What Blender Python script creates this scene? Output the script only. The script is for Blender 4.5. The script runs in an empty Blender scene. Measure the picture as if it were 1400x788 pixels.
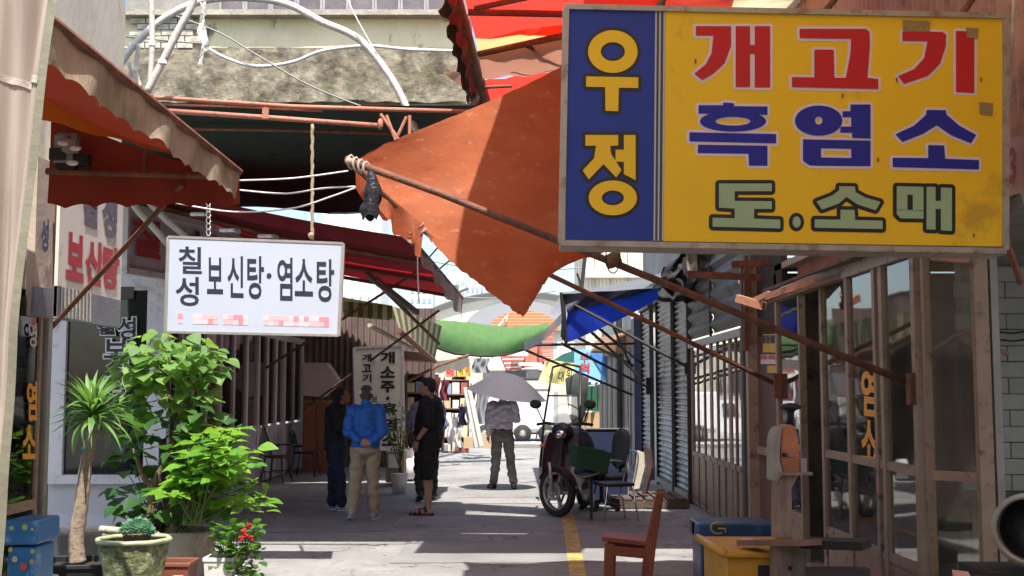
import bpy, bmesh, math, random
from mathutils import Vector, Matrix, noise
V = Vector; R = math.radians; PI = math.pi
random.seed(7)
SC = bpy.context.scene
COL = SC.collection

# ------------------------------------------------------------------ camera
PITCH = math.atan(141/1600); CAMZ = 1.62
cam = bpy.data.cameras.new('camera'); cam.sensor_width = 36; cam.lens = 36*1600/1400
cam.clip_start = 0.1; cam.clip_end = 3000
camo = bpy.data.objects.new('camera', cam); COL.objects.link(camo)
camo.location = (0, 0, CAMZ); camo.rotation_euler = (PI/2 + PITCH, 0, 0)
SC.camera = camo

# ------------------------------------------------------------------ sky and sun
ELEV = R(64); LX, LY = -0.20, 0.98
n_ = math.hypot(LX, LY); LX /= n_; LY /= n_
w = bpy.data.worlds.new('World'); SC.world = w; w.use_nodes = True
nt = w.node_tree; bg = nt.nodes['Background']
sk = nt.nodes.new('ShaderNodeTexSky'); sk.sky_type = 'NISHITA'; sk.sun_disc = False
sk.sun_elevation = ELEV; sk.sun_rotation = math.atan2(-LX, -LY); sk.air_density = 1.0; sk.dust_density = 2.2; sk.ozone_density = 1.0
nt.links.new(sk.outputs[0], bg.inputs[0]); bg.inputs[1].default_value = 0.15
sl = bpy.data.lights.new('sun', 'SUN'); sl.energy = 5.0; sl.angle = R(0.53); sl.color = (1.0, 0.95, 0.87)
so = bpy.data.objects.new('sun', sl); COL.objects.link(so)
ld = V((LX*math.cos(ELEV), LY*math.cos(ELEV), -math.sin(ELEV)))
so.rotation_euler = ld.to_track_quat('-Z', 'Y').to_euler(); so.location = (3, -6, 20)
SC.view_settings.view_transform = 'Standard'; SC.view_settings.look = 'None'
SC.view_settings.exposure = 0.95; SC.view_settings.gamma = 1.0
SC.cycles.max_bounces = 8; SC.cycles.transparent_max_bounces = 16; SC.cycles.use_denoising = True

# ------------------------------------------------------------------ photo geometry
def ray(px, py):
    a = (px-700)/1600; b = (394-py)/1600
    return V((a, math.cos(PITCH) - b*math.sin(PITCH), math.sin(PITCH) + b*math.cos(PITCH)))
def P(px, py, Y):
    d = ray(px, py); t = Y/d.y
    return V((d.x*t, Y, CAMZ + d.z*t))
def W(px, py, X):
    d = ray(px, py); t = X/d.x
    return V((X, d.y*t, CAMZ + d.z*t))
def G(px, py, z=0.0):
    d = ray(px, py); t = (z-CAMZ)/d.z
    return V((d.x*t, d.y*t, z))

# ------------------------------------------------------------------ mesh builder
class MB:
    def __init__(s): s.v = []; s.f = []
    def add(s, vs, fs):
        o = len(s.v); s.v += [tuple(p) for p in vs]; s.f += [tuple(i+o for i in f) for f in fs]; return s
    def box(s, c, d, rz=0.0, M=None):
        x, y, z = d[0]/2, d[1]/2, d[2]/2
        m = M if M is not None else Matrix.Rotation(rz, 3, 'Z')
        c = V(c)
        vs = [c + m @ V((a*x, b*y, e*z)) for a in (-1, 1) for b in (-1, 1) for e in (-1, 1)]
        return s.add(vs, [(0,1,3,2), (4,6,7,5), (0,4,5,1), (2,3,7,6), (0,2,6,4), (1,5,7,3)])
    def bar(s, p, q, w, h=None, up=(0,0,1)):
        p = V(p); q = V(q); h = h or w; d = (q-p); L = d.length; d.normalize()
        u = V(up)
        if abs(d.dot(u)) > .98: u = V((0,1,0))
        a = d.cross(u).normalized(); b = a.cross(d).normalized()
        m = Matrix((a, d, b)).transposed()
        return s.box((p+q)/2, (w, L, h), M=m)
    def tube(s, pts, r, n=8, cap=True):
        pts = [V(p) for p in pts]; k = len(pts)
        rr = r if isinstance(r, (list, tuple)) else [r]*k
        vs = []; a0 = None
        for i, p in enumerate(pts):
            d = (pts[min(i+1, k-1)] - pts[max(i-1, 0)])
            if d.length < 1e-9: d = V((0,0,1))
            d.normalize()
            if a0 is None:
                u = V((0,0,1)) if abs(d.z) < .9 else V((1,0,0))
                a = d.cross(u).normalized()
            else:
                a = (a0 - d*a0.dot(d)).normalized()
            a0 = a; b = d.cross(a)
            for j in range(n):
                t = 2*PI*j/n; vs.append(p + (a*math.cos(t) + b*math.sin(t))*rr[i])
        fs = [(i*n+j, i*n+(j+1)%n, (i+1)*n+(j+1)%n, (i+1)*n+j) for i in range(k-1) for j in range(n)]
        if cap: fs += [tuple(range(n))[::-1], tuple(range((k-1)*n, k*n))]
        return s.add(vs, fs)
    def cap(s, p, q, r1, r2=None, n=10, sx=1.0, ax=None):
        p = V(p); q = V(q); r2 = r1 if r2 is None else r2
        d = q-p
        if d.length < 1e-6: d = V((0,0,1e-4))
        d.normalize()
        ax = V(ax) if ax is not None else (V((1,0,0)) if abs(d.x) < .9 else V((0,1,0)))
        a = (ax - d*ax.dot(d)).normalized(); b = d.cross(a)
        rings = []
        for t in (80, 55, 28): rings.append((p - d*r1*math.sin(R(t)), r1*math.cos(R(t))))
        rings += [(p, r1), (q, r2)]
        for t in (28, 55, 80): rings.append((q + d*r2*math.sin(R(t)), r2*math.cos(R(t))))
        vs = []
        for c, r in rings:
            for j in range(n):
                t = 2*PI*j/n; vs.append(c + a*math.cos(t)*r*sx + b*math.sin(t)*r)
        k = len(rings)
        fs = [(i*n+j, i*n+(j+1)%n, (i+1)*n+(j+1)%n, (i+1)*n+j) for i in range(k-1) for j in range(n)]
        fs += [tuple(range(n))[::-1], tuple(range((k-1)*n, k*n))]
        return s.add(vs, fs)
    def loft(s, rings, n=16):
        """rings: (cx,cy,cz,rx,ry) stacked sections, closed"""
        vs = []
        for cx, cy, cz, rx, ry in rings:
            for j in range(n):
                t = 2*PI*j/n; vs.append((cx+rx*math.cos(t), cy+ry*math.sin(t), cz))
        k = len(rings)
        fs = [(i*n+j, i*n+(j+1)%n, (i+1)*n+(j+1)%n, (i+1)*n+j) for i in range(k-1) for j in range(n)]
        fs += [tuple(range(n))[::-1], tuple(range((k-1)*n, k*n))]
        return s.add(vs, fs)
    def ball(s, c, r, nu=12, nv=8, M=None):
        c = V(c); r = (r, r, r) if isinstance(r, (int, float)) else r
        vs = []
        for i in range(1, nv):
            ph = PI*i/nv
            for j in range(nu):
                t = 2*PI*j/nu
                q = V((r[0]*math.sin(ph)*math.cos(t), r[1]*math.sin(ph)*math.sin(t), r[2]*math.cos(ph)))
                vs.append(c + (M @ q if M is not None else q))
        fs = [((i)*nu+j, (i+1)*nu+j, (i+1)*nu+(j+1)%nu, i*nu+(j+1)%nu) for i in range(nv-2) for j in range(nu)]
        t0, t1 = V((0,0,r[2])), V((0,0,-r[2]))
        if M is not None: t0 = M @ t0; t1 = M @ t1
        vs += [c+t0, c+t1]; N = len(vs)
        fs += [(N-2, j, (j+1)%nu) for j in range(nu)] + [(N-1, (nv-2)*nu+(j+1)%nu, (nv-2)*nu+j) for j in range(nu)]
        return s.add(vs, fs)
    def lathe(s, prof, c=(0,0,0), n=24, M=None):
        c = V(c); vs = []
        for r, z in prof:
            for j in range(n):
                t = 2*PI*j/n; q = V((r*math.cos(t), r*math.sin(t), z))
                vs.append(c + (M @ q if M is not None else q))
        k = len(prof)
        return s.add(vs, [(i*n+j, i*n+(j+1)%n, (i+1)*n+(j+1)%n, (i+1)*n+j) for i in range(k-1) for j in range(n)])
    def extr(s, pts, vec):
        pts = [V(p) for p in pts]; vec = V(vec); n = len(pts)
        vs = pts + [p+vec for p in pts]
        fs = [tuple(range(n))[::-1], tuple(range(n, 2*n))] + [(i, (i+1)%n, (i+1)%n+n, i+n) for i in range(n)]
        return s.add(vs, fs)
    def sheet(s, fn, nu, nv):
        vs = [fn(i/nu, j/nv) for j in range(nv+1) for i in range(nu+1)]
        return s.add(vs, [(j*(nu+1)+i, j*(nu+1)+i+1, (j+1)*(nu+1)+i+1, (j+1)*(nu+1)+i) for j in range(nv) for i in range(nu)])
    def quad(s, a, b, c, d): return s.add([a, b, c, d], [(0,1,2,3)])
    def slab(s, a, b, c, d, t):
        a, b, c, d = map(V, (a, b, c, d)); n = (b-a).cross(d-a).normalized()*t
        return s.extr([a, b, c, d], n)
    def corr(s, o, u, vv, waves, amp, nrm, steps=6, rows=1, sharp=True):
        """corrugated panel: waves run along u, ribs along vv"""
        o = V(o); u = V(u); vv = V(vv); nrm = V(nrm).normalized(); N = waves*steps
        vs = []
        for j in range(rows+1):
            for i in range(N+1):
                t = (i % steps)/steps
                h = (0, 0, .5, 1, 1, .5)[i % 6] if (sharp and steps == 6) else .5-.5*math.cos(2*PI*t)
                vs.append(o + u*(i/N) + vv*(j/rows) + nrm*amp*h)
        return s.add(vs, [(j*(N+1)+i, j*(N+1)+i+1, (j+1)*(N+1)+i+1, (j+1)*(N+1)+i) for j in range(rows) for i in range(N)])

def off(o):
    while o is not None:
        if o.type == 'EMPTY': return V(o.get('_o', (0,0,0)))
        o = o.parent
    return V((0,0,0))
def mk(name, mb, mat, parent=None, smooth=False, label=None, kind=None, center=False):
    me = bpy.data.meshes.new(name)
    o0 = off(parent) if parent is not None else V((0,0,0))
    vs = [V(p)-o0 for p in mb.v]
    me.from_pydata(vs, [], mb.f); me.materials.append(mat)
    if smooth: me.polygons.foreach_set('use_smooth', [True]*len(me.polygons))
    me.update()
    o = bpy.data.objects.new(name, me); COL.objects.link(o)
    if parent is not None: o.parent = parent
    if label: o['label'] = label
    if kind: o['kind'] = kind
    return o
def tag(o, label, cat, group=None):
    o['label'] = label; o['category'] = cat
    if group: o['group'] = group
    return o
def T(name, label, cat, loc=(0,0,0), group=None, rz=0.0):
    o = bpy.data.objects.new(name, None); COL.objects.link(o); o.location = loc; o.rotation_euler = (0,0,rz)
    o['_o'] = tuple(loc); o.empty_display_size = .1
    return tag(o, label, cat, group)
def TL(name, label, cat, loc=(0,0,0), group=None, rz=0.0):
    """thing whose parts are given in local coordinates"""
    o = T(name, label, cat, loc, group, rz); o['_o'] = (0.,0.,0.); return o
def S(name, mb, mat, **k):
    o = mk(name, mb, mat, **k); o['kind'] = 'structure'; return o
def dup(root, loc=None, rz=None, label=None, group=None):
    def cp(o, par):
        c = o.copy(); COL.objects.link(c); c.parent = par
        for ch in list(o.children): cp(ch, c)
        return c
    c = cp(root, None)
    if loc is not None: c.location = loc
    if rz is not None: c.rotation_euler = (0,0,rz)
    if label: c['label'] = label
    if group: c['group'] = group
    return c
def bevel(o, w=.004, seg=2):
    m = o.modifiers.new('b', 'BEVEL'); m.width = w; m.segments = seg; m.limit_method = 'ANGLE'; m.angle_limit = R(40); return o

# ------------------------------------------------------------------ materials
MATS = {}
def M(name, c, rough=.7, var=.25, sc=6., bump=.15, bsc=None, metal=0., trans=0., dirt=None, rnd=0., stretch=(1,1,1), spec=.5, emit=0, alpha=1., tcol=None, wave=None, crack=None):
    """procedural surface: base colour with two scales of noise, fine bump, optional second colour in patches (dirt=(col, amount, scale))"""
    if name in MATS: return MATS[name]
    m = bpy.data.materials.new(name); m.use_nodes = True; MATS[name] = m
    t = m.node_tree; N = t.nodes; L = t.links; bs = N['Principled BSDF']; out = N['Material Output']
    tc = N.new('ShaderNodeTexCoord'); mp = N.new('ShaderNodeMapping'); mp.inputs['Scale'].default_value = stretch
    L.new(tc.outputs['Object'], mp.inputs[0])
    def nz(scale, detail=5, rough_=.6):
        n = N.new('ShaderNodeTexNoise'); n.inputs['Scale'].default_value = scale; n.inputs['Detail'].default_value = detail
        n.inputs['Roughness'].default_value = rough_; L.new(mp.outputs[0], n.inputs['Vector']); return n
    def ramp(src, a, b, ca=(0,0,0,1), cb=(1,1,1,1)):
        r = N.new('ShaderNodeValToRGB'); r.color_ramp.elements[0].position = a; r.color_ramp.elements[1].position = b
        r.color_ramp.elements[0].color = ca; r.color_ramp.elements[1].color = cb; L.new(src, r.inputs[0]); return r
    def mix(f, a, b, bt='MIX'):
        x = N.new('ShaderNodeMix'); x.data_type = 'RGBA'; x.blend_type = bt
        if isinstance(f, (int, float)): x.inputs[0].default_value = f
        else: L.new(f, x.inputs[0])
        for k, q in ((6, a), (7, b)):
            if isinstance(q, tuple): x.inputs[k].default_value = q if len(q) == 4 else (*q, 1)
            else: L.new(q, x.inputs[k])
        return x.outputs[2]
    n1 = nz(sc); r1 = ramp(n1.outputs[0], .3, .7)
    lo = tuple(x*(1-var) for x in c); hi = tuple(min(1, x*(1+var*.8)) for x in c)
    col = mix(r1.outputs[0], lo, hi)
    if wave:
        wc, wsc, wdir = wave[:3]
        wv = N.new('ShaderNodeTexWave'); wv.bands_direction = wdir; wv.inputs['Scale'].default_value = wsc; wv.inputs['Distortion'].default_value = wave[3] if len(wave) > 3 else 0
        L.new(tc.outputs['Object'], wv.inputs['Vector']); rw = ramp(wv.outputs[0], .48, .52)
        col = mix(rw.outputs[0], col, wc)
    if dirt:
        dl = dirt if isinstance(dirt, list) else [dirt]
        for dc, am, ds in dl:
            n2 = nz(ds, 8, .68); r2 = ramp(n2.outputs[0], .62-am*.35, .70-am*.15)
            col = mix(r2.outputs[0], col, dc)
    if crack:
        cs, cc_ = crack; vo = N.new('ShaderNodeTexVoronoi'); vo.feature = 'DISTANCE_TO_EDGE'; vo.inputs['Scale'].default_value = cs
        wn = N.new('ShaderNodeTexNoise'); wn.inputs['Scale'].default_value = 2.2; wn.inputs['Detail'].default_value = 6; L.new(tc.outputs['Object'], wn.inputs['Vector'])
        wa = N.new('ShaderNodeVectorMath'); wa.operation = 'ADD'; L.new(tc.outputs['Object'], wa.inputs[0]); L.new(wn.outputs[1], wa.inputs[1]); L.new(wa.outputs[0], vo.inputs['Vector'])
        rc_ = ramp(vo.outputs[0], .004, .012); rm = ramp(n1.outputs[0], .46, .56); inv = N.new('ShaderNodeMath'); inv.operation = 'MAXIMUM'
        L.new(rc_.outputs[0], inv.inputs[0]); L.new(rm.outputs[0], inv.inputs[1]); col = mix(inv.outputs[0], cc_, col)
    if rnd:
        oi = N.new('ShaderNodeObjectInfo'); hs = N.new('ShaderNodeHueSaturation')
        a = N.new('ShaderNodeMapRange'); a.inputs[3].default_value = 1-rnd; a.inputs[4].default_value = 1+rnd
        L.new(oi.outputs['Random'], a.inputs[0]); L.new(a.outputs[0], hs.inputs['Value'])
        h2 = N.new('ShaderNodeMapRange'); h2.inputs[3].default_value = .5+rnd*.07; h2.inputs[4].default_value = .5-rnd*.07
        L.new(oi.outputs['Random'], h2.inputs[0]); L.new(h2.outputs[0], hs.inputs['Hue'])
        L.new(col, hs.inputs['Color']); col = hs.outputs[0]
    L.new(col, bs.inputs['Base Color'])
    bs.inputs['Metallic'].default_value = metal; bs.inputs['Specular IOR Level'].default_value = spec
    n3 = nz((bsc or sc*6), 6)
    rr = N.new('ShaderNodeMapRange'); rr.inputs[3].default_value = max(.03, rough-.12); rr.inputs[4].default_value = min(1, rough+.12)
    L.new(n1.outputs[0], rr.inputs[0]); L.new(rr.outputs[0], bs.inputs['Roughness'])
    if bump:
        b = N.new('ShaderNodeBump'); b.inputs['Strength'].default_value = min(1, bump*2); b.inputs['Distance'].default_value = .02
        L.new(n3.outputs[0], b.inputs['Height']); L.new(b.outputs[0], bs.inputs['Normal'])
    if emit:
        L.new(col, bs.inputs['Emission Color']); bs.inputs['Emission Strength'].default_value = emit
    sh = bs.outputs[0]
    if trans:
        tr = N.new('ShaderNodeBsdfTranslucent'); mx = N.new('ShaderNodeMixShader'); mx.inputs[0].default_value = trans
        if tcol: tr.inputs[0].default_value = (*tcol, 1)
        else: L.new(col, tr.inputs[0])
        L.new(sh, mx.inputs[1]); L.new(tr.outputs[0], mx.inputs[2]); sh = mx.outputs[0]
    if alpha < 1:
        tp = N.new('ShaderNodeBsdfTransparent'); mx = N.new('ShaderNodeMixShader'); mx.inputs[0].default_value = alpha
        L.new(tp.outputs[0], mx.inputs[1]); L.new(sh, mx.inputs[2]); sh = mx.outputs[0]
    L.new(sh, out.inputs['Surface'])
    return m
def glass(name, tint=(.75,.8,.78), base=.06, dust=.05, ior=1.5):
    m = bpy.data.materials.new(name); m.use_nodes = True; t = m.node_tree; N = t.nodes; L = t.links
    N.remove(N['Principled BSDF']); out = N['Material Output']
    tp = N.new('ShaderNodeBsdfTransparent'); tp.inputs[0].default_value = (*tint, 1)
    gl = N.new('ShaderNodeBsdfGlossy'); gl.inputs['Roughness'].default_value = .03
    fr = N.new('ShaderNodeFresnel'); fr.inputs[0].default_value = ior
    ns = N.new('ShaderNodeTexNoise'); ns.inputs['Scale'].default_value = 1.3; bp = N.new('ShaderNodeBump'); bp.inputs['Strength'].default_value = .12; bp.inputs['Distance'].default_value = .02
    tc = N.new('ShaderNodeTexCoord'); L.new(tc.outputs['Object'], ns.inputs['Vector']); L.new(ns.outputs[0], bp.inputs['Height']); L.new(bp.outputs[0], gl.inputs['Normal'])
    ad = N.new('ShaderNodeMath'); ad.operation = 'ADD'; ad.inputs[1].default_value = base; ad.use_clamp = True; L.new(fr.outputs[0], ad.inputs[0])
    mx = N.new('ShaderNodeMixShader'); L.new(ad.outputs[0], mx.inputs[0]); L.new(tp.outputs[0], mx.inputs[1]); L.new(gl.outputs[0], mx.inputs[2])
    df = N.new('ShaderNodeBsdfDiffuse'); df.inputs[0].default_value = (.5,.48,.44,1)
    n2 = N.new('ShaderNodeTexNoise'); n2.inputs['Scale'].default_value = 4; n2.inputs['Detail'].default_value = 6; L.new(tc.outputs['Object'], n2.inputs['Vector'])
    mr = N.new('ShaderNodeMapRange'); mr.inputs[1].default_value = .3; mr.inputs[2].default_value = .8; mr.inputs[3].default_value = dust*.4; mr.inputs[4].default_value = dust*2; L.new(n2.outputs[0], mr.inputs[0])
    m2 = N.new('ShaderNodeMixShader'); L.new(mr.outputs[0], m2.inputs[0]); L.new(mx.outputs[0], m2.inputs[1]); L.new(df.outputs[0], m2.inputs[2])
    L.new(m2.outputs[0], out.inputs['Surface']); return m
GLASS = glass('glass', base=.13, dust=.04); GLASSD = glass('glass_dark', (.35,.38,.38), .02, .008); GLASSC = glass('glass_far', (.5,.55,.55), .25, .1)

M_steel = M('rusty_steel', (.16,.065,.04), .75, .35, 9, .2, dirt=((.26,.10,.05), .4, 7), stretch=(1,1,1))
M_oranges = M('primer_steel', (.42,.17,.11), .65, .2, 6, .15, dirt=((.2,.09,.06), .3, 12))
M_alu = M('aluminium', (.42,.40,.37), .42, .12, 5, .05, metal=.6)
M_alud = M('aluminium_brown', (.36,.26,.19), .5, .15, 5, .08, metal=.25, dirt=((.14,.1,.08), .2, 9))
M_white = M('white_paint', (.74,.74,.73), .5, .06, 4, .04, dirt=((.5,.48,.44), .15, 6))
M_black = M('black_plastic', (.018,.018,.02), .45, .3, 8, .1)
M_dark = M('dark_interior', (.035,.032,.03), .9, .4, 2, .05)
M_chrome = M('chrome', (.75,.75,.76), .2, .05, 5, .0, metal=1)
M_rubber = M('rubber', (.02,.02,.02), .75, .2, 20, .2)

# ------------------------------------------------------------------ lettering
def glyphs(text, bold=.0, res=3):
    c = bpy.data.curves.new('t', 'FONT'); c.body = text; c.resolution_u = res; c.offset = bold; c.align_x = 'LEFT'
    o = bpy.data.objects.new('t', c); COL.objects.link(o)
    dg = bpy.context.evaluated_depsgraph_get(); me = bpy.data.meshes.new_from_object(o.evaluated_get(dg))
    vs = [v.co.copy() for v in me.vertices]; fs = [tuple(p.vertices) for p in me.polygons]
    bpy.data.objects.remove(o); bpy.data.curves.remove(c); bpy.data.meshes.remove(me)
    return vs, fs
def letters(mb, text, TLc, TRc, BRc, BLc, bold=.0, lift=V((0,-.002,0)), box=None):
    """fit the glyphs of text into a quad given by its 4 corners"""
    vs, fs = glyphs(text, bold)
    if not vs: return mb
    x0, x1, y0, y1 = min(v.x for v in vs), max(v.x for v in vs), min(v.y for v in vs), max(v.y for v in vs)
    a, b, c, d = map(V, (TLc, TRc, BRc, BLc)); out = []
    for v in vs:
        s = (v.x-x0)/(x1-x0+1e-9); t = (v.y-y0)/(y1-y0+1e-9)
        out.append((d*(1-s)+c*s)*(1-t) + (a*(1-s)+b*s)*t + lift)
    return mb.add(out, fs)
def ltr_px(mb, text, x0, y0, x1, y1, Y, bold=.03, lift=V((0,-.004,0))):
    return letters(mb, text, P(x0,y0,Y), P(x1,y0,Y), P(x1,y1,Y), P(x0,y1,Y), bold, lift)

def tri_poly(pts):
    from mathutils.geometry import tessellate_polygon
    return tessellate_polygon([[V((p[0], p[1], 0)) for p in pts]])
# ================================================================== GROUND
M_ground = M('ground', (.20,.19,.175), .9, .2, .6, .2, bsc=30)
M_asph = M('asphalt', (.235,.23,.225), .82, .22, .9, .3, bsc=60, dirt=[((.31,.30,.29), .35, 1.6), ((.15,.146,.138), .12, 3.2), ((.13,.125,.12), .02, 9)], crack=(.8,(.07,.068,.065)))
M_conc = M('concrete_paving', (.24,.23,.21), .85, .2, 1.2, .2, bsc=40, dirt=((.1,.095,.085), .35, 2.2))
g = MB().quad((-1500,-20,0),(1500,-20,0),(1500,2500,0),(-1500,2500,0)); S('ground', g, M_ground)
# the alley's asphalt, with patched sheets whose joints show
rd = MB()
ys = [1.0]; y = 1.0
while y < 34: y += .5; ys.append(y)
rd.sheet(lambda u, v: V((-4.4+u*6.9, 1+v*33, .004+.003*noise.noise(V((u*5, v*20, 3))))), 14, 66)
S('alley_road', rd, M_asph)
pt = MB()
for (x0,x1,y0,y1) in [(-1.15,1.1,11.2,12.9), (-.9,1.6,18.0,19.3), (-2.9,-1.4,13.6,17.6)]:
    pt.quad((x0,y0,.0085),(x1,y0+.1,.0085),(x1-.1,y1,.0085),(x0+.05,y1-.05,.0085))
S('road_patch', pt, M('asphalt_patch', (.225,.225,.22), .8, .2, 1.5, .3, bsc=70))
S('cross_street', MB().quad((-40,34,.006),(40,34,.006),(40,46,.006),(-40,46,.006)), M('street_concrete', (.40,.39,.37), .8, .15, .8, .15))
ml = MB()
ml.quad(G(779,788,.0125), G(802,788,.0125), G(788,719,.0125), G(770,719,.0125)); ml.quad(G(770,718.8,.0125), G(788,718.8,.0125), G(781.5,694,.0125), G(766.5,694,.0125))
S('yellow_line', ml, M('yellow_paint', (.55,.36,.09), .7, .2, 6, .25, bsc=40, dirt=((.16,.145,.12), .42, 9)))
# far kerb strip and drain at the crossing street
S('kerb', MB().box((-1,33.8,.05),(6.6,.3,.12)), M_conc)
if 0: mh = T('manhole_cover', 'small round iron manhole cover in the alley asphalt', 'manhole cover', (-.6,13.0,0))
if 0: mk('cover', MB().lathe([(0,.03),(.22,.03),(.23,.02)], (-.6,13.0,0), 28), M('iron', (.07,.065,.06), .6, .2, 10, .3), mh)

lit = MB(); rl = random.Random(77)
for k in range(90):
    x, y = rl.uniform(-3.2,2.3), rl.uniform(10.2,24); a = rl.uniform(0,6.3); s_ = rl.uniform(.008,.03)
    if abs(x) < 1.2 and rl.random() < .6: continue
    lit.quad(*[V((x+s_*math.cos(a+q), y+s_*.7*math.sin(a+q), .014+.008*rl.random())) for q in (0,1.4,3.1,4.6)])
mk('litter', lit, M('litter_scraps', (.42,.36,.26), .9, .4, 1.5, 0), kind='stuff')
# the alley goes on behind the viewer
for (x0,x1,y0,y1,h,c_,lab) in ((3.0,7.5,-22,2.8,6.0,(.28,.22,.18),'plain brown building row on the right behind the viewer'),(-8.5,-3.4,-22,2.2,6.4,(.30,.28,.24),'plain grey building row on the left behind the viewer'),(-9,9,-34,-30,7.5,(.34,.31,.27),'building closing the alley far behind the viewer')):
    t = T('building', lab, 'building', ((x0+x1)/2,(y0+y1)/2,0))
    mk('wall', MB().box(((x0+x1)/2,(y0+y1)/2,h/2),(x1-x0,y1-y0,h)), M('rear_wall%d'%int(h*10), c_, .85, .2, 1), t)
    xx = x0 if x0 > 0 else x1
    for k in range(7): mk('shutter', MB().box((xx if y1 > -10 else -7+k*2.2, (y0+2+k*3.1) if y1 > -10 else y1, 1.3),(.08,2.3,2.5) if y1 > -10 else (1.8,.08,2.5)), M('rear_shutter', (.20,.20,.21), .5, .2, 2), t)
# ================================================================== RIGHT SIDE BUILDINGS
RX = 2.6
def post(parent, x, y, z0, z1, w=.07, d=.06, mat=None, name='post'):
    return mk(name, MB().box((x, y, (z0+z1)/2), (d, w, z1-z0)), mat or M_alud, parent)
def pane(parent, a, b, z0, z1, mat=None, name='pane', t=.006):
    a = V(a); b = V(b); n = (b-a).cross(V((0,0,1))).normalized()*t
    q = [V((a.x,a.y,z0)), V((b.x,b.y,z0)), V((b.x,b.y,z1)), V((a.x,a.y,z1))]
    return mk(name, MB().extr(q, n), mat or GLASS, parent)
def rail(parent, a, b, z, h=.06, d=.05, mat=None, name='rail'):
    a = V(a); b = V(b); return mk(name, MB().bar((a.x,a.y,z),(b.x,b.y,z), d, h), mat or M_alud, parent)

# --- near shop on the right (glazed front under salmon cladding)
ns = T('corner_shop', 'near right-hand shop with a brown-framed glass front under salmon corrugated cladding', 'shop', (2.6,9,0))
M_salmon = M('salmon_cladding', (.50,.20,.125), .6, .15, 3, .06, dirt=((.3,.13,.09), .25, 5))
M_salmon2 = M('faded_pink_cladding', (.52,.27,.20), .65, .2, 3, .06, dirt=((.3,.17,.14), .35, 5))
for (y0, y1, z0, z1) in [(3.0,6.2,2.75,6.2),(6.2,8.6,2.70,6.2),(8.6,11.3,2.62,6.2)]:
    c = MB().corr((2.78,y0,z0),(0,y1-y0-.01,0),(0,0,z1-z0),int((y1-y0)/.11),.022,(-1,0,0)); mk('cladding', c, M_salmon if y0 > 6.3 else M_salmon2, ns)
c = MB().corr((2.77,11.32,3.0),(0,1.1,0),(0,0,3.2),10,.02,(-1,0,0)); mk('cladding', c, M_salmon, ns)
ysr = [11.4, 10.5, 9.75, 9.0, 8.16, 7.5]
tops = 2.50
for i, y in enumerate(ysr): post(ns, RX, y, .12, tops, .075 if i not in (1,) else .05)
post(ns, RX-.005, 8.30, .12, tops, .06)
rail(ns, (RX,11.5,0), (RX,7.44,0), tops+.035, .09, .09, name='header')
mk('eave_board', MB().box((RX-.03,9.4,2.60),(.20,4.2,.03)), M('weathered_board', (.13,.09,.075), .85, .35, 6, .2), ns)
for i in range(5):
    a, b = ysr[i]-.045, ysr[i+1]+.045
    if i == 1: continue                       # open doorway
    pane(ns, (RX,a,0), (RX,b,0), .52, 1.08); pane(ns, (RX,a,0), (RX,b,0), 1.14, tops)
    rail(ns, (RX,a,0), (RX,b,0), 1.11); rail(ns, (RX,a,0), (RX,b,0), .49)
    mk('kick_panel', MB().box((RX,(a+b)/2,.29),(.03,a-b,.34)), M_alud, ns)
mk('threshold', MB().box((RX+.02,9.45,.06),(.2,4.2,.12)), M_conc, ns)
# angled bay at the near end
A, B = V((2.62,7.38,0)), V((2.83,7.03,0))
A2, B2 = V((2.63,7.33,0)), V((2.98,7.09,0))
p1, p2 = V((2.625,7.36,0)), V((2.86,7.12,0))
mk('post', MB().box((2.615,7.37,1.3),(.05,.05,2.5)), M_alud, ns)
mk('post', MB().box((2.845,7.10,1.32),(.085,.06,2.6)), M_alud, ns)
mk('post', MB().box((2.935,7.12,1.32),(.045,.05,2.6)), M_alu, ns)
for z0, z1 in ((.35,1.07),(1.13,2.62)): pane(ns, p1, p2, z0, z1)
for z in (.32, 1.10): rail(ns, p1, p2, z)
mk('kick_panel', MB().bar(p1+V((0,0,.2)), p2+V((0,0,.2)), .03, .2), M_alud, ns)
rail(ns, p1, p2, 2.65, .08, .08, name='header')
pane(ns, (2.89,7.11,0), (2.915,7.12,0), .3, 2.6)
# the room behind
M_wallin = M('shop_wall', (.20,.165,.13), .85, .25, 1.5, .05, dirt=((.09,.075,.06), .3, 3))
room = MB().box((5.2,9.2,1.4),(.1,5.0,2.8)); mk('back_wall', room, M_wallin, ns)
mk('side_wall', MB().box((3.95,11.75,1.4),(2.6,.1,2.8)), M_wallin, ns)
mk('ceiling', MB().box((3.95,9.4,2.85),(2.6,4.7,.06)), M('shop_ceiling', (.36,.33,.29), .8, .1, 1, .02), ns)
mk('floor_slab', MB().box((3.95,9.4,.05),(2.6,4.7,.1)), M_conc, ns)
M_tube = M('fluorescent_tube', (1,.97,.9), .5, 0, 1, 0, emit=5)
for k,(x, y, L) in enumerate([(3.1,9.0,.9),(3.35,8.1,.7),(3.0,10.4,.7)]):
    l = T('ceiling_lamp', ['lit fluorescent lamp on the ceiling behind the lettered pane','lit fluorescent lamp nearest the street corner inside the glass shop','lit fluorescent lamp deepest inside the glass shop'][k], 'lamp', (x,y,2.8), 'lit ceiling lamps in the glass shop')
    mk('housing', MB().box((x,y,2.79),(.12,L,.05)), M_white, l); mk('tube', MB().tube([(x,y-L/2+.03,2.745),(x,y+L/2-.03,2.745)], .018, 8), M_tube, l)
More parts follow.
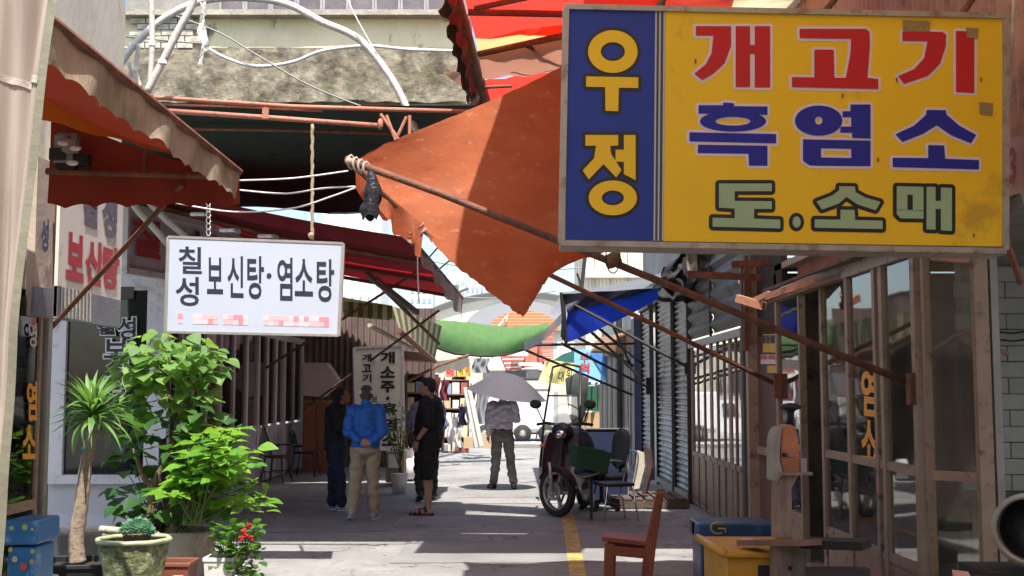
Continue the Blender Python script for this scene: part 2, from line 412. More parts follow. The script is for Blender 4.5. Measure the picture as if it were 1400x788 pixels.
def shelf_thing(x, y, lab, seed, w=1.2, h=1.9, d=.4, axis='y'):
    t = T('shelf_rack', lab, 'shelf', (x,y,.1)); rr = random.Random(seed)
    wood = M('shelf_wood', (.17,.11,.07), .7, .3, 6, .1)
    dims = (lambda a, b, c_: (b, a, c_)) if axis == 'y' else (lambda a, b, c_: (a, b, c_))
    for k in range(5): mk('shelf', MB().box((x,y,.15+k*h/4.2),dims(w,d,.03)), wood, t)
    for s in (-1,1):
        c = (x, y+s*w/2, .1+h/2) if axis == 'y' else (x+s*w/2, y, .1+h/2)
        mk('side_panel', MB().box(c, dims(.03,d,h)), wood, t)
    return t
shelf_thing(4.9,9.6,'brown wooden shelf rack at the back of the glass shop',3)
cols_item = [(.5,.42,.3),(.35,.09,.06),(.08,.2,.12),(.55,.5,.42),(.1,.14,.3),(.45,.3,.1)]
rr = random.Random(5)
for k in range(9):
    lv = rr.randrange(4); yy = 9.1 + .12*k; c_ = cols_item[k%6]; h = rr.uniform(.15,.28); lv = k%4
    z = .165+lv*1.9/4.2
    j = T('storage_jar', f"{['beige','dark red','dark green','pale','navy','ochre'][k%6]} lidded jar on {['the lowest','the second','the third','the top'][lv]} shelf in the glass shop", 'jar', (4.75,yy,z), 'jars on the shelves of the glass shop')
    mk('body', MB().lathe([(0,0),(.05,0),(.055,h*.5),(.045,h*.85),(0,h*.85)], (4.75,yy,z), 12), M('jar%d'%(k%6), c_, .4), j, True)
    mk('lid', MB().lathe([(0,h),(.05,h),(.05,h*.86),(0,h*.86)], (4.75,yy,z), 12), M_black, j)
fr = T('display_fridge', 'pale refrigerator cabinet standing behind the glass front', 'refrigerator', (3.75,10.6,.1))
mk('cabinet', MB().box((3.75,10.9,1.0),(.8,.6,1.8)), M('fridge_enamel', (.5,.5,.47), .35, .08, 3), fr)
mk('door', MB().box((3.75,10.58,1.0),(.74,.04,1.7)), M('fridge_door', (.38,.4,.4), .3, .1, 3), fr); mk('handle', MB().tube([(3.45,10.53,.9),(3.45,10.53,1.3)],.015,8), M_chrome, fr)
tb = T('shop_table', 'low dark table inside the glass shop', 'table', (3.5,8.6,.1))
mk('tabletop', MB().box((3.6,8.6,.82),(.8,1.2,.04)), M('table_wood', (.16,.09,.06), .5), tb)
for sx in (-1,1):
    for sy in (-1,1): mk('leg', MB().box((3.6+sx*.35,8.6+sy*.55,.45),(.05,.05,.7)), M_dark, tb)
ac = T('apron', 'dark apron hanging on a wooden hanger in the corner pane', 'apron', (2.92,7.75,1.9))
mk('cloth', MB().sheet(lambda u,v: V((2.80+.40*u*(1-.25*(1-v)), 7.75+.03*math.sin(u*14)+.02*math.sin(v*5), 1.98-.95*v-.28*abs(u-.5)*(1-v))), 16, 10), M('apron_cloth', (.035,.04,.04), .9), ac, True)
mk('hanger', MB().tube([(2.72,7.75,1.86),(2.95,7.75,2.0),(3.0,7.75,2.02),(3.05,7.75,2.0),(3.28,7.75,1.86)], .014, 8), M('hanger_wood', (.38,.22,.12), .5), ac)
# orange vinyl lettering on the pane
lb = T('window_lettering', 'orange vertical Korean lettering reading 염소 stuck on the shop pane', 'lettering', (2.57,9.3,1.5))
M_vin = M('orange_vinyl', (.78,.36,.04), .5, .05, 4, 0)
for ch, ya, yb, in (('염',503,568),('소',573,633)):
    a = W(1178,ya,2.585); b = W(1200,ya+3,2.585); c = W(1200,yb+3,2.585); d = W(1178,yb,2.585)
    mk('letter', letters(MB(), ch, a, b, c, d, .035, V((-.004,0,0))), M_vin, lb)
# salmon shed cladding visible below the big sign + number board
nb = T('number_board', 'faded pink board with red number 53 on the salmon cladding', 'sign', (2.70,6.6,3.0))
a,b,c,d = W(1375,190,2.72), W(1440,178,2.72), W(1440,255,2.72), W(1375,268,2.72)
mk('board', MB().slab(a,b,c,d,.02), M('pink_board', (.55,.30,.24), .6, .1, 4), nb)
mk('number', letters(MB(), '53', W(1375,205,2.70), W(1397,200,2.70), W(1397,250,2.70), W(1375,256,2.70), .04, V((-.03,0,0))), M('faded_red', (.42,.06,.05), .6), nb)
pc = T('conduit', 'thin pale conduit running up the salmon cladding beside the sign', 'conduit', (2.7,6.5,3))
mk('pipe', MB().tube([W(1387,-30,2.7), W(1384,60,2.7), W(1378,150,2.7), W(1377,190,2.7)], .010, 8), M('pale_pvc', (.6,.5,.44), .5), pc, True)
# whitewashed brick wall behind at far right
bw = T('brick_wall', 'whitewashed brick wall at the right edge behind the shop bay', 'wall', (3.9,8.2,0))
mk('wall_core', MB().box((4.2,8.36,1.4),(2.0,.12,2.8)), M('mortar', (.30,.31,.29), .9), bw)
bm = None; rr = random.Random(2)
M_wb = M('whitewashed_brick', (.42,.44,.41), .8, .12, 4, .2, rnd=.06, dirt=((.42,.42,.4), .2, 7))
for r_ in range(14):
    for k in range(5):
        x = 3.32+k*.35+(.17 if r_%2 else 0); z = .98+r_*.113
        if bm is None:
            bm = mk('brick', MB().box((0,0,0),(.345,.05,.108)), M_wb); bm.parent = bw; o = bm; bevel(o,.004,1)
        else: o = bm.copy(); COL.objects.link(o)
        o.location = V((x, 8.29+rr.uniform(-.004,.004), z)) - off(bw)
mk('lower_wall', MB().box((4.2,8.27,.45),(2.0,.08,.9)), M('brown_board', (.18,.13,.10), .7, .3, 3), bw)
mk('eave', MB().slab((3.0,6.8,2.72),(5,6.8,2.95),(5,8.4,2.6),(3.0,8.4,2.55),.06), M('grey_board', (.22,.20,.18), .8), bw)
cb = T('wire', 'thin dark cable across the whitewashed brick wall, upper of two', 'cable', (3.6,8.2,2.1), 'cables across the whitewashed wall')
mk('strand', MB().tube([P(1362,454,8.2),P(1385,456,8.2),P(1430,450,8.2)], .008, 6), M_black, cb)
cb = dup(cb, label='thin dark cable across the whitewashed brick wall, lower of two'); cb.location.z -= .055
# round metal duct mouth
du = T('metal_drum', 'round tin drum mouth with a dark inside at the right edge', 'drum', (2.6,6.0,1.0))
Mx = Matrix.Rotation(R(68),3,'X') @ Matrix.Identity(3); cd = P(1408,725,6.0)
Mx = (Matrix.Rotation(R(-35),3,'Z') @ Matrix.Rotation(R(90),3,'X'))
mk('shell', MB().lathe([(.155,-.25),(.175,-.25),(.175,0),(.165,.02),(.155,0),(.15,-.24),(0,-.24)], cd, 32, Mx), M('tin', (.45,.37,.31), .4, .2, 8, .05, metal=.5), du, True)
mk('inside', MB().lathe([(.149,-.02),(.149,-.2),(0,-.2)], cd, 32, Mx), M_black, du, True)
mk('rim', MB().lathe([(.16,.015),(.185,.015),(.185,-.03),(.16,-.03)], cd, 32, Mx), M_alu, du, True)
st = T('drum_stand', 'dark wooden stand carrying the tin drum', 'stand', (2.6,6.1,0))
mk('frame', MB().box((cd.x,cd.y+.25,.35),(.4,.4,.7)), M_dark, st)
pk = T('paper_box', 'pink paper box with open flaps at the bottom right corner', 'box', P(1325,790,6.0))
c0 = P(1325,800,6.0)
mk('carton', MB().box(c0-V((0,0,.12)),(.2,.2,.25)), M('pink_card', (.62,.30,.24), .7, .08, 5), pk)
mk('flap', MB().slab(c0+V((-.11,-.10,.005)),c0+V((0,-.10,.005)),c0+V((-.02,-.04,.07)),c0+V((-.10,-.04,.08)),.004), M('pink_card',()), pk)
mk('flap', MB().slab(c0+V((.0,-.10,.006)),c0+V((.12,-.10,.006)),c0+V((.13,-.02,.04)),c0+V((.02,-.02,.045)),.004), M('pink_card',()), pk)
mk('shelf_under', MB().box((c0.x,c0.y+.02,.30),(.35,.35,.34)), M_dark, pk)

# --- brown door bay with stickers (Y 11.6-13.1)
db = T('brown_door', 'dark brown wooden door with yellow and white stickers between the glass shops', 'door', (2.6,12.2,0))
M_brw = M('brown_wood', (.115,.06,.04), .6, .3, 3, .1, stretch=(1,1,.2))
mk('leaf', MB().box((2.66,12.05,1.12),(.05,1.05,2.16)), M_brw, db)
mk('lower_panel', MB().box((2.63,12.05,.55),(.03,.8,.7)), M_brw, db); mk('crosspiece', MB().box((2.62,12.05,1.0),(.03,1.0,.08)), M_alud, db)
mk('frame_post', MB().box((2.6,12.68,1.5),(.12,.12,3.0)), M_alud, db); mk('frame_post', MB().box((2.6,13.0,1.5),(.10,.10,3.0)), M('dark_post', (.07,.06,.06), .6), db)
mk('upper_panel', MB().box((2.68,12.2,2.75),(.06,1.5,1.1)), M_dark, db)
M_yst = M('yellow_sticker', (.62,.40,.02), .5, .1, 4, 0); M_wst = M('white_sticker', (.7,.62,.6), .5, .05, 4, 0); M_redp = M('red_print', (.5,.05,.05), .5, 0, 4, 0)
M_ink = M('black_ink', (.02,.02,.03), .5, 0, 4, 0)
for (x0,y0,x1,y1,mt_,txt,mi) in [(1043,457,1062,482,M_yst,'출입문',M_ink),(1040,485,1061,498,M_wst,'개조심',M_redp),(1049,500,1062,510,M_yst,None,None)]:
    a,b,c,d = [W(px,py,2.625) for px,py in ((x0,y0),(x1,y0),(x1,y1),(x0,y1))]
    mk('sticker', MB().slab(a,b,c,d,.003), mt_, db)
    if txt:
        hh = .45
        mk('print', letters(MB(), ('■ ■ ■■' if mt_ is M_yst else '■■ ■■'), a*.93+c*.07, b*.93+d*.07, (b*.5+c*.5), (a*.5+d*.5), 0, V((-.008,0,0))), mi, db)
# --- glazed shop with narrow panes (Y 13.2-16.9)
gs = T('glazed_shop', 'dark shop with narrow reflecting panes below slatted metal cladding', 'shop', (2.6,15,0))
M_darkal = M('dark_brown_frame', (.14,.10,.08), .5, .2, 5, .08, metal=.3)
ys = [(px, 4160/(px-700)) for px in (946,954,963,972,981,990,998,1006,1014)]
for k,(px,y) in enumerate(ys): post(gs, RX, y, .05, 2.24, .13 if k%3==0 else .07, .03, M_alud if k%3==0 else M_darkal)
for k in range(len(ys)-1):
    a, b = ys[k][1]-.05, ys[k+1][1]+.05
    pane(gs, (RX+.004,a,0), (RX+.004,b,0), .75, 2.2, GLASSC); mk('kick_panel', MB().box((RX+.01,(a+b)/2,.4),(.03,a-b,.66)), M_alud, gs); rail(gs, (RX,a,0),(RX,b,0), .74)
rail(gs, (RX,17.0,0),(RX,13.1,0), 2.28, .09, .1, M_alu, 'header')
mk('back_wall', MB().box((4.6,15,1.4),(.1,4.2,2.8)), M_wallin, gs); mk('floor_slab', MB().box((3.6,15,.02),(2.0,4.0,.04)), M_conc, gs)
M_dslat = M('dark_slat', (.11,.10,.085), .5, .3, 4, .1, metal=.3, dirt=((.03,.028,.025), .3, 3))
for (y0,y1) in ((13.15,15.05),(15.1,16.95)):
    c = MB().corr((2.60,y0,2.36),(0,0,1.75),(0,y1-y0,0),9,.05,(-1,0,0)); mk('slat_cladding', c, M_dslat, gs)
mk('seam', MB().box((2.56,15.07,3.2),(.03,.05,1.75)), M_dark, gs)
# --- three roller shutters (Y 17.1-22)
M_shut = M('shutter_metal', (.30,.30,.31), .38, .2, 3, .05, metal=.6, dirt=((.05,.05,.055), .4, 3))
for k,(p0,p1,lab) in enumerate(((924,944,'grey roller shutter nearest the glazed shop, closed'),(900,922,'middle grey roller shutter of the closed row'),(879,892,'farthest grey roller shutter beside the navy column'))):
    y1, y0 = 4160/(p0-700), 4160/(p1-700)
    t = T('roller_shutter', lab, 'roller shutter', (2.6,y0,0), 'closed roller shutters on the right')
    n = 34
    c = MB().corr((2.60,y0+.06,.12),(0,0,3.05),(0,y1-y0-.12,0),n,.03,(-1,0,0)); mk('curtain', c, M_shut, t)
    mk('guide_rail', MB().box((2.58,y0+.01,1.6),(.07,.09,3.2)), M_dark, t); mk('guide_rail', MB().box((2.58,y1-.04,1.6),(.07,.06,3.2)), M_dark, t)
    mk('bottom_bar', MB().box((2.57,(y0+y1)/2,.09),(.06,y1-y0-.12,.08)), M_alu, t); mk('housing', MB().box((2.66,(y0+y1)/2,3.33),(.3,y1-y0-.02,.32)), M_dslat, t)
nc = T('navy_column', 'navy painted column between the shutters and the far white shops', 'column', (2.6,24,0))
mk('shaft', MB().box((2.6,24.0,1.55),(.26,.55,3.1)), M('navy_paint', (.02,.025,.07), .5), nc); mk('base', MB().box((2.6,24.0,.06),(.34,.65,.12)), M_conc, nc)
# upper walls above
up = T('upper_facade', 'weathered upper storey above the roller shutters, mostly boarded', 'building', (3.2,20,3.5))
mk('wall', MB().box((3.3,20.5,5.2),(1.2,7.0,3.3)), M('grey_render', (.30,.28,.25), .9, .3, 1.5, .2), up)
mk('wall', MB().box((3.4,14.8,5.6),(1.2,4.2,3.0)), M('grey_render', ()), up)
# --- far white shop fronts (Y 25-36)
fs = T('white_shop_row', 'pale shop fronts with vertical slats at the far end of the alley, right side', 'shop', (2.6,30,0))
M_pale = M('pale_panel', (.50,.51,.50), .6, .12, 2, .05, dirt=((.3,.3,.29), .3, 3))
mk('wall', MB().box((3.1,31,1.9),(.9,10,3.8)), M('pale_wall', (.42,.43,.40), .8, .15, 1), fs)
y = 25.2; k = 0
while y < 35.5:
    wd = .42 if k%3 else .7
    mk('door_panel', MB().box((2.60,y+wd/2,1.25),(.05,wd-.06,2.3)), M_pale if k%2 else M('pale_green_panel', (.36,.42,.39), .6), fs)
    mk('mullion', MB().box((2.57,y,1.3),(.09,.05,2.5)), M_alu if k%3 else M_darkal, fs); y += wd; k += 1
mk('sign_band', MB().box((2.55,30.3,2.75),(.08,10,.4)), M('brown_band', (.25,.14,.08), .7, .3, 3), fs)
mk('drain_pipe', MB().tube([(2.5,27.3,.1),(2.5,27.3,3.6)],.07,10), M_dark, fs)
# ================================================================== LEFT SIDE
LX3 = -3.0
# --- near left building: upper cream wall, lower glass door with lettering
lbld = T('cream_building', 'cream rendered building above the left awning with a glass door below', 'building', (-3.2,6,0))
M_cream = M('cream_render', (.64,.60,.47), .85, .08, 1.5, .12, dirt=((.42,.39,.3), .15, 2.5), stretch=(1,1,.5))
mk('wall', MB().box((-3.7,6.0,6.1),(1.0,6.9,5.8)), M_cream, lbld)
mk('lower_wall', MB().box((-3.45,4.8,1.6),(.8,5.0,3.2)), M('left_lower_wall', (.25,.20,.17), .8, .2, 2), lbld)
mk('door_frame', MB().box((-3.0,7.52,1.15),(.07,.06,2.3)), M_alu, lbld); mk('door_frame', MB().box((-3.0,7.40,1.15),(.05,.035,2.3)), M_alud, lbld)
mk('door_frame', MB().box((-3.0,6.6,1.15),(.05,.05,2.3)), M_alud, lbld)
pane(lbld, (-2.99,7.38,0), (-2.99,6.63,0), .95, 2.2, GLASSD); pane(lbld, (-2.99,7.38,0), (-2.99,6.63,0), .2, .9, GLASSD)
rail(lbld, (-3.0,7.38,0), (-3.0,6.63,0), .92); rail(lbld, (-3.0,7.38,0), (-3.0,6.63,0), .16)
mk('door_shade_sheet', MB().box((-3.03,7.0,1.15),(.02,.9,2.2)), M_dark, lbld)  # flat dark sheet stands in for the unlit space behind the glass
ll = T('door_lettering', 'orange and cream vertical lettering on the near left glass door', 'lettering', (-2.98,7.1,1.4))
mk('letter', letters(MB(), '염', W(36,520,-2.98), W(50,522,-2.98), W(50,575,-2.98), W(36,575,-2.98), .03, V((.004,0,0))), M_vin, ll)
mk('letter', letters(MB(), '소', W(30,580,-2.98), W(48,582,-2.98), W(48,628,-2.98), W(30,628,-2.98), .03, V((.004,0,0))), M_vin, ll)
mk('letter', letters(MB(), '영', W(38,440,-2.98), W(50,442,-2.98), W(50,475,-2.98), W(38,475,-2.98), .02, V((.004,0,0))), M('cream_print', (.6,.56,.5), .5), ll)
# board above the door
bd = T('side_board', 'narrow beige sign board with blue marks behind the plastic sheet', 'sign', (-2.95,7.3,2.6))
a,b,c,d = W(52,215,-2.95), W(73,222,-2.95), W(71,435,-2.95), W(45,432,-2.95)
mk('panel', MB().slab(a,b,c,d,.05), M('beige_board', (.46,.38,.31), .6, .1, 2), bd)
a,b,c,d = W(55,300,-2.93), W(66,300,-2.93), W(65,345,-2.93), W(54,345,-2.93)
mk('print', letters(MB(), '성', a,b,c,d, .05, V((.006,0,0))), M('navy_print', (.06,.07,.16), .5), bd)
mk('lower_strip', MB().slab(W(48,392,-2.93),W(72,395,-2.93),W(71,434,-2.93),W(46,431,-2.93),.02), M('slate_print', (.16,.17,.2), .5), bd)
mk('wooden_edge', MB().bar(P(76,200,7.62),P(66,458,7.62),.035), M('old_wood', (.20,.12,.08), .8), bd)
# meter and bulbs cluster under the awning
el = T('electric_meter', 'cluster of electric meter boxes and small bulbs under the left awning', 'meter', P(92,205,7.2))
rr = random.Random(4)
for k in range(7):
    p_ = P(78+rr.random()*34, 190+rr.random()*36, 6.5+rr.random()*.2)
    mk('box', MB().box(p_, (.07+rr.random()*.05,.06,.06+rr.random()*.04)), M_black if k%2 else M('grey_plastic', (.25,.25,.24), .5), el)
for (x,y) in ((86,196),(103,203),(99,223)):
    mk('bulb', MB().ball(P(x,y,6.42), (.035,.02,.016), 10, 6), M('bulb_glass', (.8,.8,.78), .2), el, True)

# --- left awning 1
aw = T('left_awning', 'faded pink-beige awning with scalloped valance and red underside, upper left', 'awning', (-3.0,6,2.9))
M_val = M('valance_canvas', (.42,.32,.25), .85, .22, 4, .2, bsc=25, trans=.12, dirt=[((.25,.225,.15), .42, 2.6), ((.50,.35,.27), .3, 7)], stretch=(1,1,.5))
M_redc = M('red_canvas', (.26,.035,.016), .8, .2, 3, .15, trans=.07, tcol=(.36,.035,.01), dirt=((.18,.03,.02), .25, 3))
M_orangec = M('orange_canvas', (.55,.14,.02), .8, .2, 3, .15, trans=.55, tcol=(.9,.27,.03))
XA = -1.6; zt = 1.62+.808*1.6; zb = 1.62+.691*1.6; Y0, Y1 = 3.9, 6.79
def valf(u, v):
    y = Y0+(Y1-Y0)*u; sc_ = .018*abs(math.sin(u*46)) if v > .95 else 0
    sag = .012*math.sin(u*31)+.02*noise.noise(V((u*9,v*2,1)))
    return V((XA + .008*math.sin(u*40+v*2) + .016*v*math.sin(u*17), y, zt + (zb-zt)*v + sc_ + sag*.4*(v) ))
mk('valance', MB().sheet(valf, 220, 6), M_val, aw, True)
def rooff(u, v):
    y = Y0+(Y1-Y0)*u; x = XA - v*1.32
    return V((x, y, zt+.0+v*.42 - .05*math.sin(PI*v) + .02*math.sin(u*20)*math.sin(PI*v)))
mk('roof_sheet', MB().sheet(rooff, 24, 8), M_redc, aw, True)
# far end panel (triangle) and scalloped hem
def endf(u, v):
    x = XA - u*1.12; top = zt+u*.37-.05*math.sin(PI*u)-.02; bot = zb-.035+.025*abs(math.cos(u*PI*6.0))-.10*(0) 
    return V((x, Y1+.03*math.sin(u*15+v)*v, top+(bot-top)*v))
mk('end_panel', MB().sheet(endf, 60, 6), M_redc, aw, True)
mk('inner_flap', MB().sheet(lambda u,v: V((-2.72+u*.78, 5.8+u*.8, 3.20-.10*u-.13*v+.01*math.sin(u*20))), 12, 2), M_orangec, aw, True)
mk('front_bar', MB().tube([(XA,Y0,zt-.01),(XA,Y1,zt-.01)], .02, 8), M_steel, aw)
mk('cross_bar', MB().tube([(XA,Y1-.05,zt-.02),(-2.8,Y1-.05,zt+.35)], .018, 8), M_steel, aw)
mk('cross_bar', MB().tube([(-2.7,6.7,2.89),(-1.65,6.7,2.86)], .02, 8), M_steel, aw)
mk('strut', MB().tube([(-2.13,6.7,2.87),(-2.13,6.7,3.12)], .012, 8), M_steel, aw)
mk('arm', MB().tube([P(63,456,7.7), P(160,350,7.2), P(250,252,6.75)], .016, 8), M_steel, aw)
mk('bracket', MB().box(P(62,462,7.68),(.06,.06,.14)), M_steel, aw)

# --- flat wall sign 칠성 보신탕
sg = T('vertical_wall_sign', 'off-white wall sign with grey 칠성 over red 보신탕 under the left awning', 'sign', (-3.12,8.6,2.5))
xs = -3.12; ya, yb = 8.0, 9.3
mk('panel', MB().box((xs-.04,(ya+yb)/2,2.75),(.08,yb-ya,1.24)), M('sign_offwhite', (.66,.63,.56), .5, .08, 2, .03, dirt=((.4,.37,.3), .2, 3)), sg)
zz = lambda y, py: 1.62+(535-py)/1600*y
def q_on(x0,y0t,x1,y0b):   # quad on plane xs from photo columns, constant world heights
    return None
def panel_letters(name, txt, s0, s1, z0, z1, mat, bold):
    Ya = ya+(yb-ya)*s0; Yb = ya+(yb-ya)*s1
    mk(name, letters(MB(), txt, (xs,Ya,z1),(xs,Yb,z1),(xs,Yb,z0),(xs,Ya,z0), bold, V((.006,0,0))), mat, sg)
M_gp = M('grey_print', (.13,.12,.16), .5, .05, 4, 0); M_rp = M('faded_red_print', (.38,.012,.02), .5, .1, 4, 0)
panel_letters('letter', '칠', .30,.55, 2.83,3.16, M_gp, .05); panel_letters('letter', '성', .62,.88, 2.80,3.16, M_gp, .05)
for ch,(s0,s1) in zip('보신탕',((.10,.36),(.38,.64),(.66,.95))): panel_letters('letter', ch, s0, s1, 2.40, 2.74, M_rp, .05)
mk('lower_panel', MB().box((xs-.035,(ya+yb)/2,2.23),(.075,yb-ya,.22)), M('slate_print', ()), sg)
for k in range(9): mk('stripe', MB().extr([V((xs+.004,ya+.06+k*.07,2.13)),V((xs+.004,ya+.09+k*.07,2.13)),V((xs+.004,ya+.075+k*.07,2.34)),V((xs+.004,ya+.055+k*.07,2.34))],(.002,0,0)), M('pale_stripe', (.5,.48,.4), .5), sg)
bk = T('sign_brackets', 'steel bar frame that carries the wall sign out from the cream building', 'bracket', (-3.2,8.6,3))
mk('bar', MB().tube([(-3.24,7.9,3.3),(-3.24,9.4,3.3)],.02,8), M_steel, bk); mk('bar', MB().tube([(-3.24,7.9,2.2),(-3.24,7.9,3.3)],.02,8), M_steel, bk)

# --- white framed shop window facing us (Y=14)
wv = T('white_shopfront', 'white framed shop window with white skirting facing the camera on the left', 'shop front', (-4.9,14,0))
Yw = 14.0
def fpx(name, x0,y0,x1,y1, Y, t, mat, par, **k):
    a = P(x0,y0,Y); b = P(x1,y1,Y)
    return mk(name, MB().box(((a.x+b.x)/2, Y+t/2, (a.z+b.z)/2), (abs(b.x-a.x), t, abs(a.z-b.z))), mat, par, **k)
M_wfr = M('white_frame', (.66,.66,.67), .5, .06, 3, .05, dirt=((.42,.4,.38), .25, 4))
fpx('header', 40,372,228,392, Yw-.03, .14, M_wfr, wv); fpx('frame', 210,392,227,652, Yw, .10, M_wfr, wv)
fpx('frame', 66,392,84,652, Yw, .10, M_wfr, wv); fpx('frame', 40,392,60,700, Yw+.1, .10, M_wfr, wv)
fpx('inner_frame', 84,392,210,397, Yw+.02, .08, M_wfr, wv); fpx('inner_frame', 202,397,210,650, Yw+.02, .08, M_wfr, wv)
fpx('sill', 63,650,229,662, Yw-.05, .16, M_wfr, wv)
M_tg = M('skirting_panel', (.60,.60,.62), .55, .05, 3, .1, wave=((.48,.48,.5), 60, 'X'))
fpx('skirting', 66,662,227,708, Yw+.03, .06, M_tg, wv); fpx('plinth', 62,708,229,722, Yw-.02, .14, M_wfr, wv)
pn = MB(); a = P(84,397,Yw+.06); b = P(202,650,Yw+.06); pn.extr([V((a.x,Yw+.06,b.z)),V((b.x,Yw+.06,b.z)),V((b.x,Yw+.06,a.z)),V((a.x,Yw+.06,a.z))],(0,.006,0)); mk('pane', pn, GLASSD, wv)
fpx('room_back', 20,390,235,720, Yw+1.2, .05, M_dark, wv)
fpx('blind', 90,398,200,468, Yw+.14, .02, M('green_blind', (.30,.33,.26), .8, .1, 2), wv)
fpx('lace_curtain', 86,470,112,640, Yw+.2, .02, M('net_curtain', (.3,.32,.3), .9, .2, 6, .2), wv)
fpx('soffit', 0,355,228,372, Yw+.05, .1, M('grey_board', ()), wv)
lw = T('window_characters', 'white outlined black brush characters on the white framed window', 'lettering', P(165,470,Yw))
M_wo = M('white_outline', (.75,.75,.74), .5, 0, 4, 0)
for ch,(x0,y0,x1,y1) in (('칠',(133,436,157,458)),('성',(160,434,186,464)),('보',(142,464,176,490)),('신',(146,488,176,512)),('탕',(146,514,176,540))):
    mk('outline', ltr_px(MB(), ch, x0-1.5,y0-1.5,x1+1.5,y1+1.5, Yw, .085, V((0,-.004,0))), M_wo, lw)
    mk('letter', ltr_px(MB(), ch, x0,y0,x1,y1, Yw, .02, V((0,-.008,0))), M_ink, lw)
# --- big angled lightbox above it
lb2 = T('angled_lightbox', 'large grey-pink lightbox sign with dark characters behind the hanging white sign', 'sign', (-3.8,15,3.3))
A = P(172,275,13.2); B = P(408,334,17.2); A = V((A.x,13.2,3.72)); B = V((B.x,17.2,3.72)); z0 = 2.98
M_lbx = M('lightbox_face', (.62,.58,.62), .35, .1, 1, .02, dirt=((.45,.42,.47), .3, 1.5))
mk('face', MB().slab(V((A.x,A.y,z0)), V((B.x,B.y,z0)), B, A, -.15), M_lbx, lb2)
for (p_,q_) in ((V((A.x,A.y,z0)),V((B.x,B.y,z0))), (A,B), (V((A.x,A.y,z0)),A)):
    mk('frame', MB().bar(p_+V((.02,-.03,0)), q_+V((.02,-.03,0)), .07, .07), M_wfr, lb2)
dv = (B-A)
for ch, s0, s1, mt_ in (('칠',.02,.16,None),('성',.22,.36,1),('보',.42,.56,1),('신',.60,.74,1),('탕',.80,.95,1)):
    a = A+dv*s0; b = A+dv*s1
    mk('letter', letters(MB(), ch, a-V((0,0,.1)), b-V((0,0,.1)), b-V((0,0,.55)), a-V((0,0,.55)), .03, V((.03,-.03,0))), M_redp if mt_ is None else M('dark_print', (.05,.05,.06), .5, 0, 4, 0), lb2)
# flexible ducts by the lightbox
for k,(pts,lab) in enumerate((([(170,262),(190,290),(214,316),(235,340)],'pale flexible duct sagging left of the hanging white sign'),([(190,262),(226,300),(262,330)],'pale flexible duct that runs down behind the white sign corner'))):
    d_ = T('flexible_duct', lab, 'duct', P(*pts[0],12.0))
    mk('hose', MB().tube([P(x,y,12.0) for x,y in pts], .035, 10), M('duct_vinyl', (.52,.48,.38), .7, .1, 40, .3, bsc=60), d_, True)
for k,(x,y) in enumerate(((270,300),(310,322),(362,330))):
    f_ = T('spotlight_arm', ['short white lamp arm left on top of the hanging sign row','short white lamp arm in the middle above the white sign','short white lamp arm right above the white sign'][k], 'lamp', P(x,y,12.6), 'white lamp arms above the hanging sign')
    mk('arm', MB().tube([P(x-8,y-7,12.6),P(x+12,y-7,12.4)], .022, 8), M_white, f_); mk('socket', MB().tube([P(x+12,y-7,12.4),P(x+16,y-5,12.35)], .03, 8), M_alu, f_)

# --- left shop with pinkish frames (X=-4.5, Y 14.4-25)
ls = T('left_glass_shop', 'long left shop front with pinkish white frames in deep shade', 'shop', (-4.5,20,0))
M_pkf = M('pinkish_frame', (.62,.52,.53), .5, .12, 3, .05)
pxs = [228,246,262,280,300,318,336,352,364,376,388,400,412]
for k,px in enumerate(pxs):
    y = 7200/(700-px); post(ls, -4.5, y, .02, 2.62, .10+.006*k, .09, M_pkf)
for k in range(len(pxs)-1):
    a, b = 7200/(700-pxs[k])+.06, 7200/(700-pxs[k+1])-.06
    pane(ls, (-4.5,a,0), (-4.5,b,0), 1.02, 2.6, GLASSD if k%3 else GLASSC)
    mk('kick_panel', MB().box((-4.5,(a+b)/2,.5),(.05,b-a,.96)), M('pink_kick', (.45,.39,.41), .6, .15, 3), ls)
rail(ls, (-4.5,14.2,0), (-4.5,25.1,0), 2.66, .12, .12, M_pkf, 'header')
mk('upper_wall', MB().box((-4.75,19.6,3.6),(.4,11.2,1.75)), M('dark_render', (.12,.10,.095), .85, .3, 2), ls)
mk('back_wall', MB().box((-6.4,19.6,1.4),(.1,11,2.8)), M_wallin, ls); mk('floor_slab', MB().box((-5.5,19.6,.03),(1.9,11,.06)), M_conc, ls)
ylw = T('lit_lightbox', 'small lit yellow lightbox seen through the left shop glass', 'sign', (-5.2,17,1.6))
mk('face', MB().box((-5.2,17.6,1.75),(.1,.4,.9)), M('yellow_glow', (.9,.62,.12), .5, .1, 5, 0, emit=1.6), ylw); mk('frame', MB().box((-5.25,17.6,1.75),(.06,.5,1.0)), M_black, ylw)
# end wall facing us at Y=25
ew = T('dark_end_wall', 'dark ribbed metal wall at the far end of the shaded left recess', 'wall', (-3.7,25,0))
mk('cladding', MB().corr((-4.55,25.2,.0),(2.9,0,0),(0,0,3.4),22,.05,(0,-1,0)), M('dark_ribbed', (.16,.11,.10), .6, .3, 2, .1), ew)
pb = T('orange_locker', 'orange-brown wooden locker against the dark end wall', 'cabinet', P(430,640,23.5))
a = P(414,548,23.5); b = P(452,642,23.5)
mk('carcass', MB().box(((a.x+b.x)/2,23.7,a.z/2),(b.x-a.x,.4,a.z)), M('orange_wood', (.46,.19,.11), .6, .2, 4, .1), pb)
for k in range(2): mk('door', MB().box((a.x+.15+.27*k,23.48,a.z/2),(.24,.03,a.z-.1)), M('orange_wood2', (.30,.11,.06), .6, .2, 4, .1), pb)
hd = T('vent_hood', 'pale pinkish vent hood with a slanted side above the orange locker', 'hood', P(440,520,23.4))
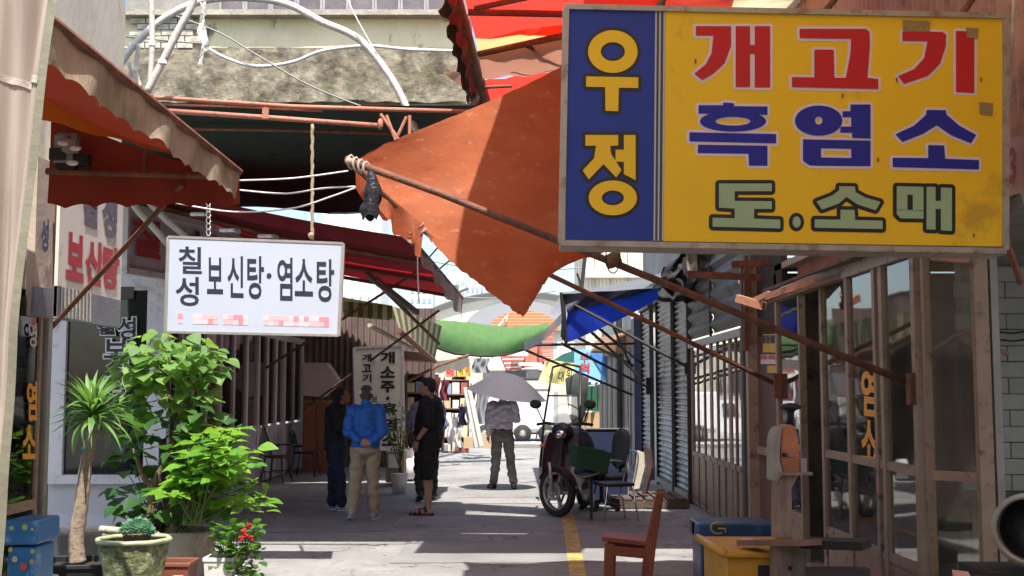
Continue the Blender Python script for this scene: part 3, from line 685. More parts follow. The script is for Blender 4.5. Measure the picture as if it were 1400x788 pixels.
a = [P(412,496,23.2),P(446,496,23.2),P(464,522,23.2),P(440,543,23.2),P(414,541,23.2)]
mk('shell', MB().extr(a,(0,.5,0)), M('hood_paint', (.62,.46,.47), .5, .1, 3), hd)
bevel(hd.children[0], .02, 2)

# --- second awning, dark red, Y 12.2-18.6
a2 = T('dark_red_awning', 'dark red awning over the left shops with a pale worn valance', 'awning', (-4.3,15,3.9))
M_dred = M('dark_red_canvas', (.16,.018,.02), .8, .25, 3, .15, trans=.34, tcol=(.75,.02,.03), dirt=((.09,.012,.015), .3, 3))
def r2(u, v):
    y = 12.2+6.4*u; x = -1.03 - v*3.6 + .25*u*(1-v)
    return V((x, y, 3.22+.30*v*3.3*.82 - .08*math.sin(PI*v) - .09*u + .03*math.sin(u*9)*math.sin(v*PI)))
mk('roof_sheet', MB().sheet(r2, 26, 14), M_dred, a2, True)
M_pv = M('pale_valance', (.46,.33,.31), .85, .15, 4, .15, trans=.25, dirt=((.3,.22,.2), .3, 5))
mk('valance', MB().sheet(lambda u,v: r2(u,0)+V((.03*math.sin(u*30)*v,0,-(.12+.26*u)*v*1.0+.015*math.sin(u*60)*v)), 50, 4), M_pv, a2, True)
mk('near_side', MB().sheet(lambda u,v: r2(0,u*.75)+V((0,.01+.02*math.sin(u*11)*v,-.16*v*(1-u*.3))), 24, 3), M_dred, a2, True)
mk('front_bar', MB().tube([r2(k/6,0)+V((-.02,0,-.03)) for k in range(7)], .03, 8), M_steel, a2)
for k,u in enumerate((0.02,.3,.62,.97)):
    mk('rafter', MB().tube([r2(u,0)+V((0,0,-.05)), r2(u,.5)+V((0,0,-.06)), r2(u,1)+V((0,0,-.06))], .028, 8), M_steel, a2)
for k,(p_,q_) in enumerate((((364,503,17),(585,362,15.5)),((415,560,21),(600,425,18.4)),((500,372,15),(600,470,18)),((515,380,15),(560,430,16.5)))):
    mk('arm', MB().tube([P(*p_),P(*q_)], .02+.004*(k>1), 8), M_steel, a2)
fl = T('folded_arm', 'grey folded metal awning arms under the dark red awning', 'awning arm', P(560,410,15.5))
for (p_,q_) in (((505,378,15.2),(552,415,16)),((525,392,15.4),(571,428,16.2))): mk('channel', MB().bar(P(*p_),P(*q_),.05,.07), M('grey_channel', (.24,.22,.2), .5, .2, 5), fl)
# --- striped awning 3 beyond
a3 = T('striped_awning', 'cream and olive striped side curtain of the awning beyond the dark red one', 'awning', P(570,460,21))
M_cr = M('cream_stripe', (.50,.44,.26), .8, .15, 3, .1, trans=.2, dirt=((.33,.28,.16), .3, 4)); M_ol = M('olive_stripe', (.13,.12,.055), .8, .15, 3, .1, trans=.15)
TL_, TR_, BR_, BL_ = P(536,418,20), P(604,446,24.5), P(594,494,24.5), P(546,452,20.0)
for k in range(16):
    s0 = k/16; s1 = (k+1)/16
    mk('stripe', MB().quad(TL_.lerp(TR_,s0),TL_.lerp(TR_,s1),BL_.lerp(BR_,s1),BL_.lerp(BR_,s0)), M_cr if k%2==0 else M_ol, a3)
TL2,TR2 = P(470,412,20.2), P(536,418,20.1); 
for k in range(10):
    s0 = k/10; s1 = (k+1)/10
    mk('stripe', MB().quad(TL2.lerp(TR2,s0),TL2.lerp(TR2,s1),TL2.lerp(TR2,s1)-V((0,0,.26)),TL2.lerp(TR2,s0)-V((0,0,.26))), M_cr if k%2==0 else M_ol, a3)
mk('roof_sheet', MB().quad(TL_,TR_,TR_+V((-3.4,.8,.5)),TL_+V((-3.4,-1.4,.5))), M_ol, a3)
mk('arm', MB().tube([P(505,445,20),P(565,478,22)],.04,8), M('cream_pipe', (.4,.36,.25), .6), a3)
mk('edge_bar', MB().tube([BL_,BR_],.05,8), M_steel, a3)
ct = T('cream_cloth_awning', 'cream sagging cloth awning below the green net', 'awning', P(620,480,28))
q = [P(590,468,27),P(600,458,29),P(646,482,31),P(640,493,29),P(596,495,27)]
mk('cloth', MB().sheet(lambda u,v: (P(592,468,27).lerp(P(648,482,31),u)).lerp(P(594,492,26.5).lerp(P(640,490,30),u), v)-V((0,0,.12*math.sin(PI*u)*v)), 14, 5), M('cream_cloth', (.78,.75,.6), .8, .08, 3, .05, trans=.35), ct, True)
mk('pole', MB().tube([P(594,497,26.6),P(640,488,30)],.02,6), M_steel, ct)
mk('hem', MB().sheet(lambda u,v: P(596,494,26.5).lerp(P(642,490,30),u)-V((0,0,.25*v+.04*math.sin(u*12)*v)), 14, 2), M('grey_brown_cloth', (.30,.27,.22), .8, .2, 3), ct, True)

# ================================================================== OVERPASS / CONCRETE WALL
cw = T('concrete_overbridge', 'stained concrete wall of an old upper storey that bridges the alley', 'building', (-2.8,15,4))
M_cwl = M('mossy_concrete', (.25,.215,.155), .95, .3, 2.0, .45, bsc=14, dirt=[((.38,.34,.25), .28, 7), ((.075,.062,.042), .5, 3.0), ((.12,.12,.05), .15, 1.6)])
M_cwp = M('peeling_paint_wall', (.80,.73,.48), .9, .12, 2.5, .3, bsc=14, dirt=[((.33,.30,.20), .22, 1.5), ((.13,.115,.08), .14, 3.0)], stretch=(1,1,.45))
aa = P(160,86,15); bb = P(640,86,15)
def rough(x0,x1,z0,z1,Y,amp,sc_,nx,nz):
    return MB().sheet(lambda u,v: V((x0+(x1-x0)*u, Y - amp*(.5+noise.fractal(V(((x0+(x1-x0)*u)*sc_, (z1-z0)*v*sc_, Y)), 1.0, 2.0, 4)), z0+(z1-z0)*v + (.05*noise.noise(V((u*14,5,0))) if v == 0 else 0))), nx, nz)
zl = P(400,140,15).z; zm = P(400,66,15).z; zu = P(400,24,15).z
mk('lower_band', rough(aa.x, bb.x, zl, zm, 14.98, .010, 6.0, 200, 56), M_cwl, cw, True)
mk('upper_band', rough(aa.x, bb.x, zm, zu, 15.06, .02, 1.2, 60, 12), M_cwp, cw, True)
mk('mass', MB().box(((aa.x+bb.x)/2, 15.95, (zl+zu)/2), (bb.x-aa.x, 1.65, zu-zl)), M_cwp, cw)
mk('ledge', MB().box(((aa.x+bb.x)/2, 14.98, zu+.03),(bb.x-aa.x,.22,.07)), M('ledge_concrete', (.36,.33,.27), .9, .3, 4, .3), cw)
mk('left_wall', MB().box((-6.0,15.4,3.7),(2.4,.6,2.6)), M('dark_render', ()), cw)
M_wb2 = M('old_painted_brick', (.56,.53,.43), .9, .12, 3, .3, dirt=((.28,.26,.2), .35, 5), rnd=.1)
bm2 = None
for r_ in range(6):
    for k in range(4):
        x = P(178,0,14.9).x + k*.21 + (.1 if r_%2 else 0); z = P(0,64,14.9).z + r_*.083
        if bm2 is None: bm2 = mk('brick', MB().box((0,0,0),(.195,.06,.07)), M_wb2); bm2.parent = cw; o = bm2
        else: o = bm2.copy(); COL.objects.link(o)
        o.location = V((x+.08,15.0+random.uniform(-.006,.006),z+.04)) - off(cw)
# windows over the ledge
M_wgrey = M('grey_window_frame', (.30,.29,.28), .5, .15, 4)
for k in range(9):
    x0 = P(300,0,15.2).x + k*.345
    fw = mk('window', MB().box((x0+.17,15.22,zu+.06+.55),(.34,.06,.06)).box((x0+.015,15.22,zu+.35),(.03,.06,.6)).box((x0+.325,15.22,zu+.35),(.03,.06,.6)).box((x0+.17,15.22,zu+.08),(.34,.06,.05)), M_wgrey, cw)
    mk('pane', MB().box((x0+.17,15.24,zu+.36),(.28,.01,.55)), M('ribbed_dark_glass', (.15,.13,.14), .3, .2, 3), fw)
mk('upper_wall', MB().box(((aa.x+bb.x)/2,15.9,zu+1.4),(bb.x-aa.x,1.2,2.6)), M('grey_render2', (.25,.24,.22), .9), cw)
# dark green tarp canopy under it
tp = T('dark_green_tarp', 'dark green tarp canopy slung under the salmon steel truss', 'tarp', (-2.2,12,4.2))
def gt(u, v):
    y = 10.75+4.1*v; x = -5.6+ (5.45+.2*v)*u
    return V((x-(.3*v), y, 4.28-.36*v-.10*math.sin(PI*u)*math.sin(PI*v*.9)+.03*math.sin(u*17)*v+ .10*(1-u)*v))
M_gtarp = M('green_tarp', (.012,.035,.026), .75, .35, 2, .15, dirt=((.006,.012,.01), .35, 2))
mk('sheet', MB().sheet(gt, 30, 20), M_gtarp, tp, True)
mk('back_drop', MB().sheet(lambda u,v: gt(u,1)+V((0,.02*math.sin(u*20),(1-v)*1.35-.02*math.sin(u*12))), 30, 4), M_gtarp, tp, True)
# truss
tr = T('steel_truss', 'salmon painted steel pipe truss spanning the alley below the concrete', 'truss', (-2,10.6,4.3))
yt = 10.6
mk('chord', MB().tube([P(170,128,yt),P(203,133,yt),P(400,146,yt),P(640,153,yt)], .021, 8), M_oranges, tr, True)
mk('chord', MB().tube([P(190,142,yt+.02),P(330,146,yt+.02),P(440,152,yt+.02)], .012, 8), M_oranges, tr, True)
mk('chord', MB().tube([P(200,150,yt),P(380,162,yt),P(516,172,yt)], .024, 8), M_oranges, tr, True)
mk('chord', MB().tube([P(250,176,yt+.6),P(380,178,yt+.6),P(540,183,yt+.6)], .018, 8), M_steel, tr, True)
for (x0,y0,x1,y1) in ((363,147,363,161),(520,156,548,195),(528,158,541,192),(556,160,541,192),(560,158,560,190)):
    mk('web_bar', MB().tube([P(x0,y0,yt),P(x1,y1,yt)], .016, 8), M_oranges, tr)
mk('clamp', MB().ball(P(520,170,yt-.02), (.028,.03,.055), 8, 6), M_oranges, tr, True)
mk('plate', MB().box(P(363,155,yt-.03),(.06,.01,.1)), M_oranges, tr)

# ================================================================== pipes at upper left
pw = T('white_hose', 'thick white hose arching over the alley in front of the concrete wall', 'hose', P(300,5,11))
def smooth_pts(pts, n=6):
    out = []; k = len(pts)
    for i in range(k-1):
        p0, p1, p2, p3 = pts[max(i-1,0)], pts[i], pts[i+1], pts[min(i+2,k-1)]
        for j in range(n):
            t = j/n; out.append(.5*((2*p1)+(p2-p0)*t+(2*p0-5*p1+4*p2-p3)*t*t+(3*p1-p0-3*p2+p3)*t**3))
    return out+[pts[-1]]
M_hose = M('white_hose_skin', (.68,.66,.60), .7, .1, 10, .15, dirt=((.4,.37,.3), .2, 14))
mk('run', MB().tube(smooth_pts([P(x,y,11.2) for x,y in ((160,95),(185,60),(225,25),(275,2),(330,-3),(390,5),(440,30),(485,50),(515,80),(545,125),(572,186))]), .036, 10), M_hose, pw, True)
for k,(pts,r_,lab) in enumerate((
    ([(200,128),(222,85),(245,40),(262,8),(268,-20)], .034, 'white pipe crossing behind the arching hose'),
    ([(207,-10),(208,60),(205,120)], .026, 'vertical white pipe left of the concrete wall'),
    ([(152,-10),(150,40),(147,95)], .045, 'thick grey-white vertical pipe on the corner of the cream building'),
    ([(166,-10),(164,50),(158,100)], .030, 'second vertical pipe next to the thick grey one'),
    ([(190,60),(186,95),(192,120)], .020, 'short white bent pipe between the pipe bundle'),
    ([(176,85),(180,110),(174,125)], .018, 'thin white pipe stub low in the bundle'))):
    t = T('pipe', lab, 'pipe', P(*pts[0],10.4), 'pipes at the corner of the cream building')
    mk('run', MB().tube(smooth_pts([P(x,y,10.4+.12*(k%3)) for x,y in pts],4), r_, 10), M('pale_pipe', (.56,.53,.48), .6, .15, 5, .1, dirt=((.3,.27,.23), .3, 8)), t, True)
    mk('joint', MB().tube([P(pts[1][0],pts[1][1]-3,10.4+.12*(k%3)),P(pts[1][0],pts[1][1]+3,10.4+.12*(k%3))], r_*1.25, 10), M_white, t)
rg = T('peeling_strip', 'torn white tape strip dangling from the hose', 'strip', P(275,0,11))
mk('tape', MB().sheet(lambda u,v: P(273+u*(9-3*math.sin(v*9))+3*math.sin(v*11), 3+v*86, 11.1)+V((0,.03*math.sin(u*5+v*22),0)), 3, 26), M('white_tape', (.75,.73,.68), .7, .1, 12, .2), rg, True)
# ================================================================== HANGING WHITE SIGN
YS = 10.5
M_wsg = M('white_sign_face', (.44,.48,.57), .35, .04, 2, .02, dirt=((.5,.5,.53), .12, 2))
ws = T('hanging_white_sign', 'white lightbox sign reading 칠성 보신탕·염소탕 hung across the alley', 'sign', P(350,458,YS))
def fq(x0,y0,x1,y1,Y): return P(x0,y0,Y),P(x1,y0,Y),P(x1,y1,Y),P(x0,y1,Y)
q = [P(230,324,YS),P(469,333,YS),P(463,459,YS),P(226,454,YS)]
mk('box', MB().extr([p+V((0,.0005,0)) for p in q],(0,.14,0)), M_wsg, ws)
for a,b in ((0,1),(1,2),(2,3),(3,0)): mk('frame', MB().bar(q[a]+V((0,.01,0)),q[b]+V((0,.01,0)),.03,.022), M_alu, ws)
def bil(q, s, t): return (q[0].lerp(q[1],s)).lerp(q[3].lerp(q[2],s), t)
def put(q, txt, x0,y0,x1,y1, bx, bold, mat, par, lift, name='letter'):
    """photo-pixel rectangle inside a sign face, bx = photo rectangle of the face"""
    f = lambda x,y: P(x,y,YS)
    return mk(name, letters(MB(), txt, f(x0,y0), f(x1,y0+(x1-x0)*.03), f(x1,y1+(x1-x0)*.03), f(x0,y1), bold, V((0,lift,0))), mat, par)
M_ink2 = M('dark_ink', (.025,.025,.045), .4, 0, 4, 0)
for ch,(x0,y0,x1,y1) in (('칠',(244,337,276,374)),('성',(240,378,272,418)),('보',(283,352,305,402)),('신',(311,350,333,407)),('탕',(338,350,361,409)),('염',(379,352,400,411)),('소',(403,354,428,405)),('탕',(433,354,457,413))):
    put(q, ch, x0,y0,x1,y1, None, .018, M_ink2, ws, -.0015)
mk('dot', MB().tube([P(368,377,YS)+V((0,-.001,0)),P(368,377,YS)+V((0,-.006,0))], .022, 14), M_ink2, ws)
rr = random.Random(9)
pa = [M('faded_number_a', (.62,.40,.44), .5, .05, 4, 0), M('faded_number_b', (.64,.50,.54), .5, .05, 4, 0), M('faded_number_c', (.55,.24,.28), .5, .05, 4, 0)]
for k in range(30):
    x = 243+k*6.9
    if k in (1,2,8,14,15,16): continue
    for j in range(2):
        a,b,c,d = fq(x, 429+k*.16+j*7, x+6.7, 435.6+k*.16+j*7, YS)
        mk('faded_digit_block', MB().extr([a,b,c,d],(0,-.002,0)), pa[rr.choice([0,1,1,2,0])], ws)
ro = T('rope', 'knotted tan rope holding up the hanging white sign', 'rope', P(425,171,10.55))
mk('strand', MB().tube([P(427,170+k*6.3,10.56)+V((.004*math.sin(k*2.2),0,0)) for k in range(26)], [.014+.004*(k%2) for k in range(26)], 6), M('rope', (.42,.33,.22), .9, .3, 30, .4), ro, True)
mk('knot', MB().ball(P(425,322,10.54), .028, 8, 6), M('rope', ()), ro, True)
ch_ = T('chain', 'short chain at the left end of the hanging white sign', 'chain', P(285,318,10.56))
for k in range(6): mk('link', MB().tube([P(285+3*math.cos(t*PI/3),318-k*8+5*math.sin(t*PI/3),10.56) for t in range(7)], .006, 5), M_alu, ch_, True)

# ================================================================== BIG YELLOW SIGN
YB = 6.0
bs_ = T('big_yellow_sign', 'large yellow and blue lightbox sign reading 우정 개고기 흑염소 도.소매, upper right', 'sign', P(1070,340,YB))
M_yel = M('sign_yellow', (.90,.54,.010), .6, .06, 1.2, .02, dirt=((.60,.34,.02), .12, 1.6)); M_blu = M('sign_blue', (.010,.036,.28), .6, .12, 1.5, .02)
def C(cx, cy, Y=YB): return P(760+cx/2.1875, cy/2.1875, Y)
def face(pts, lift, mat, name, par=bs_):
    vs = [C(*p) + V((0,-lift,0)) for p in pts]; fs = [tuple(t) for t in tri_poly(pts)]
    return mk(name, MB().add(vs, fs), mat, par)
corner = [(32,22),(1342,52),(1342,738),(18,722)]
mk('casing', MB().extr([C(*p)+V((0,.004,0)) for p in [(26,18),(1345,48),(1345,745),(14,726)]],(0,.20,0)), M('sign_casing', (.30,.28,.25), .5, .1, 3, .05, metal=.4), bs_)
for a,b in (((30,22),(1344,50)),((1344,50),(1343,748)),((14,728),(1344,752)),((30,22),(16,728))):
    mk('frame', MB().bar(C(*a),C(*b),.034,.028), M('sign_frame', (.42,.36,.30), .5, .15, 6, .1, metal=.3, dirt=((.25,.18,.12), .3, 10)), bs_)
mk('underside', MB().extr([C(14,726)+V((0,0,-.0)),C(1344,750),C(1344,750)+V((0,.22,0)),C(14,726)+V((0,.22,0))],(0,0,-.02)), M('sign_frame',()), bs_)
face([(328,30),(1340,53),(1340,738),(322,722)], .002, M_yel, 'face')
face([(36,24),(300,29),(294,720),(30,716)], .002, M_blu, 'side_face')
M_strp = M('stripe_white', (.5,.47,.42), .5, .05, 4, 0); M_strd = M('stripe_dark', (.05,.05,.10), .5, .05, 4, 0)
face([(300,29),(328,30),(322,722),(294,720)], .0022, M_strd, 'stripe')
for x in (297,309,322): face([(x,29),(x+5,29.5),(x-.5,721),(x-5.5,720)], .0035, M_strp, 'stripe')
M_red = M('sign_red', (.56,.010,.014), .65, .06, 3, 0); M_sb = M('sign_royal_blue', (.014,.016,.30), .65, .06, 3, 0); M_pg = M('sign_pale_green', (.34,.46,.26), .6, .06, 3, 0)
M_pk = M('sign_pink_white', (.78,.64,.68), .5, .04, 3, 0); M_bk = M('sign_black', (.015,.013,.013), .5, 0, 3, 0)
def ell(cx, cy, rx, ry, n=32): return [(cx+rx*math.cos(2*PI*k/n), cy+ry*math.sin(2*PI*k/n)) for k in range(n)]
def glyph(polys, rings, fill, edge, ew, name='letter'):
    """polys: filled outlines; rings: (cx,cy,rx,ry,hole rx,hole ry). edge stroke ew lies under the fill"""
    mb = MB(); me_ = MB(); kk = [0]
    for pl in polys:
        mb.add([C(*p)+V((0,-.007,0)) for p in pl], [tuple(t) for t in tri_poly(pl)])
        n = len(pl)
        for i in range(n):
            (x0,y0),(x1,y1) = pl[i], pl[(i+1)%n]; L = math.hypot(x1-x0,y1-y0) or 1; nx, ny = -(y1-y0)/L*ew, (x1-x0)/L*ew
            kk[0] += 1; l_ = -.003-.00006*kk[0]
            me_.add([C(x0+nx,y0+ny)+V((0,l_,0)),C(x1+nx,y1+ny)+V((0,l_,0)),C(x1-nx,y1-ny)+V((0,l_,0)),C(x0-nx,y0-ny)+V((0,l_,0))],[(0,1,2,3)])
            me_.add([C(*p)+V((0,l_-.00003,0)) for p in ell(x0,y0,ew,ew,10)],[tuple(range(10))])
    for cx,cy,rx,ry,hx,hy in rings:
        for b_,l_,R1,R2,H1,H2 in ((mb,.0072,rx,ry,hx,hy),(me_,.0029,rx+ew,ry+ew,max(1,hx-ew*.7),max(1,hy-ew*.7))):
            n = 36; o = [C(*p)+V((0,-l_,0)) for p in ell(cx,cy,R1,R2,n)]; i_ = [C(*p)+V((0,-l_,0)) for p in ell(cx,cy,H1,H2,n)]
            b_.add(o+i_, [(k,(k+1)%n,(k+1)%n+n,k+n) for k in range(n)])
    mk(name+'_edge', me_, edge, bs_); mk(name, mb, fill, bs_)
rect = lambda x0,y0,x1,y1: [(x0,y0),(x1,y0),(x1,y1),(x0,y1)]
# 개 고 기
glyph([[(418,80),(523,80),(523,140),(503,192),(470,222),(437,241),(413,222),(448,193),(465,160),(470,108),(418,108)],
       [(537,80),(580,80),(580,136),(594,136),(594,80),(640,80),(640,263),(594,263),(594,163),(580,163),(580,262),(537,262)]], [], M_red, M_pk, 8)
glyph([[(728,88),(925,88),(937,96),(938,140),(931,234),(963,238),(963,268),(705,262),(705,232),(772,233),(772,150),(830,150),(832,234),(866,234),(880,160),(882,118),(728,116)]], [], M_red, M_pk, 8)
glyph([[(1035,96),(1155,97),(1166,105),(1165,140),(1148,192),(1112,228),(1040,253),(1022,229),(1070,208),(1100,175),(1110,125),(1035,124)],
       [(1195,94),(1250,96),(1250,280),(1195,277)]], [], M_red, M_pk, 8)
# 흑 염 소
glyph([[(500,308),(532,310),(532,319),(632,320),(632,345),(426,341),(426,316),(500,316)],
       [(399,397),(658,402),(658,430),(399,424)], [(424,434),(632,437),(632,497),(577,496),(575,461),(424,459)]], [(529,364,99,31,52,13)], M_sb, M_pk, 8)
glyph([[(880,314),(940,314),(940,416),(885,414),(885,398),(850,398),(850,380),(882,380),(882,352),(856,352),(856,334),(880,334)],
       [(738,418),(940,422),(940,447),(738,444)],[(738,444),(792,445),(792,497),(758,496),(738,482)],[(882,446),(940,447),(940,498),(882,498)],[(792,472),(882,474),(882,498),(792,497)]], [(785,362,71,45,11,12)], M_sb, M_pk, 8)
glyph([[(1108,330),(1164,331),(1168,345),(1205,377),(1256,405),(1240,430),(1180,405),(1138,376),(1098,401),(1035,426),(1014,403),(1070,377),(1105,345)],
       [(1112,435),(1160,436),(1163,476),(1264,480),(1264,508),(1006,501),(1006,473),(1112,474)]], [], M_sb, M_pk, 8)
# 도 . 소 매
glyph([[(487,550),(645,550),(645,573),(534,573),(534,602),(645,603),(645,626),(592,626),(592,655),(670,658),(670,684),(468,679),(468,652),(534,654),(534,625),(487,622)]], [], M_pg, M_bk, 11)
glyph([ell(719,665,12,17,20)], [], M_pg, M_bk, 11)
glyph([[(846,558),(893,559),(895,576),(925,592),(970,605),(955,630),(900,612),(868,590),(845,610),(795,628),(778,604),(825,586),(846,570)],
       [(850,628),(892,629),(894,659),(976,661),(976,686),(773,682),(773,657),(850,658)]], [], M_pg, M_bk, 11)
glyph([[(1018,558),(1098,560),(1098,585),(1018,583)],[(1018,583),(1050,584),(1050,630),(1018,630)],[(1066,584),(1098,585),(1098,632),(1066,630)],[(1018,628),(1098,630),(1098,655),(1030,654),(1018,642)],
       [(1107,560),(1134,560),(1134,602),(1150,602),(1150,562),(1183,563),(1183,692),(1150,690),(1150,626),(1134,626),(1134,688),(1107,687)]], [], M_pg, M_bk, 11)
# 우 정
glyph([[(90,230),(246,233),(246,265),(188,264),(186,334),(148,333),(147,262),(90,261)]], [(170,156,74,64,36,28)], M_yel, M_bk, 10)
glyph([[(88,405),(186,405),(186,436),(162,438),(165,462),(196,510),(180,532),(142,492),(98,538),(80,511),(114,475),(120,437),(88,437)],
       [(203,405),(238,405),(238,540),(203,522),(203,486),(178,484),(178,449),(203,449)]], [(170,593,72,52,33,22)], M_yel, M_bk, 10)
M_tape = M('old_tape', (.32,.22,.08), .4, .2, 12, .2)
for (x0,y0,x1,y1) in ((1035,62,1118,98),(1225,84,1262,118),(1264,307,1306,347)): face([(x0,y0),(x1,y0+3),(x1-2,y1),(x0+2,y1-4)], .009, M_tape, 'tape')
for (x,y) in ((417,185),(856,288),(962,480),(1270,240),(1248,705),(1018,240)): face(ell(x,y,3,8,8), .009, M('rust_spot', (.2,.1,.03), .7, 0, 4, 0), 'rust_spot')
sb = T('sign_brackets', 'steel hanger frame between the big yellow sign and the salmon wall', 'bracket', (2.2,6.2,3.6))
for (a,b) in ((C(1200,60,6.2),C(1290,-60,6.6)),(C(800,40,6.2),C(900,-80,7.2)),(C(300,30,6.2),C(380,-90,7.5)),(C(1340,700,6.2),V((2.75,6.3,2.2)))): mk('bar', MB().tube([a,b],.018,8), M_steel, sb)

# ================================================================== ORANGE TARP AWNING (right, near)
ot = T('orange_tarp_awning', 'torn orange tarp awning with a rust brown shade, hanging over the alley centre', 'awning', (2.6,9,2.6))
M_otarp = M('orange_tarp', (.40,.115,.045), .78, .25, 2.2, .10, bsc=60, trans=.34, tcol=(.95,.13,.03), dirt=[((.27,.085,.04), .35, 1.6), ((.52,.24,.13), .12, 11)], stretch=(.8,1,1.8))
ctl = {  # u along the upper edge (street tip to wall), v from near edge down to the far lower edge
 0: [(478,222,7.62),(540,192,7.9),(640,152,8.3),(770,92,8.8),(900,30,9.2)],
 1: [(497,244,7.7),(565,250,8.0),(670,225,8.3),(775,190,8.7),(905,130,9.1)],
 2: [(530,285,7.75),(600,300,7.95),(690,292,8.2),(775,275,8.5),(905,230,8.9)],
 3: [(562,302,7.78),(612,340,7.9),(690,385,8.1),(768,330,8.3),(905,330,8.6)],
 4: [(572,312,7.8),(630,366,7.9),(715,436,8.05),(743,392,8.3),(790,330,8.5)]}
def cr(p0,p1,p2,p3,t): return .5*((2*p1)+(p2-p0)*t+(2*p0-5*p1+4*p2-p3)*t*t+(3*p1-p0-3*p2+p3)*t**3)
def lin(arr, s):
    n = len(arr)-1; x = min(max(s,0),1)*n; i = min(int(x), n-1); return arr[i].lerp(arr[i+1], x-i)
def crs(arr, s):
    n = len(arr)-1; x = min(max(s,0),1)*n; i = min(int(x), n-1); t = x-i
    return cr(arr[max(i-1,0)],arr[i],arr[i+1],arr[min(i+2,n)],t)
G_ = [[P(*c) for c in ctl[k]] for k in range(5)]
def tarp(u, v):
    p = crs([crs(row, u) if k < 3 else lin(row, u).lerp(crs(row, u), .15) for k, row in enumerate(G_)], v)
    fo_ = v*9+u*2.2+.9*noise.noise(V((u*2.5,v*2.5,4)))
    wv_ = .055*(abs(math.sin(fo_))**.6-.5)*(1-.6*u)+.012*math.sin(v*46+u*9)*(1-u*.5)*(.4+.6*math.sin(PI*min(1,u*1.4)))+.03*noise.noise(V((u*4,v*9,2)))+.012*noise.noise(V((u*22,v*30,5)))
    frag = .02*noise.noise(V((u*60,0,3))) if v > .98 else 0
    return p+V((0,.3,1))*wv_*.8+V((0,0,frag))
mk('canvas', MB().sheet(tarp, 90, 60), M_otarp, ot, True)
# drooping torn front flap at the street end
mk('flap', MB().sheet(lambda u,v: P(486,232,7.6).lerp(P(580,308,7.8),u)+V((.03*math.sin(u*18)*v,.05*math.sin(u*11+1)*v,-(.12+.10*u+.10*abs(noise.noise(V((u*9,0,0)))))*v)), 40, 8), M_otarp, ot, True)
mk('flap', MB().sheet(lambda u,v: P(560,318,7.75).lerp(P(580,303,7.8),u)+V((.02*math.sin(v*9+u*3),0,-.10*v)), 6, 6), M_pv, ot, True)
near = [P(472,218,7.5), P(600,264,7.5), P(770,332,7.52), P(900,384,7.54), P(1060,450,7.56), P(1248,526,7.6)]
mk('arm', MB().tube(near, .024, 10), M_steel, ot, True)
mk('arm', MB().tube([P(700,352,11.2),P(760,380,11.2), P(900,447,11.25), P(1062,526,11.4)], .024, 10), M_steel, ot, True)
mk('bracket', MB().box(P(1251,532,7.52),(.09,.08,.20)), M_steel, ot); mk('bracket', MB().box(P(1064,528,11.36),(.09,.08,.24)), M_steel, ot)
mk('front_bar', MB().tube([P(474,218,7.5),P(545,285,7.75),P(590,325,7.85)], .018, 8), M_steel, ot)
mk('collar', MB().lathe([(.045,-.05),(.05,0),(.045,.05)], P(838,356,7.5), 12, Matrix.Rotation(R(70),3,'Y')), M('wrapped_cloth', (.25,.12,.07), .9, .3, 12, .4), ot)
kn = T('rope_knot', 'pale rope knots tied round the street end of the long rusty pole', 'rope', P(482,224,7.5))
for k in range(4): mk('loop', MB().tube([P(480+k*7,222+k*3,7.5)+V((.045*math.cos(t*PI/4)*.4,.03*math.cos(t*PI/4),.045*math.sin(t*PI/4))) for t in range(9)], .009, 6), M('rope_pale', (.45,.36,.3), .9, .2, 20, .3), kn, True)
mk('ball', MB().ball(P(477,221,7.48), .026, 10, 8), M('rope_pale', ()), kn, True)
wl = T('wire_loop', 'thin wire loops hanging from the collar of the long rusty pole', 'wire', P(838,356,7.4))
mk('loop', MB().tube([P(838+10*math.cos(t*PI/7),352+22*math.sin(t*PI/7),7.45) for t in range(15)], .004, 5), M_black, wl, True)
bb_ = T('black_plastic_bag', 'shiny black plastic bag tied at the end of the long rusty pole', 'bag', P(506,232,7.5))
def bag(u, v):
    t = u*2*PI; r_ = (.018+.03*min(1,v*2.2)+.010*noise.noise(V((u*5,v*4,1)))*3*v)
    c = P(507+2*math.sin(v*4),232+v*66,7.46)
    return c+V((r_*math.cos(t)*(1.15+.25*math.sin(3*t+v*5)*v), r_*.6*math.sin(t), .02*math.sin(3*t)*v))
mk('film', MB().sheet(bag, 26, 16), M('black_film', (.02,.02,.028), .18, .3, 9, .35, bsc=20), bb_, True)

# ================================================================== RED CANOPY HIGH UP
rc = T('red_canopy', 'high canopy of red and cream cloths on a steel frame, top centre right', 'canopy', (1.5,12,5.2))
M_rdc = M('bright_red_cloth', (.55,.022,.018), .8, .12, 2, .08, trans=.62, tcol=(.95,.045,.03)); M_crc = M('orange_cream_cloth', (.62,.42,.20), .8, .1, 2, .08, trans=.5, tcol=(.85,.48,.2))
M_brc = M('brown_pink_cloth', (.40,.20,.15), .85, .1, 2, .1, trans=.35, tcol=(.5,.24,.16)); M_crm = M('cream_sheet', (.62,.52,.34), .8, .1, 1.5, .08, trans=.5, dirt=((.4,.3,.18), .3, 2))
Zc = 5.25
def cq(name, pts, mat, z=None, drop=0, nu=12, nv=6):
    q = [G(x, y, (z or Zc)) for x,y in pts]
    return mk(name, MB().sheet(lambda u,v: bil(q,u,v)+V((0,0,-drop*math.sin(PI*u)*math.sin(PI*v)+.015*math.sin(u*19+v*3))), nu, nv), mat, rc, True)
cq('cloth', [(622,-70),(900,-70),(905,14),(640,20)], M_rdc)
cq('cloth', [(640,18),(905,14),(890,40),(650,53)], M_rdc, Zc+.02)
cq('cloth', [(652,53),(800,22),(1300,-40),(1300,0),(800,48),(655,71)], M_crc) if False else None
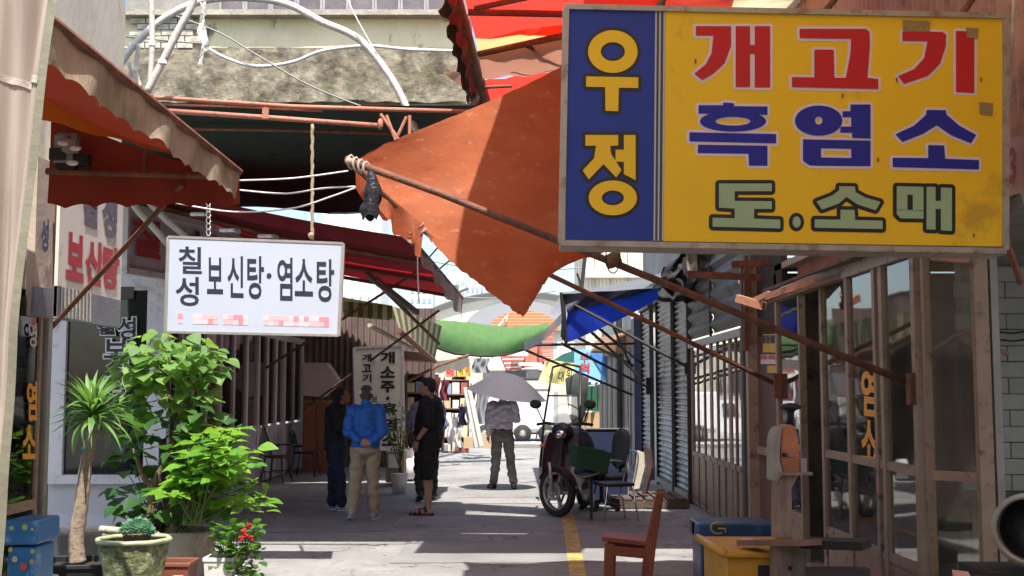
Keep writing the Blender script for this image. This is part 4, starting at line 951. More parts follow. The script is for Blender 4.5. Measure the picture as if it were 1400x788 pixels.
cq('cloth', [(650,53),(800,25),(800,45),(654,72)], M_crc, Zc+.03)
cq('cloth', [(654,76),(800,46),(800,96),(660,108)], M_brc, Zc-.05, .12)
cq('cloth', [(656,112),(800,88),(800,120),(664,138)], M_rdc, Zc+.06)
cq('cloth', [(800,-70),(1150,-70),(1135,14),(800,14)], M_crm, Zc+.12, .12)
cq('cloth', [(905,-30),(1010,-30),(1000,12),(890,14)], M_rdc, Zc+.10)
cq('cloth', [(800,20),(1130,16),(1100,96),(800,110)], M_crm, Zc+.08)
mk('side_bar', MB().tube([G(620,-10,Zc),G(640,60,Zc),G(664,140,Zc)], .07, 8), M('rotten_wood', (.26,.15,.09), .9, .4, 8, .4), rc, True)
def rag(u, v):
    p = G(628,-20,Zc).lerp(G(662,138,Zc),u)
    return p+V((-.10*v+.02*math.sin(u*40)*v+.05*noise.noise(V((u*14,v,0)))*v, 0, -.16*v+.05*noise.noise(V((u*20,3,0)))*v))
mk('ragged_edge', MB().sheet(rag, 60, 4), M_redc, rc, True)
mk('ragged_edge', MB().sheet(lambda u,v: rag(u,v)+V((-.09,-.05,.05)), 60, 4), M('brown_rag', (.27,.13,.07), .9, .3, 9, .3), rc, True)
for (x0,y0,x1,y1,r_) in ((640,17,790,20,.035),(650,12,790,-18,.03),(655,74,780,47,.035),(720,62,780,86,.03),(660,120,700,118,.02),(905,-10,905,40,.03)):
    mk('tube', MB().tube([G(x0,y0,Zc-.06),G(x1,y1,Zc-.06)], r_, 8), M_steel, rc)
M_brt = M('brown_tarp', (.30,.16,.11), .85, .15, 2, .1, trans=.06)  # nearly opaque, so the last cloth of the added bay blocks the sun
# unseen nearer bay, added to shade the big sign and orange tarp
nc2 = T('added_shade_canopy', 'added unseen cream and red cloth canopy bay that shades the big yellow sign', 'canopy', (2,5.5,5.2))
for k,(y0,y1,m_) in enumerate(((-2.0,1.2,M_crm),(1.2,3.4,M_crc),(3.4,5.0,M_crm),(5.0,6.4,M_crm),(6.4,8.7,M_brt))):
    mk('cloth', MB().sheet(lambda u,v: V((.0+4.0*u+.12*math.sin(v*5+k)*(1-u), y0-.06+(y1-y0+.12)*v+(.55*noise.noise(V((u*5,1,2)))*v if y1 > 8 else 0), Zc+.004*k-.06*math.sin(PI*v)*math.sin(PI*u))), 16, 8), m_, nc2, True)
for y in (1.2,3.4,5.0,6.8,8.7): mk('tube', MB().tube([V((.1,y,Zc-.05)),V((4.0,y,Zc-.05))], .03, 8), M_steel, nc2)
mk('tube', MB().tube([V((.1,-2,Zc-.05)),V((.1,8.3,Zc-.05))], .03, 8), M_steel, nc2)
# supports of that canopy back to the wall
mk('tube', MB().tube([V((0.0,12.6,Zc-.05)),V((3.0,12.6,Zc-.05))], .035, 8), M_steel, rc); mk('tube', MB().tube([V((-.3,14.6,Zc-.05)),V((3.0,14.6,Zc-.05))], .035, 8), M_steel, rc)
fg = T('cloth_scrap', 'pinkish torn cloth scrap sticking out left of the red canopy edge', 'cloth', P(625,98,13.5))
mk('scrap', MB().sheet(lambda u,v: P(606,99,13.5).lerp(P(640,96-10*v+20*v*v,13.5),u)+V((0,.05*v,-.16*u*v)), 8, 5), M_brc, fg, True)
ck = T('rag_bundle', 'pale rag bundle tied at the lower corner of the red canopy', 'cloth', P(645,138,13.6))
mk('bundle', MB().sheet(lambda u,v: P(638+14*u+4*math.sin(v*12),110+v*38,13.6)+V((0,.08*math.sin(u*6+v*9),0)), 8, 14), M('dirty_white_rag', (.48,.38,.32), .9, .25, 14, .4), ck, True)

# ================================================================== right side odds above the shop
lt = T('awning_rail', 'rusty lattice rails sticking out under the big yellow sign', 'rail', P(1080,370,9.2))
for (x0,y0,x1,y1,Y) in ((1000,362,1170,352,12.0),(940,375,1120,384,12.4),(1090,352,1110,385,12),(1020,350,1020,480,12.6)):
    mk('bar', MB().bar(P(x0,y0,Y),P(x1,y1,Y),.05,.07), M_steel, lt)
for k in range(12): mk('tie', MB().bar(P(1010+k*13,361-k*.7,12.0),P(1016+k*13,369-k*.7,12.0),.015,.02), M_steel, lt)
lw2 = T('broken_lath', 'broken salmon wooden laths sticking out above the glass shop', 'lath', P(1035,410,10.5))
M_lath = M('salmon_lath', (.46,.22,.14), .7, .2, 8, .2)
mk('lath', MB().bar(P(1008,408,10.6),P(1045,419,10.4),.06,.07), M_lath, lw2); mk('lath', MB().bar(P(1030,412,10.5),P(1052,402,10.3),.04,.05), M_lath, lw2)
mk('lath', MB().bar(P(1048,406,10.3),P(1150,372,9.2),.03,.06), M_lath, lw2); mk('lath', MB().bar(P(1052,413,10.3),P(1175,370,8.8),.025,.03), M('old_wood',()), lw2)
mk('awning_roll', MB().tube([P(1070,402,10.4),P(1160,366,9.0),P(1240,335,7.9)], .06, 10), M('grey_roll', (.22,.17,.15), .8, .3, 6, .3), lw2, True)
gj = T('hanging_gourd', 'small black weight hanging in the first glass pane', 'weight', P(1087,422,10.9))
mk('cord', MB().tube([P(1086,408,10.9),P(1086,420,10.9)], .006, 5), M_black, gj); mk('weight', MB().lathe([(0,.05),(.022,.045),(.028,0),(.025,-.05),(0,-.055)], P(1086,426,10.9), 10), M_black, gj)
tc_ = T('torn_black_tarp', 'ragged black tarp bundle hanging above the roller shutters', 'tarp', P(915,375,16.5))
M_btarp = M('black_tarp', (.022,.02,.024), .8, .3, 5, .4)
mk('bundle', MB().sheet(lambda u,v: P(906+u*52-8*v+5*noise.noise(V((u*5,v*5,1))), 392-u*42*(1-v)-v*(2)-32*v*u*0+(-30+24*u)*(1-v)*0 -34*(1-v)*0 + (v-.5)*46+4*noise.noise(V((u*7,v*3,7))), 16.4)+V((0,.3*noise.noise(V((u*4,v*4,3))),0)), 22, 16), M_btarp, tc_, True)
mk('fringe', MB().sheet(lambda u,v: P(934+u*60, 352-6*u, 16.2).lerp(P(932+u*50, 366+14*abs(math.sin(u*9)), 16.2), v), 30, 4), M_btarp, tc_, True)
for k,(pts,c) in enumerate((([(938,346),(966,346),(962,382),(940,388)],(.17,.15,.12)),([(966,344),(992,344),(986,380),(964,384)],(.13,.115,.09)),([(990,344),(1006,344),(1003,372),(988,380)],(.19,.16,.12)))):
    t = T('hanging_sack', ['grey-brown cloth hung above the shutters, left of three','darker brown cloth hung above the shutters, middle of three','tan cloth hung above the shutters, right of three'][k], 'cloth', P(*pts[0],15.8), 'cloths hung above the shutters')
    q4 = [P(x,y,15.6+.3*k) for x,y in pts]
    mk('cloth', MB().sheet(lambda u,v: bil(q4,u,v)+V((0,.12*math.sin(u*10+k)+.04*math.sin(v*7),0)), 14, 6), M('sack%d'%k, c, .9, .25, 6, .3), t, True)
sc2 = T('slatted_canopy', 'slatted metal awning roof leaning over the far shutter', 'canopy', P(935,380,17))
mk('slats', MB().corr(P(924,398,17.2),P(944,372,17.0)-P(924,398,17.2),V((0,2.2,0)),5,.04,(0,0,-1)), M_shut, sc2)

# ---- blue awning
ba = T('blue_awning', 'bright blue and grey tarp awning, roof shade coloured into its side curtain, over the right side shops', 'awning', (2.6,18,3.2))
M_bl = M('blue_tarp', (.012,.045,.42), .55, .15, 3, .15, trans=.55, tcol=(.02,.10,.95)); M_gyt = M('grey_tarp_and_shade', (.045,.05,.075), .6, .2, 3, .2, trans=.2); M_lgt = M('pale_grey_tarp', (.42,.45,.50), .6, .12, 3, .15, trans=.3)
mk('side_curtain', MB().sheet(lambda u,v: P(775,469-v*42,17.2).lerp(P(902,408-v*14,17.6),u)+V((.01*math.sin(v*8),.05*math.sin(u*12+v*2),-.03*math.sin(u*PI)*(1-v))), 26, 8), M_bl, ba, True)
mk('side_curtain_shade', MB().sheet(lambda u,v: P(769,402-0*v,17.15).lerp(P(900,394,17.55),u).lerp(P(775,428,17.2).lerp(P(902,395,17.6),u), v)+V((0,.06*math.sin(u*14+v*5),0)), 26, 8), M_gyt, ba, True)  # the roof's shade on the blue curtain, put in as a darker sheet
mk('roof_sheet', MB().sheet(lambda u,v: V((.74+.0*v+1.9*u, 17.1+6.5*v, 3.06+.42*u-.05*math.sin(PI*u)+.1*v)), 10, 12), M_lgt, ba, True)
mk('front_valance', MB().sheet(lambda u,v: V((.78+.04*math.sin(u*16)*v, 17.1+1.1*u, 3.06-.72*v*(1-u*.2))), 10, 6), M_gyt, ba, True)
mk('clear_curtain', MB().sheet(lambda u,v: P(768,428+14*v,18.0).lerp(P(717,468+12*v,19.5),u)+V((0,.03*math.sin(u*9),-.06*math.sin(PI*u))), 16, 5), M('clear_grey_vinyl', (.5,.54,.58), .3, .1, 3, .1, trans=.4, alpha=.8), ba, True)
for (a,b) in ((P(785,417,17.15),P(942,503,17.2)),(P(768,470,17.2),P(882,528,21.0)),(P(716,478,19.5),P(864,540,23.0)),(P(720,472,19.5),P(868,470,23.0)),(P(806,452,18),P(880,520,22)),(P(820,450,19),P(880,500,22.5)),(P(790,462,18.5),P(866,500,23)),(P(835,440,20),P(868,512,23.5)),(P(767,400,17.1),P(774,472,17.2))):
    mk('arm', MB().tube([a,b], .024, 8), M_dark if a.x > 1.4 else M('blackened_steel', (.035,.025,.025), .6, .2, 6), ba)
mk('bracket', MB().box(P(941,504,17.1),(.10,.08,.16)), M_dark, ba); mk('bracket', MB().box(P(888,528,20.9),(.12,.1,.3)), M_dark, ba)
cbn = T('brown_flap', 'brown wooden awning flap beyond the blue awning', 'awning', P(850,470,26))
mk('board', MB().slab(P(818,462,26),P(868,452,26),P(866,482,26),P(808,480,25.5),.05), M('flap_wood', (.22,.12,.07), .8, .3, 3), cbn)

# ================================================================== FAR CENTRE
sn = T('green_shade_net', 'green shade net sagging across the alley in the distance', 'net', P(670,470,26))
M_net = M('green_net', (.13,.25,.09), .9, .15, 5, .12, bsc=40, trans=.45, tcol=(.12,.30,.09), dirt=[((.08,.17,.06), .25, 14)])
def net(u, v):
    top = crs([P(592,437,25.5),P(640,441,26),P(700,447,26.5),P(752,442,27)], u)
    bot = crs([P(584,468,25),P(620,483,25.5),P(685,486,26),P(740,470,27)], u)
    return top.lerp(bot, v)+V((0,-.2*math.sin(PI*v),.006*math.sin(u*50)*math.sin(PI*v)+.02*noise.noise(V((u*16,v*2,0)))))
mk('net', MB().sheet(net, 90, 16), M_net, sn, True); mk('edge_rope', MB().tube([net(k/20,1) for k in range(21)], .03, 6), M_dark, sn, True)
# big dome roof building
dm = T('domed_hall', 'white domed market hall with an orange shuttered arch in the distance', 'building', (0,90,0))
c = P(705,470,90)
def dome(u, v):
    a = -PI*.5+PI*u; x = c.x+9.0*math.sin(a); h = P(0,398,90).z - (P(0,398,90).z-P(0,446,90).z)*(abs(math.sin(a))**2.2)
    return V((x, 90+14*v, h))
mk('roof', MB().sheet(dome, 40, 2), M('white_membrane', (.80,.80,.78), .6, .03, 1), dm, True)
def archp(r0, r1, Y, sx=1.0):
    mb = MB(); n = 24; cc = P(712,452,Y)
    vs = []
    for k in range(n+1):
        a = PI*k/n
        for r_ in (r0, r1): vs.append(V((cc.x+r_*sx*math.cos(a), Y, cc.z+r_*.5*math.sin(a))))
    mb.add(vs, [(2*k,2*k+1,2*k+3,2*k+2) for k in range(n)]); return mb
mk('gable', MB().extr([V((dome(k/30,0).x, 90.6, dome(k/30,0).z-.5)) for k in range(31)]+[V((c.x+9,90.6,0)),V((c.x-9,90.6,0))],(0,.3,0)), M('cream_gable', (.60,.58,.48), .8, .05, 1), dm)
mk('arch_band', MB().extr([V((P(712,0,90).x+4.4*math.cos(PI*k/20), 90.2, P(0,452,90).z+2.3*math.sin(PI*k/20))) for k in range(21)],(0,.3,0)), M('grey_arch', (.27,.28,.30), .7, .05, 1), dm)
mk('shutter_panel', MB().extr([V((P(716,0,89.9).x+2.7*math.cos(PI*k/20), 89.9, P(0,452,90).z+1.5*math.sin(PI*k/20))) for k in range(21)],(0,.2,0)), M('orange_panel', (.62,.27,.12), .6, .1, 2, .1, wave=((.35,.13,.06), 1.4, 'Z')), dm)
mk('sign_letters', letters(MB(), 'llery', P(674,444,89.7)+V((0,0,-.4)), P(694,428,89.7)+V((0,0,.1)), P(697,434,89.7), P(678,448,89.7)+V((0,0,-.3)), .02, V((0,-.1,0))), M_white, dm)
# apartment towers, distance haze put into their pale blue-white colour
M_apt = M('apartment_haze_tint', (.60,.66,.72), .8, .04, .1, 0); M_aw = M('apartment_window', (.28,.34,.40), .4, .05, 1, 0)
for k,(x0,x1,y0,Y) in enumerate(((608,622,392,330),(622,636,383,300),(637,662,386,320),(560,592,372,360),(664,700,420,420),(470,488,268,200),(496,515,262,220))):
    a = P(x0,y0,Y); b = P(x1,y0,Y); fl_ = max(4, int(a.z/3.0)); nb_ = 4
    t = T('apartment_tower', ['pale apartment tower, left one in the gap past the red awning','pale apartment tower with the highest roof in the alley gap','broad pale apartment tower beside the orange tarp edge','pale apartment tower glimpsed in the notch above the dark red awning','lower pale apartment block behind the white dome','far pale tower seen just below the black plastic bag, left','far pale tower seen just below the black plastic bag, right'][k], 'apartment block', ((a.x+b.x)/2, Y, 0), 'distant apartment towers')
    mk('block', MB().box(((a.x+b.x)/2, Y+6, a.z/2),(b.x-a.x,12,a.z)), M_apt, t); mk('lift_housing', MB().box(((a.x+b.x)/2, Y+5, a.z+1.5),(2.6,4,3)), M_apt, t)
    ww = MB(); n = 0
    for f in range(fl_):
        z = 2+f*3.0
        if P(0,520,Y).z > z: continue
        for j in range(nb_): ww.box((a.x+(b.x-a.x)*(j+.5)/nb_, Y-.05, z+.4),((b.x-a.x)/nb_*.6,.2,1.5)); n += 1
    mk('windows', ww, M_aw, t, kind='stuff')
# white building & the cream block at upper right of sky
cb2 = T('cream_block', 'pale cream building with hanging cables above the blue awning', 'building', (5,40,6))
a = P(800,330,34); b = P(932,440,34)
mk('wall', MB().box(((a.x+b.x)/2+1.2,37,5),(b.x-a.x+2.4,6,10)), M('cream_block_wall', (.74,.70,.55), .8, .06, 2, .05, wave=((.55,.5,.4), 3, 'X', 1)), cb2)  # the building's own cream, with wavy darker bands
for k in range(6): mk('rib', MB().box((a.x+.3+k*.48,33.95,5.3),(.05,.08,8)), M('rib_paint', (.5,.47,.38), .8), cb2)
mk('cornice', MB().box(((a.x+b.x)/2+1.2,33.9,5.0),(b.x-a.x+2.6,.3,.2)), M_pale, cb2)
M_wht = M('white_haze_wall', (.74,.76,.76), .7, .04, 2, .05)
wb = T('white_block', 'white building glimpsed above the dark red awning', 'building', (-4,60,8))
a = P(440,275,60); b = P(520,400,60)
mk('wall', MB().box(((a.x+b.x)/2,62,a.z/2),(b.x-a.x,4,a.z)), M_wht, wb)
for k in range(7): mk('rib', MB().box((a.x+.4+k*.42,59.9,a.z-2.5),(.1,.15,5)), M('rib_grey', (.5,.53,.54), .7), wb)
# red slatted shopfront beyond
rs = T('red_slatted_shop', 'market shop with red and white slatted panels beyond the alley', 'shop', P(715,500,46))
Yr = 47
def fbox(name, x0,y0,x1,y1, Y, t, mat, par): return fpx(name, x0,y0,x1,y1, Y, t, mat, par)
fbox('wall', 600,505,800,560, Yr+.6, 2, M('beige_wall', (.50,.47,.38), .8, .1, 1), rs)
M_rsl = M('red_slat', (.50,.10,.07), .6, .1, 3, .05); M_rtile = M('red_roof_sheet', (.48,.17,.12), .7, .15, 3, .1)
mk('roof_sheet', MB().extr([P(682,484,Yr),P(738,470,Yr),P(745,498,Yr),P(692,508,Yr)],(0,.2,0)), M_rtile, rs)
for k in range(9):
    x0 = 683+k*1.2; mk('slat', MB().extr([P(x0,482+k*2.8,Yr-.3),P(x0+36-k*2,481+k*2.8,Yr-.3),P(x0+36-k*2,483.3+k*2.8,Yr-.3),P(x0,484.2+k*2.8,Yr-.3)],(0,.2,0)), M_rsl if k%2==0 else M('dusky_white_slat', (.6,.5,.48), .6), rs)
for k in range(14):
    mk('slat', MB().extr([P(737,455+k*2.9,Yr-.4),P(757,454+k*2.9,Yr-.4),P(757,456+k*2.9,Yr-.4),P(737,457+k*2.9,Yr-.4)],(0,.2,0)), M_rsl if k%2 else M_rtile, rs)
fbox('white_board', 709,496,741,500, Yr-.6, .1, M_white, rs); fbox('opening_shade_slab', 660,507,760,521, Yr-.2, .1, M('shadow_grey', (.10,.10,.11), .8), rs)  # solid grey slab, coloured as the shade inside the shop opening
fbox('white_board', 700,480,722,487, Yr-.6, .1, M('pale_blue_board', (.55,.6,.7), .6), rs); fbox('fascia', 620,520,790,532, Yr-.3, .3, M('cream_fascia', (.62,.58,.44), .8, .1, 3, .05), rs)
ga = T('teal_canopy', 'teal market canopy peaking behind the yellow banner', 'canopy', P(760,490,42))
mk('cloth', MB().extr([P(750,497,42),P(770,484,42),P(790,478,42),P(796,500,42),P(748,502,42)],(0,1.5,0)), M('teal_cloth', (.16,.46,.38), .8, .1, 2, .05, trans=.3), ga)
# banners
yb_ = T('yellow_banner', 'slanted pale yellow banner with black characters 대원 in the distance', 'banner', P(765,510,34))
qy = [P(748,492,33.5),P(788,497,34),P(790,530,34),P(736,521,33.5)]
mk('cloth', MB().sheet(lambda u,v: bil(qy,u,v)+V((0,.08*math.sin(u*9+v*3),0)), 12, 6), M('yellow_cloth', (.78,.70,.26), .8, .05, 3, .05, trans=.3), yb_, True)
for ch,s0,s1,t0,t1 in (('대',.46,.62,.42,.88),('원',.68,.84,.30,.80),('장',.88,1.0,.4,.85),('개소',.24,.30,.25,.5),('흑염',.22,.32,.55,.85)):
    mk('letter', letters(MB(), ch, bil(qy,s0,t0),bil(qy,s1,t0),bil(qy,s1,t1),bil(qy,s0,t1), .02, V((0,-.15,0))), M_ink, yb_)
bb2 = T('blue_banner', 'pale blue vertical banner with red and white characters in the distance', 'banner', P(805,500,32))
fpx('cloth', 785,478,829,527, 32, .04, M('sky_blue_cloth', (.22,.48,.66), .7, .08, 1, .03), bb2)
for k,ch in enumerate('부엌'): mk('letter', ltr_px(MB(), ch, 793,482+k*14,806,494+k*14, 31.98, .03), M_redp, bb2)
mk('letter', ltr_px(MB(), '니', 795,510,805,520, 31.98, .03), M_redp, bb2)
fpx('strip', 786,521,828,526, 31.97, .02, M_white, bb2); mk('letter', ltr_px(MB(), '●■■ ▲■', 788,522,826,525.5, 31.95, .0), M('navy_print',()), bb2)
mk('swoosh', MB().extr([P(806,482,31.97),P(828,478,31.97),P(828,518,31.97)],(0,-.01,0)), M('deep_blue', (.06,.22,.55), .6), bb2)
# closed parasol & cloths
cp = T('closed_parasol', 'dark folded market parasol under the yellow banner', 'parasol', P(787,590,30))
mk('canopy', MB().lathe([(0,1.45),(.30,1.30),(.27,.9),(.20,.4),(.10,.05),(0,0)], P(789,588,30), 14), M('dark_green_cloth', (.03,.035,.03), .9, .3, 5), cp, True); mk('pole', MB().tube([P(789,600,30),P(789,520,30)],.03,8), M_dark, cp)
gc = T('green_cloth', 'dark green cloth hung at the far right stall', 'cloth', P(805,570,31))
mk('cloth', MB().sheet(lambda u,v: P(796+22*u,528+34*v,30.5)+V((0,.12*math.sin(u*16),0)), 18, 4), M('stall_green', (.04,.17,.10), .9, .2, 3, .1, trans=.2), gc, True)
wp = T('wooden_board', 'tan wooden board leaning at the far right stall', 'board', P(808,590,31)); fpx('board', 796,564,820,622, 30.6, .05, M('tan_wood', (.45,.30,.17), .7, .15, 3, .1), wp)

# ---- white truck
tk = T('white_truck', 'small white box truck crossing behind the man with the umbrella', 'truck', P(700,603,38))
Yt = 38; M_trk = M('truck_white', (.80,.80,.80), .4, .02, 1)
fpx('cargo_box', 640,536,763,592, Yt, 1.7, M_trk, tk); bevel(tk.children[-1], .05, 2)
fpx('chassis', 650,588,758,594, Yt+.1, 1.5, M_dark, tk); fpx('side_skirt', 640,586,763,589, Yt-.02, .05, M('truck_grey', (.3,.3,.31), .6), tk)
for x,k in ((714,0),(746,0),(664,0)):
    c_ = V((P(x,0,Yt).x, Yt-.02, .27)); Mr = Matrix.Rotation(R(90),3,'X')
    wh = mk('wheel', MB().lathe([(.12,-.12),(.27,-.12),(.28,0),(.27,.12),(.12,.12)], c_, 24, Mr), M_rubber, tk, True)
    mk('rim', MB().lathe([(0,.10),(.07,.11),(.10,.06),(.17,.12),(.17,.05)], c_, 20, Mr), M_alu, wh, True)
for x in (726,735): mk('guard', MB().tube([P(x,590,Yt-.05),P(x-2,600,Yt-.05)], .03, 6), M_dark, tk)
cbx = T('truck_cab', 'white truck cab', 'truck', (0,0,0)); bpy.data.objects.remove(cbx)
mk('cab', MB().extr([P(600,592,Yt),P(640,592,Yt),P(640,548,Yt),P(612,548,Yt),P(602,570,Yt)],(0,1.6,0)), M_trk, tk)
mk('cab_window', MB().extr([P(606,570,Yt-.02),P(632,570,Yt-.02),P(632,552,Yt-.02),P(613,552,Yt-.02)],(0,.02,0)), M_dark, tk)
# ---- ambient backdrop buildings behind left/right so the cross street ends
for k,(x0,x1,y0,Y,c_,lab) in enumerate(((520,612,480,52,(.45,.42,.36),'beige low shop building behind the left stalls'),(790,960,470,50,(.42,.42,.40),'grey low building behind the banners'))):
    t = T('low_building', lab, 'building', P((x0+x1)/2,530,Y)); a = P(x0,y0,Y); b = P(x1,y0,Y)
    mk('wall', MB().box(((a.x+b.x)/2,Y+3,a.z/2),(b.x-a.x,6,a.z)), M('low_wall%d'%k, c_, .8, .15, 1), t)
    for j in range(4): mk('window', MB().box((a.x+(b.x-a.x)*(j+.5)/4,Y-.03,a.z*.6),((b.x-a.x)/7,.06,1.0)), M_dark, t)

# ================================================================== LEFT FAR STALLS
rr = random.Random(21)
st_cols = [((.62,.60,.55),'white'),((.45,.35,.22),'tan'),((.34,.08,.07),'dark red'),((.52,.50,.48),'grey'),((.60,.52,.34),'cream'),((.25,.3,.42),'dull blue')]
def stall_shelf(x0,x1,y0,y1,Y,lab,rows,cols,seed):
    t = T('goods_shelf', lab, 'shelf', P((x0+x1)/2,y1,Y)); a = P(x0,y0,Y); b = P(x1,y1,Y); b.z = max(b.z,.03)
    mk('backboard', MB().box(((a.x+b.x)/2,Y+.42,(a.z+b.z)/2),(b.x-a.x,.03,a.z-b.z)), M('stall_back', (.16,.13,.11), .9), t)
    for k in range(rows+1): mk('shelf', MB().box(((a.x+b.x)/2,Y+.2,b.z+(a.z-b.z)*k/rows),(b.x-a.x,.42,.03)), M('shelf_wood',()), t)
    for x in (a.x,b.x): mk('side', MB().box((x,Y+.2,(a.z+b.z)/2),(.03,.42,a.z-b.z)), M('shelf_wood',()), t)
    r2_ = random.Random(seed); used = set()
    for i in range(rows):
        for j in range(cols):
            c_,cn = st_cols[r2_.randrange(6)]; hgt = (a.z-b.z)/rows*r2_.uniform(.5,.88); wd = (b.x-a.x)/cols
            o = mk('carton', MB().box((a.x+wd*(j+.5),Y+.16,b.z+(a.z-b.z)*i/rows+.017+hgt/2),(wd*r2_.uniform(.7,.93),.3,hgt)), M('carton_'+cn.replace(' ','_'), c_, .8, .12, 5, .1), None)
            row = ['bottom','second','third','fourth','fifth','sixth'][i]; o['category'] = 'box'; o['group'] = 'cartons on the '+lab[:40]
            o['label'] = f"{cn} carton, {['first','second','third'][j]} from left, {row} board of the {lab}"[:150]
stall_shelf(556,578,512,640,24.5,'shelf beside the 개소주 sign',5,2,1)
stall_shelf(606,640,520,618,31,'goods shelf under yellow signs',5,3,2)
stall_shelf(618,636,500,545,33,'upper rack of rolled paper',3,3,3)
def cloth_px(name, lab, cat, x0,y0,x1,y1,Y, mat, group=None, n=3):
    t = T(name, lab, cat, P((x0+x1)/2,y1,Y), group)
    mk('cloth', MB().sheet(lambda u,v: P(x0+(x1-x0)*u,y0+(y1-y0)*v,Y)+V((.03*math.sin(v*7+u),.10*math.sin(u*PI*n),0)), 16, 6), mat, t, True)
    mk('hook', MB().tube([P((x0+x1)/2,y0-4,Y),P((x0+x1)/2,y0+1,Y)], .02, 6), M_dark, t); return t
M_mar = M('maroon_cloth', (.17,.03,.045), .9, .2, 4, .1); M_gcl = M('grey_cloth', (.24,.25,.26), .9, .15, 4, .1); M_dcl = M('dark_cloth', (.05,.05,.06), .9, .2, 4, .1); M_wcl = M('white_cloth', (.66,.65,.63), .85, .08, 4, .1); M_nvc = M('navy_cloth', (.03,.035,.08), .9, .2, 4, .1)
cloth_px('hanging_garment','maroon garment hung behind the man in black shorts','garment',590,516,601,556,29,M_mar)
cloth_px('hanging_garment','second maroon garment hung beside the first, slightly shorter','garment',602,520,613,548,29.5,M_mar)
cloth_px('hanging_garment','small navy bag-like garment on the stall rail','garment',626,556,637,582,27,M_nvc)
cloth_px('hanging_cloth','grey cloth hanging on the line under the green net','cloth',646,490,668,510,30,M_gcl)
cloth_px('hanging_cloth','pale grey cloth hung behind the grey umbrella','cloth',650,532,668,580,29,M_gcl)
cloth_px('hanging_cloth','black cloth strip hung beside the leaning planks','cloth',638,528,650,575,29.4,M_dcl)
cloth_px('hanging_cloth','white cloth draped low on the left far stall','cloth',612,570,630,608,27,M_wcl)
cloth_px('hanging_cloth','white plastic sheet low beside the shelf','cloth',620,585,632,612,26,M_wcl)
pl = T('leaning_planks', 'long grey planks leaning at the left far stall', 'planks', P(648,612,28))
for (x0,y0,x1,y1) in ((636,530,652,612),(641,530,658,610)): mk('plank', MB().bar(P(x1,y1,28),P(x0,y0,28.4),.12,.03), M('grey_plank', (.40,.39,.37), .7, .15, 5, .1), pl)
cx = T('carton_box', 'tan cardboard box on the ground by the leaning planks', 'box', P(660,612,28.5)); fpx('carton', 651,593,672,613, 28.5, .4, M('cardboard', (.46,.33,.20), .85, .1, 4, .05), cx)
cx = T('carton_box', 'smaller tan cardboard box left of the leaning planks', 'box', P(640,612,28)); fpx('carton', 634,598,647,613, 28, .3, M('cardboard',()), cx)
for k,(x0,y0,x1,y1,Y,mt_,txt,tm,lab) in enumerate(((609,502,621,516,30,M('orange_sign', (.62,.22,.12), .6),'이',M_redp,'small orange-red sign with 이 hanging over the left far stall'),
        (626,497,634,515,31,M_yst,'어',M('dark_green_print', (.03,.08,.03), .6),'small yellow sign, left one of the pair below the cream cloth'),
        (635,495,643,515,31,M_yst,'이',M_redp,'small yellow sign, right one of the pair below the cream cloth'),
        (586,502,608,512,30.5,M('cream_sign', (.66,.55,.4), .6),'의류할인',M_redp,'long cream sign with red characters at the left far stall'))):
    t = T('stall_sign', lab, 'sign', P((x0+x1)/2,y1,Y)); fpx('board', x0,y0,x1,y1, Y, .05, mt_, t)
    mk('print', ltr_px(MB(), txt, x0+1.5,y0+2,x1-1.5,y1-3, Y, .05, V((0,-.01,0))), tm, t)
bd2 = T('bundle', 'heap of pale sacks at the foot of the goods shelf behind the people', 'sack', P(560,650,23.5))
for (x,y,r_) in ((548,640,.16),(560,636,.2),(556,618,.18),(572,640,.15)): mk('sack', MB().ball(P(x,y,23.2),(r_,r_*.8,r_*1.15),12,8), M_wcl, bd2, True)
rt = T('trolley', 'small hand trolley with a pale canister beside the sign', 'trolley', P(560,664,21.5))
mk('frame', MB().tube([P(540,600,21.3),P(545,660,21.3)],.02,8), M_dark, rt); mk('canister', MB().lathe([(0,0),(.09,0),(.095,.3),(.05,.36),(0,.36)], P(560,655,21.3), 14), M_wcl, rt, True)
mk('base', MB().box(P(552,660,21.4)+V((0,0,.05)),(.36,.3,.05)), M_dark, rt)
for x in (540,565): mk('wheel', MB().lathe([(0,-.02),(.05,-.02),(.05,.02),(0,.02)], P(x,664,21.3)+V((0,0,.03)), 12, Matrix.Rotation(R(90),3,'Y')), M_rubber, rt)
# awning flap dark-red low behind the 개소주 sign
rf = T('red_flap_awning', 'small red-brown awning flap above the goods shelf', 'awning', P(580,492,24)); mk('board', MB().slab(P(553,480,24),P(592,484,25),P(594,494,24.5),P(555,492,23.6),.04), M('flap_red', (.30,.08,.04), .7, .2, 4), rf)
pp_ = T('awning_pole', 'thin reddish pole slanting over the far left stalls', 'pole', P(590,505,24)); mk('pole', MB().tube([P(556,522,24),P(600,500,24),P(640,486,25)],.03,8), M_steel, pp_)

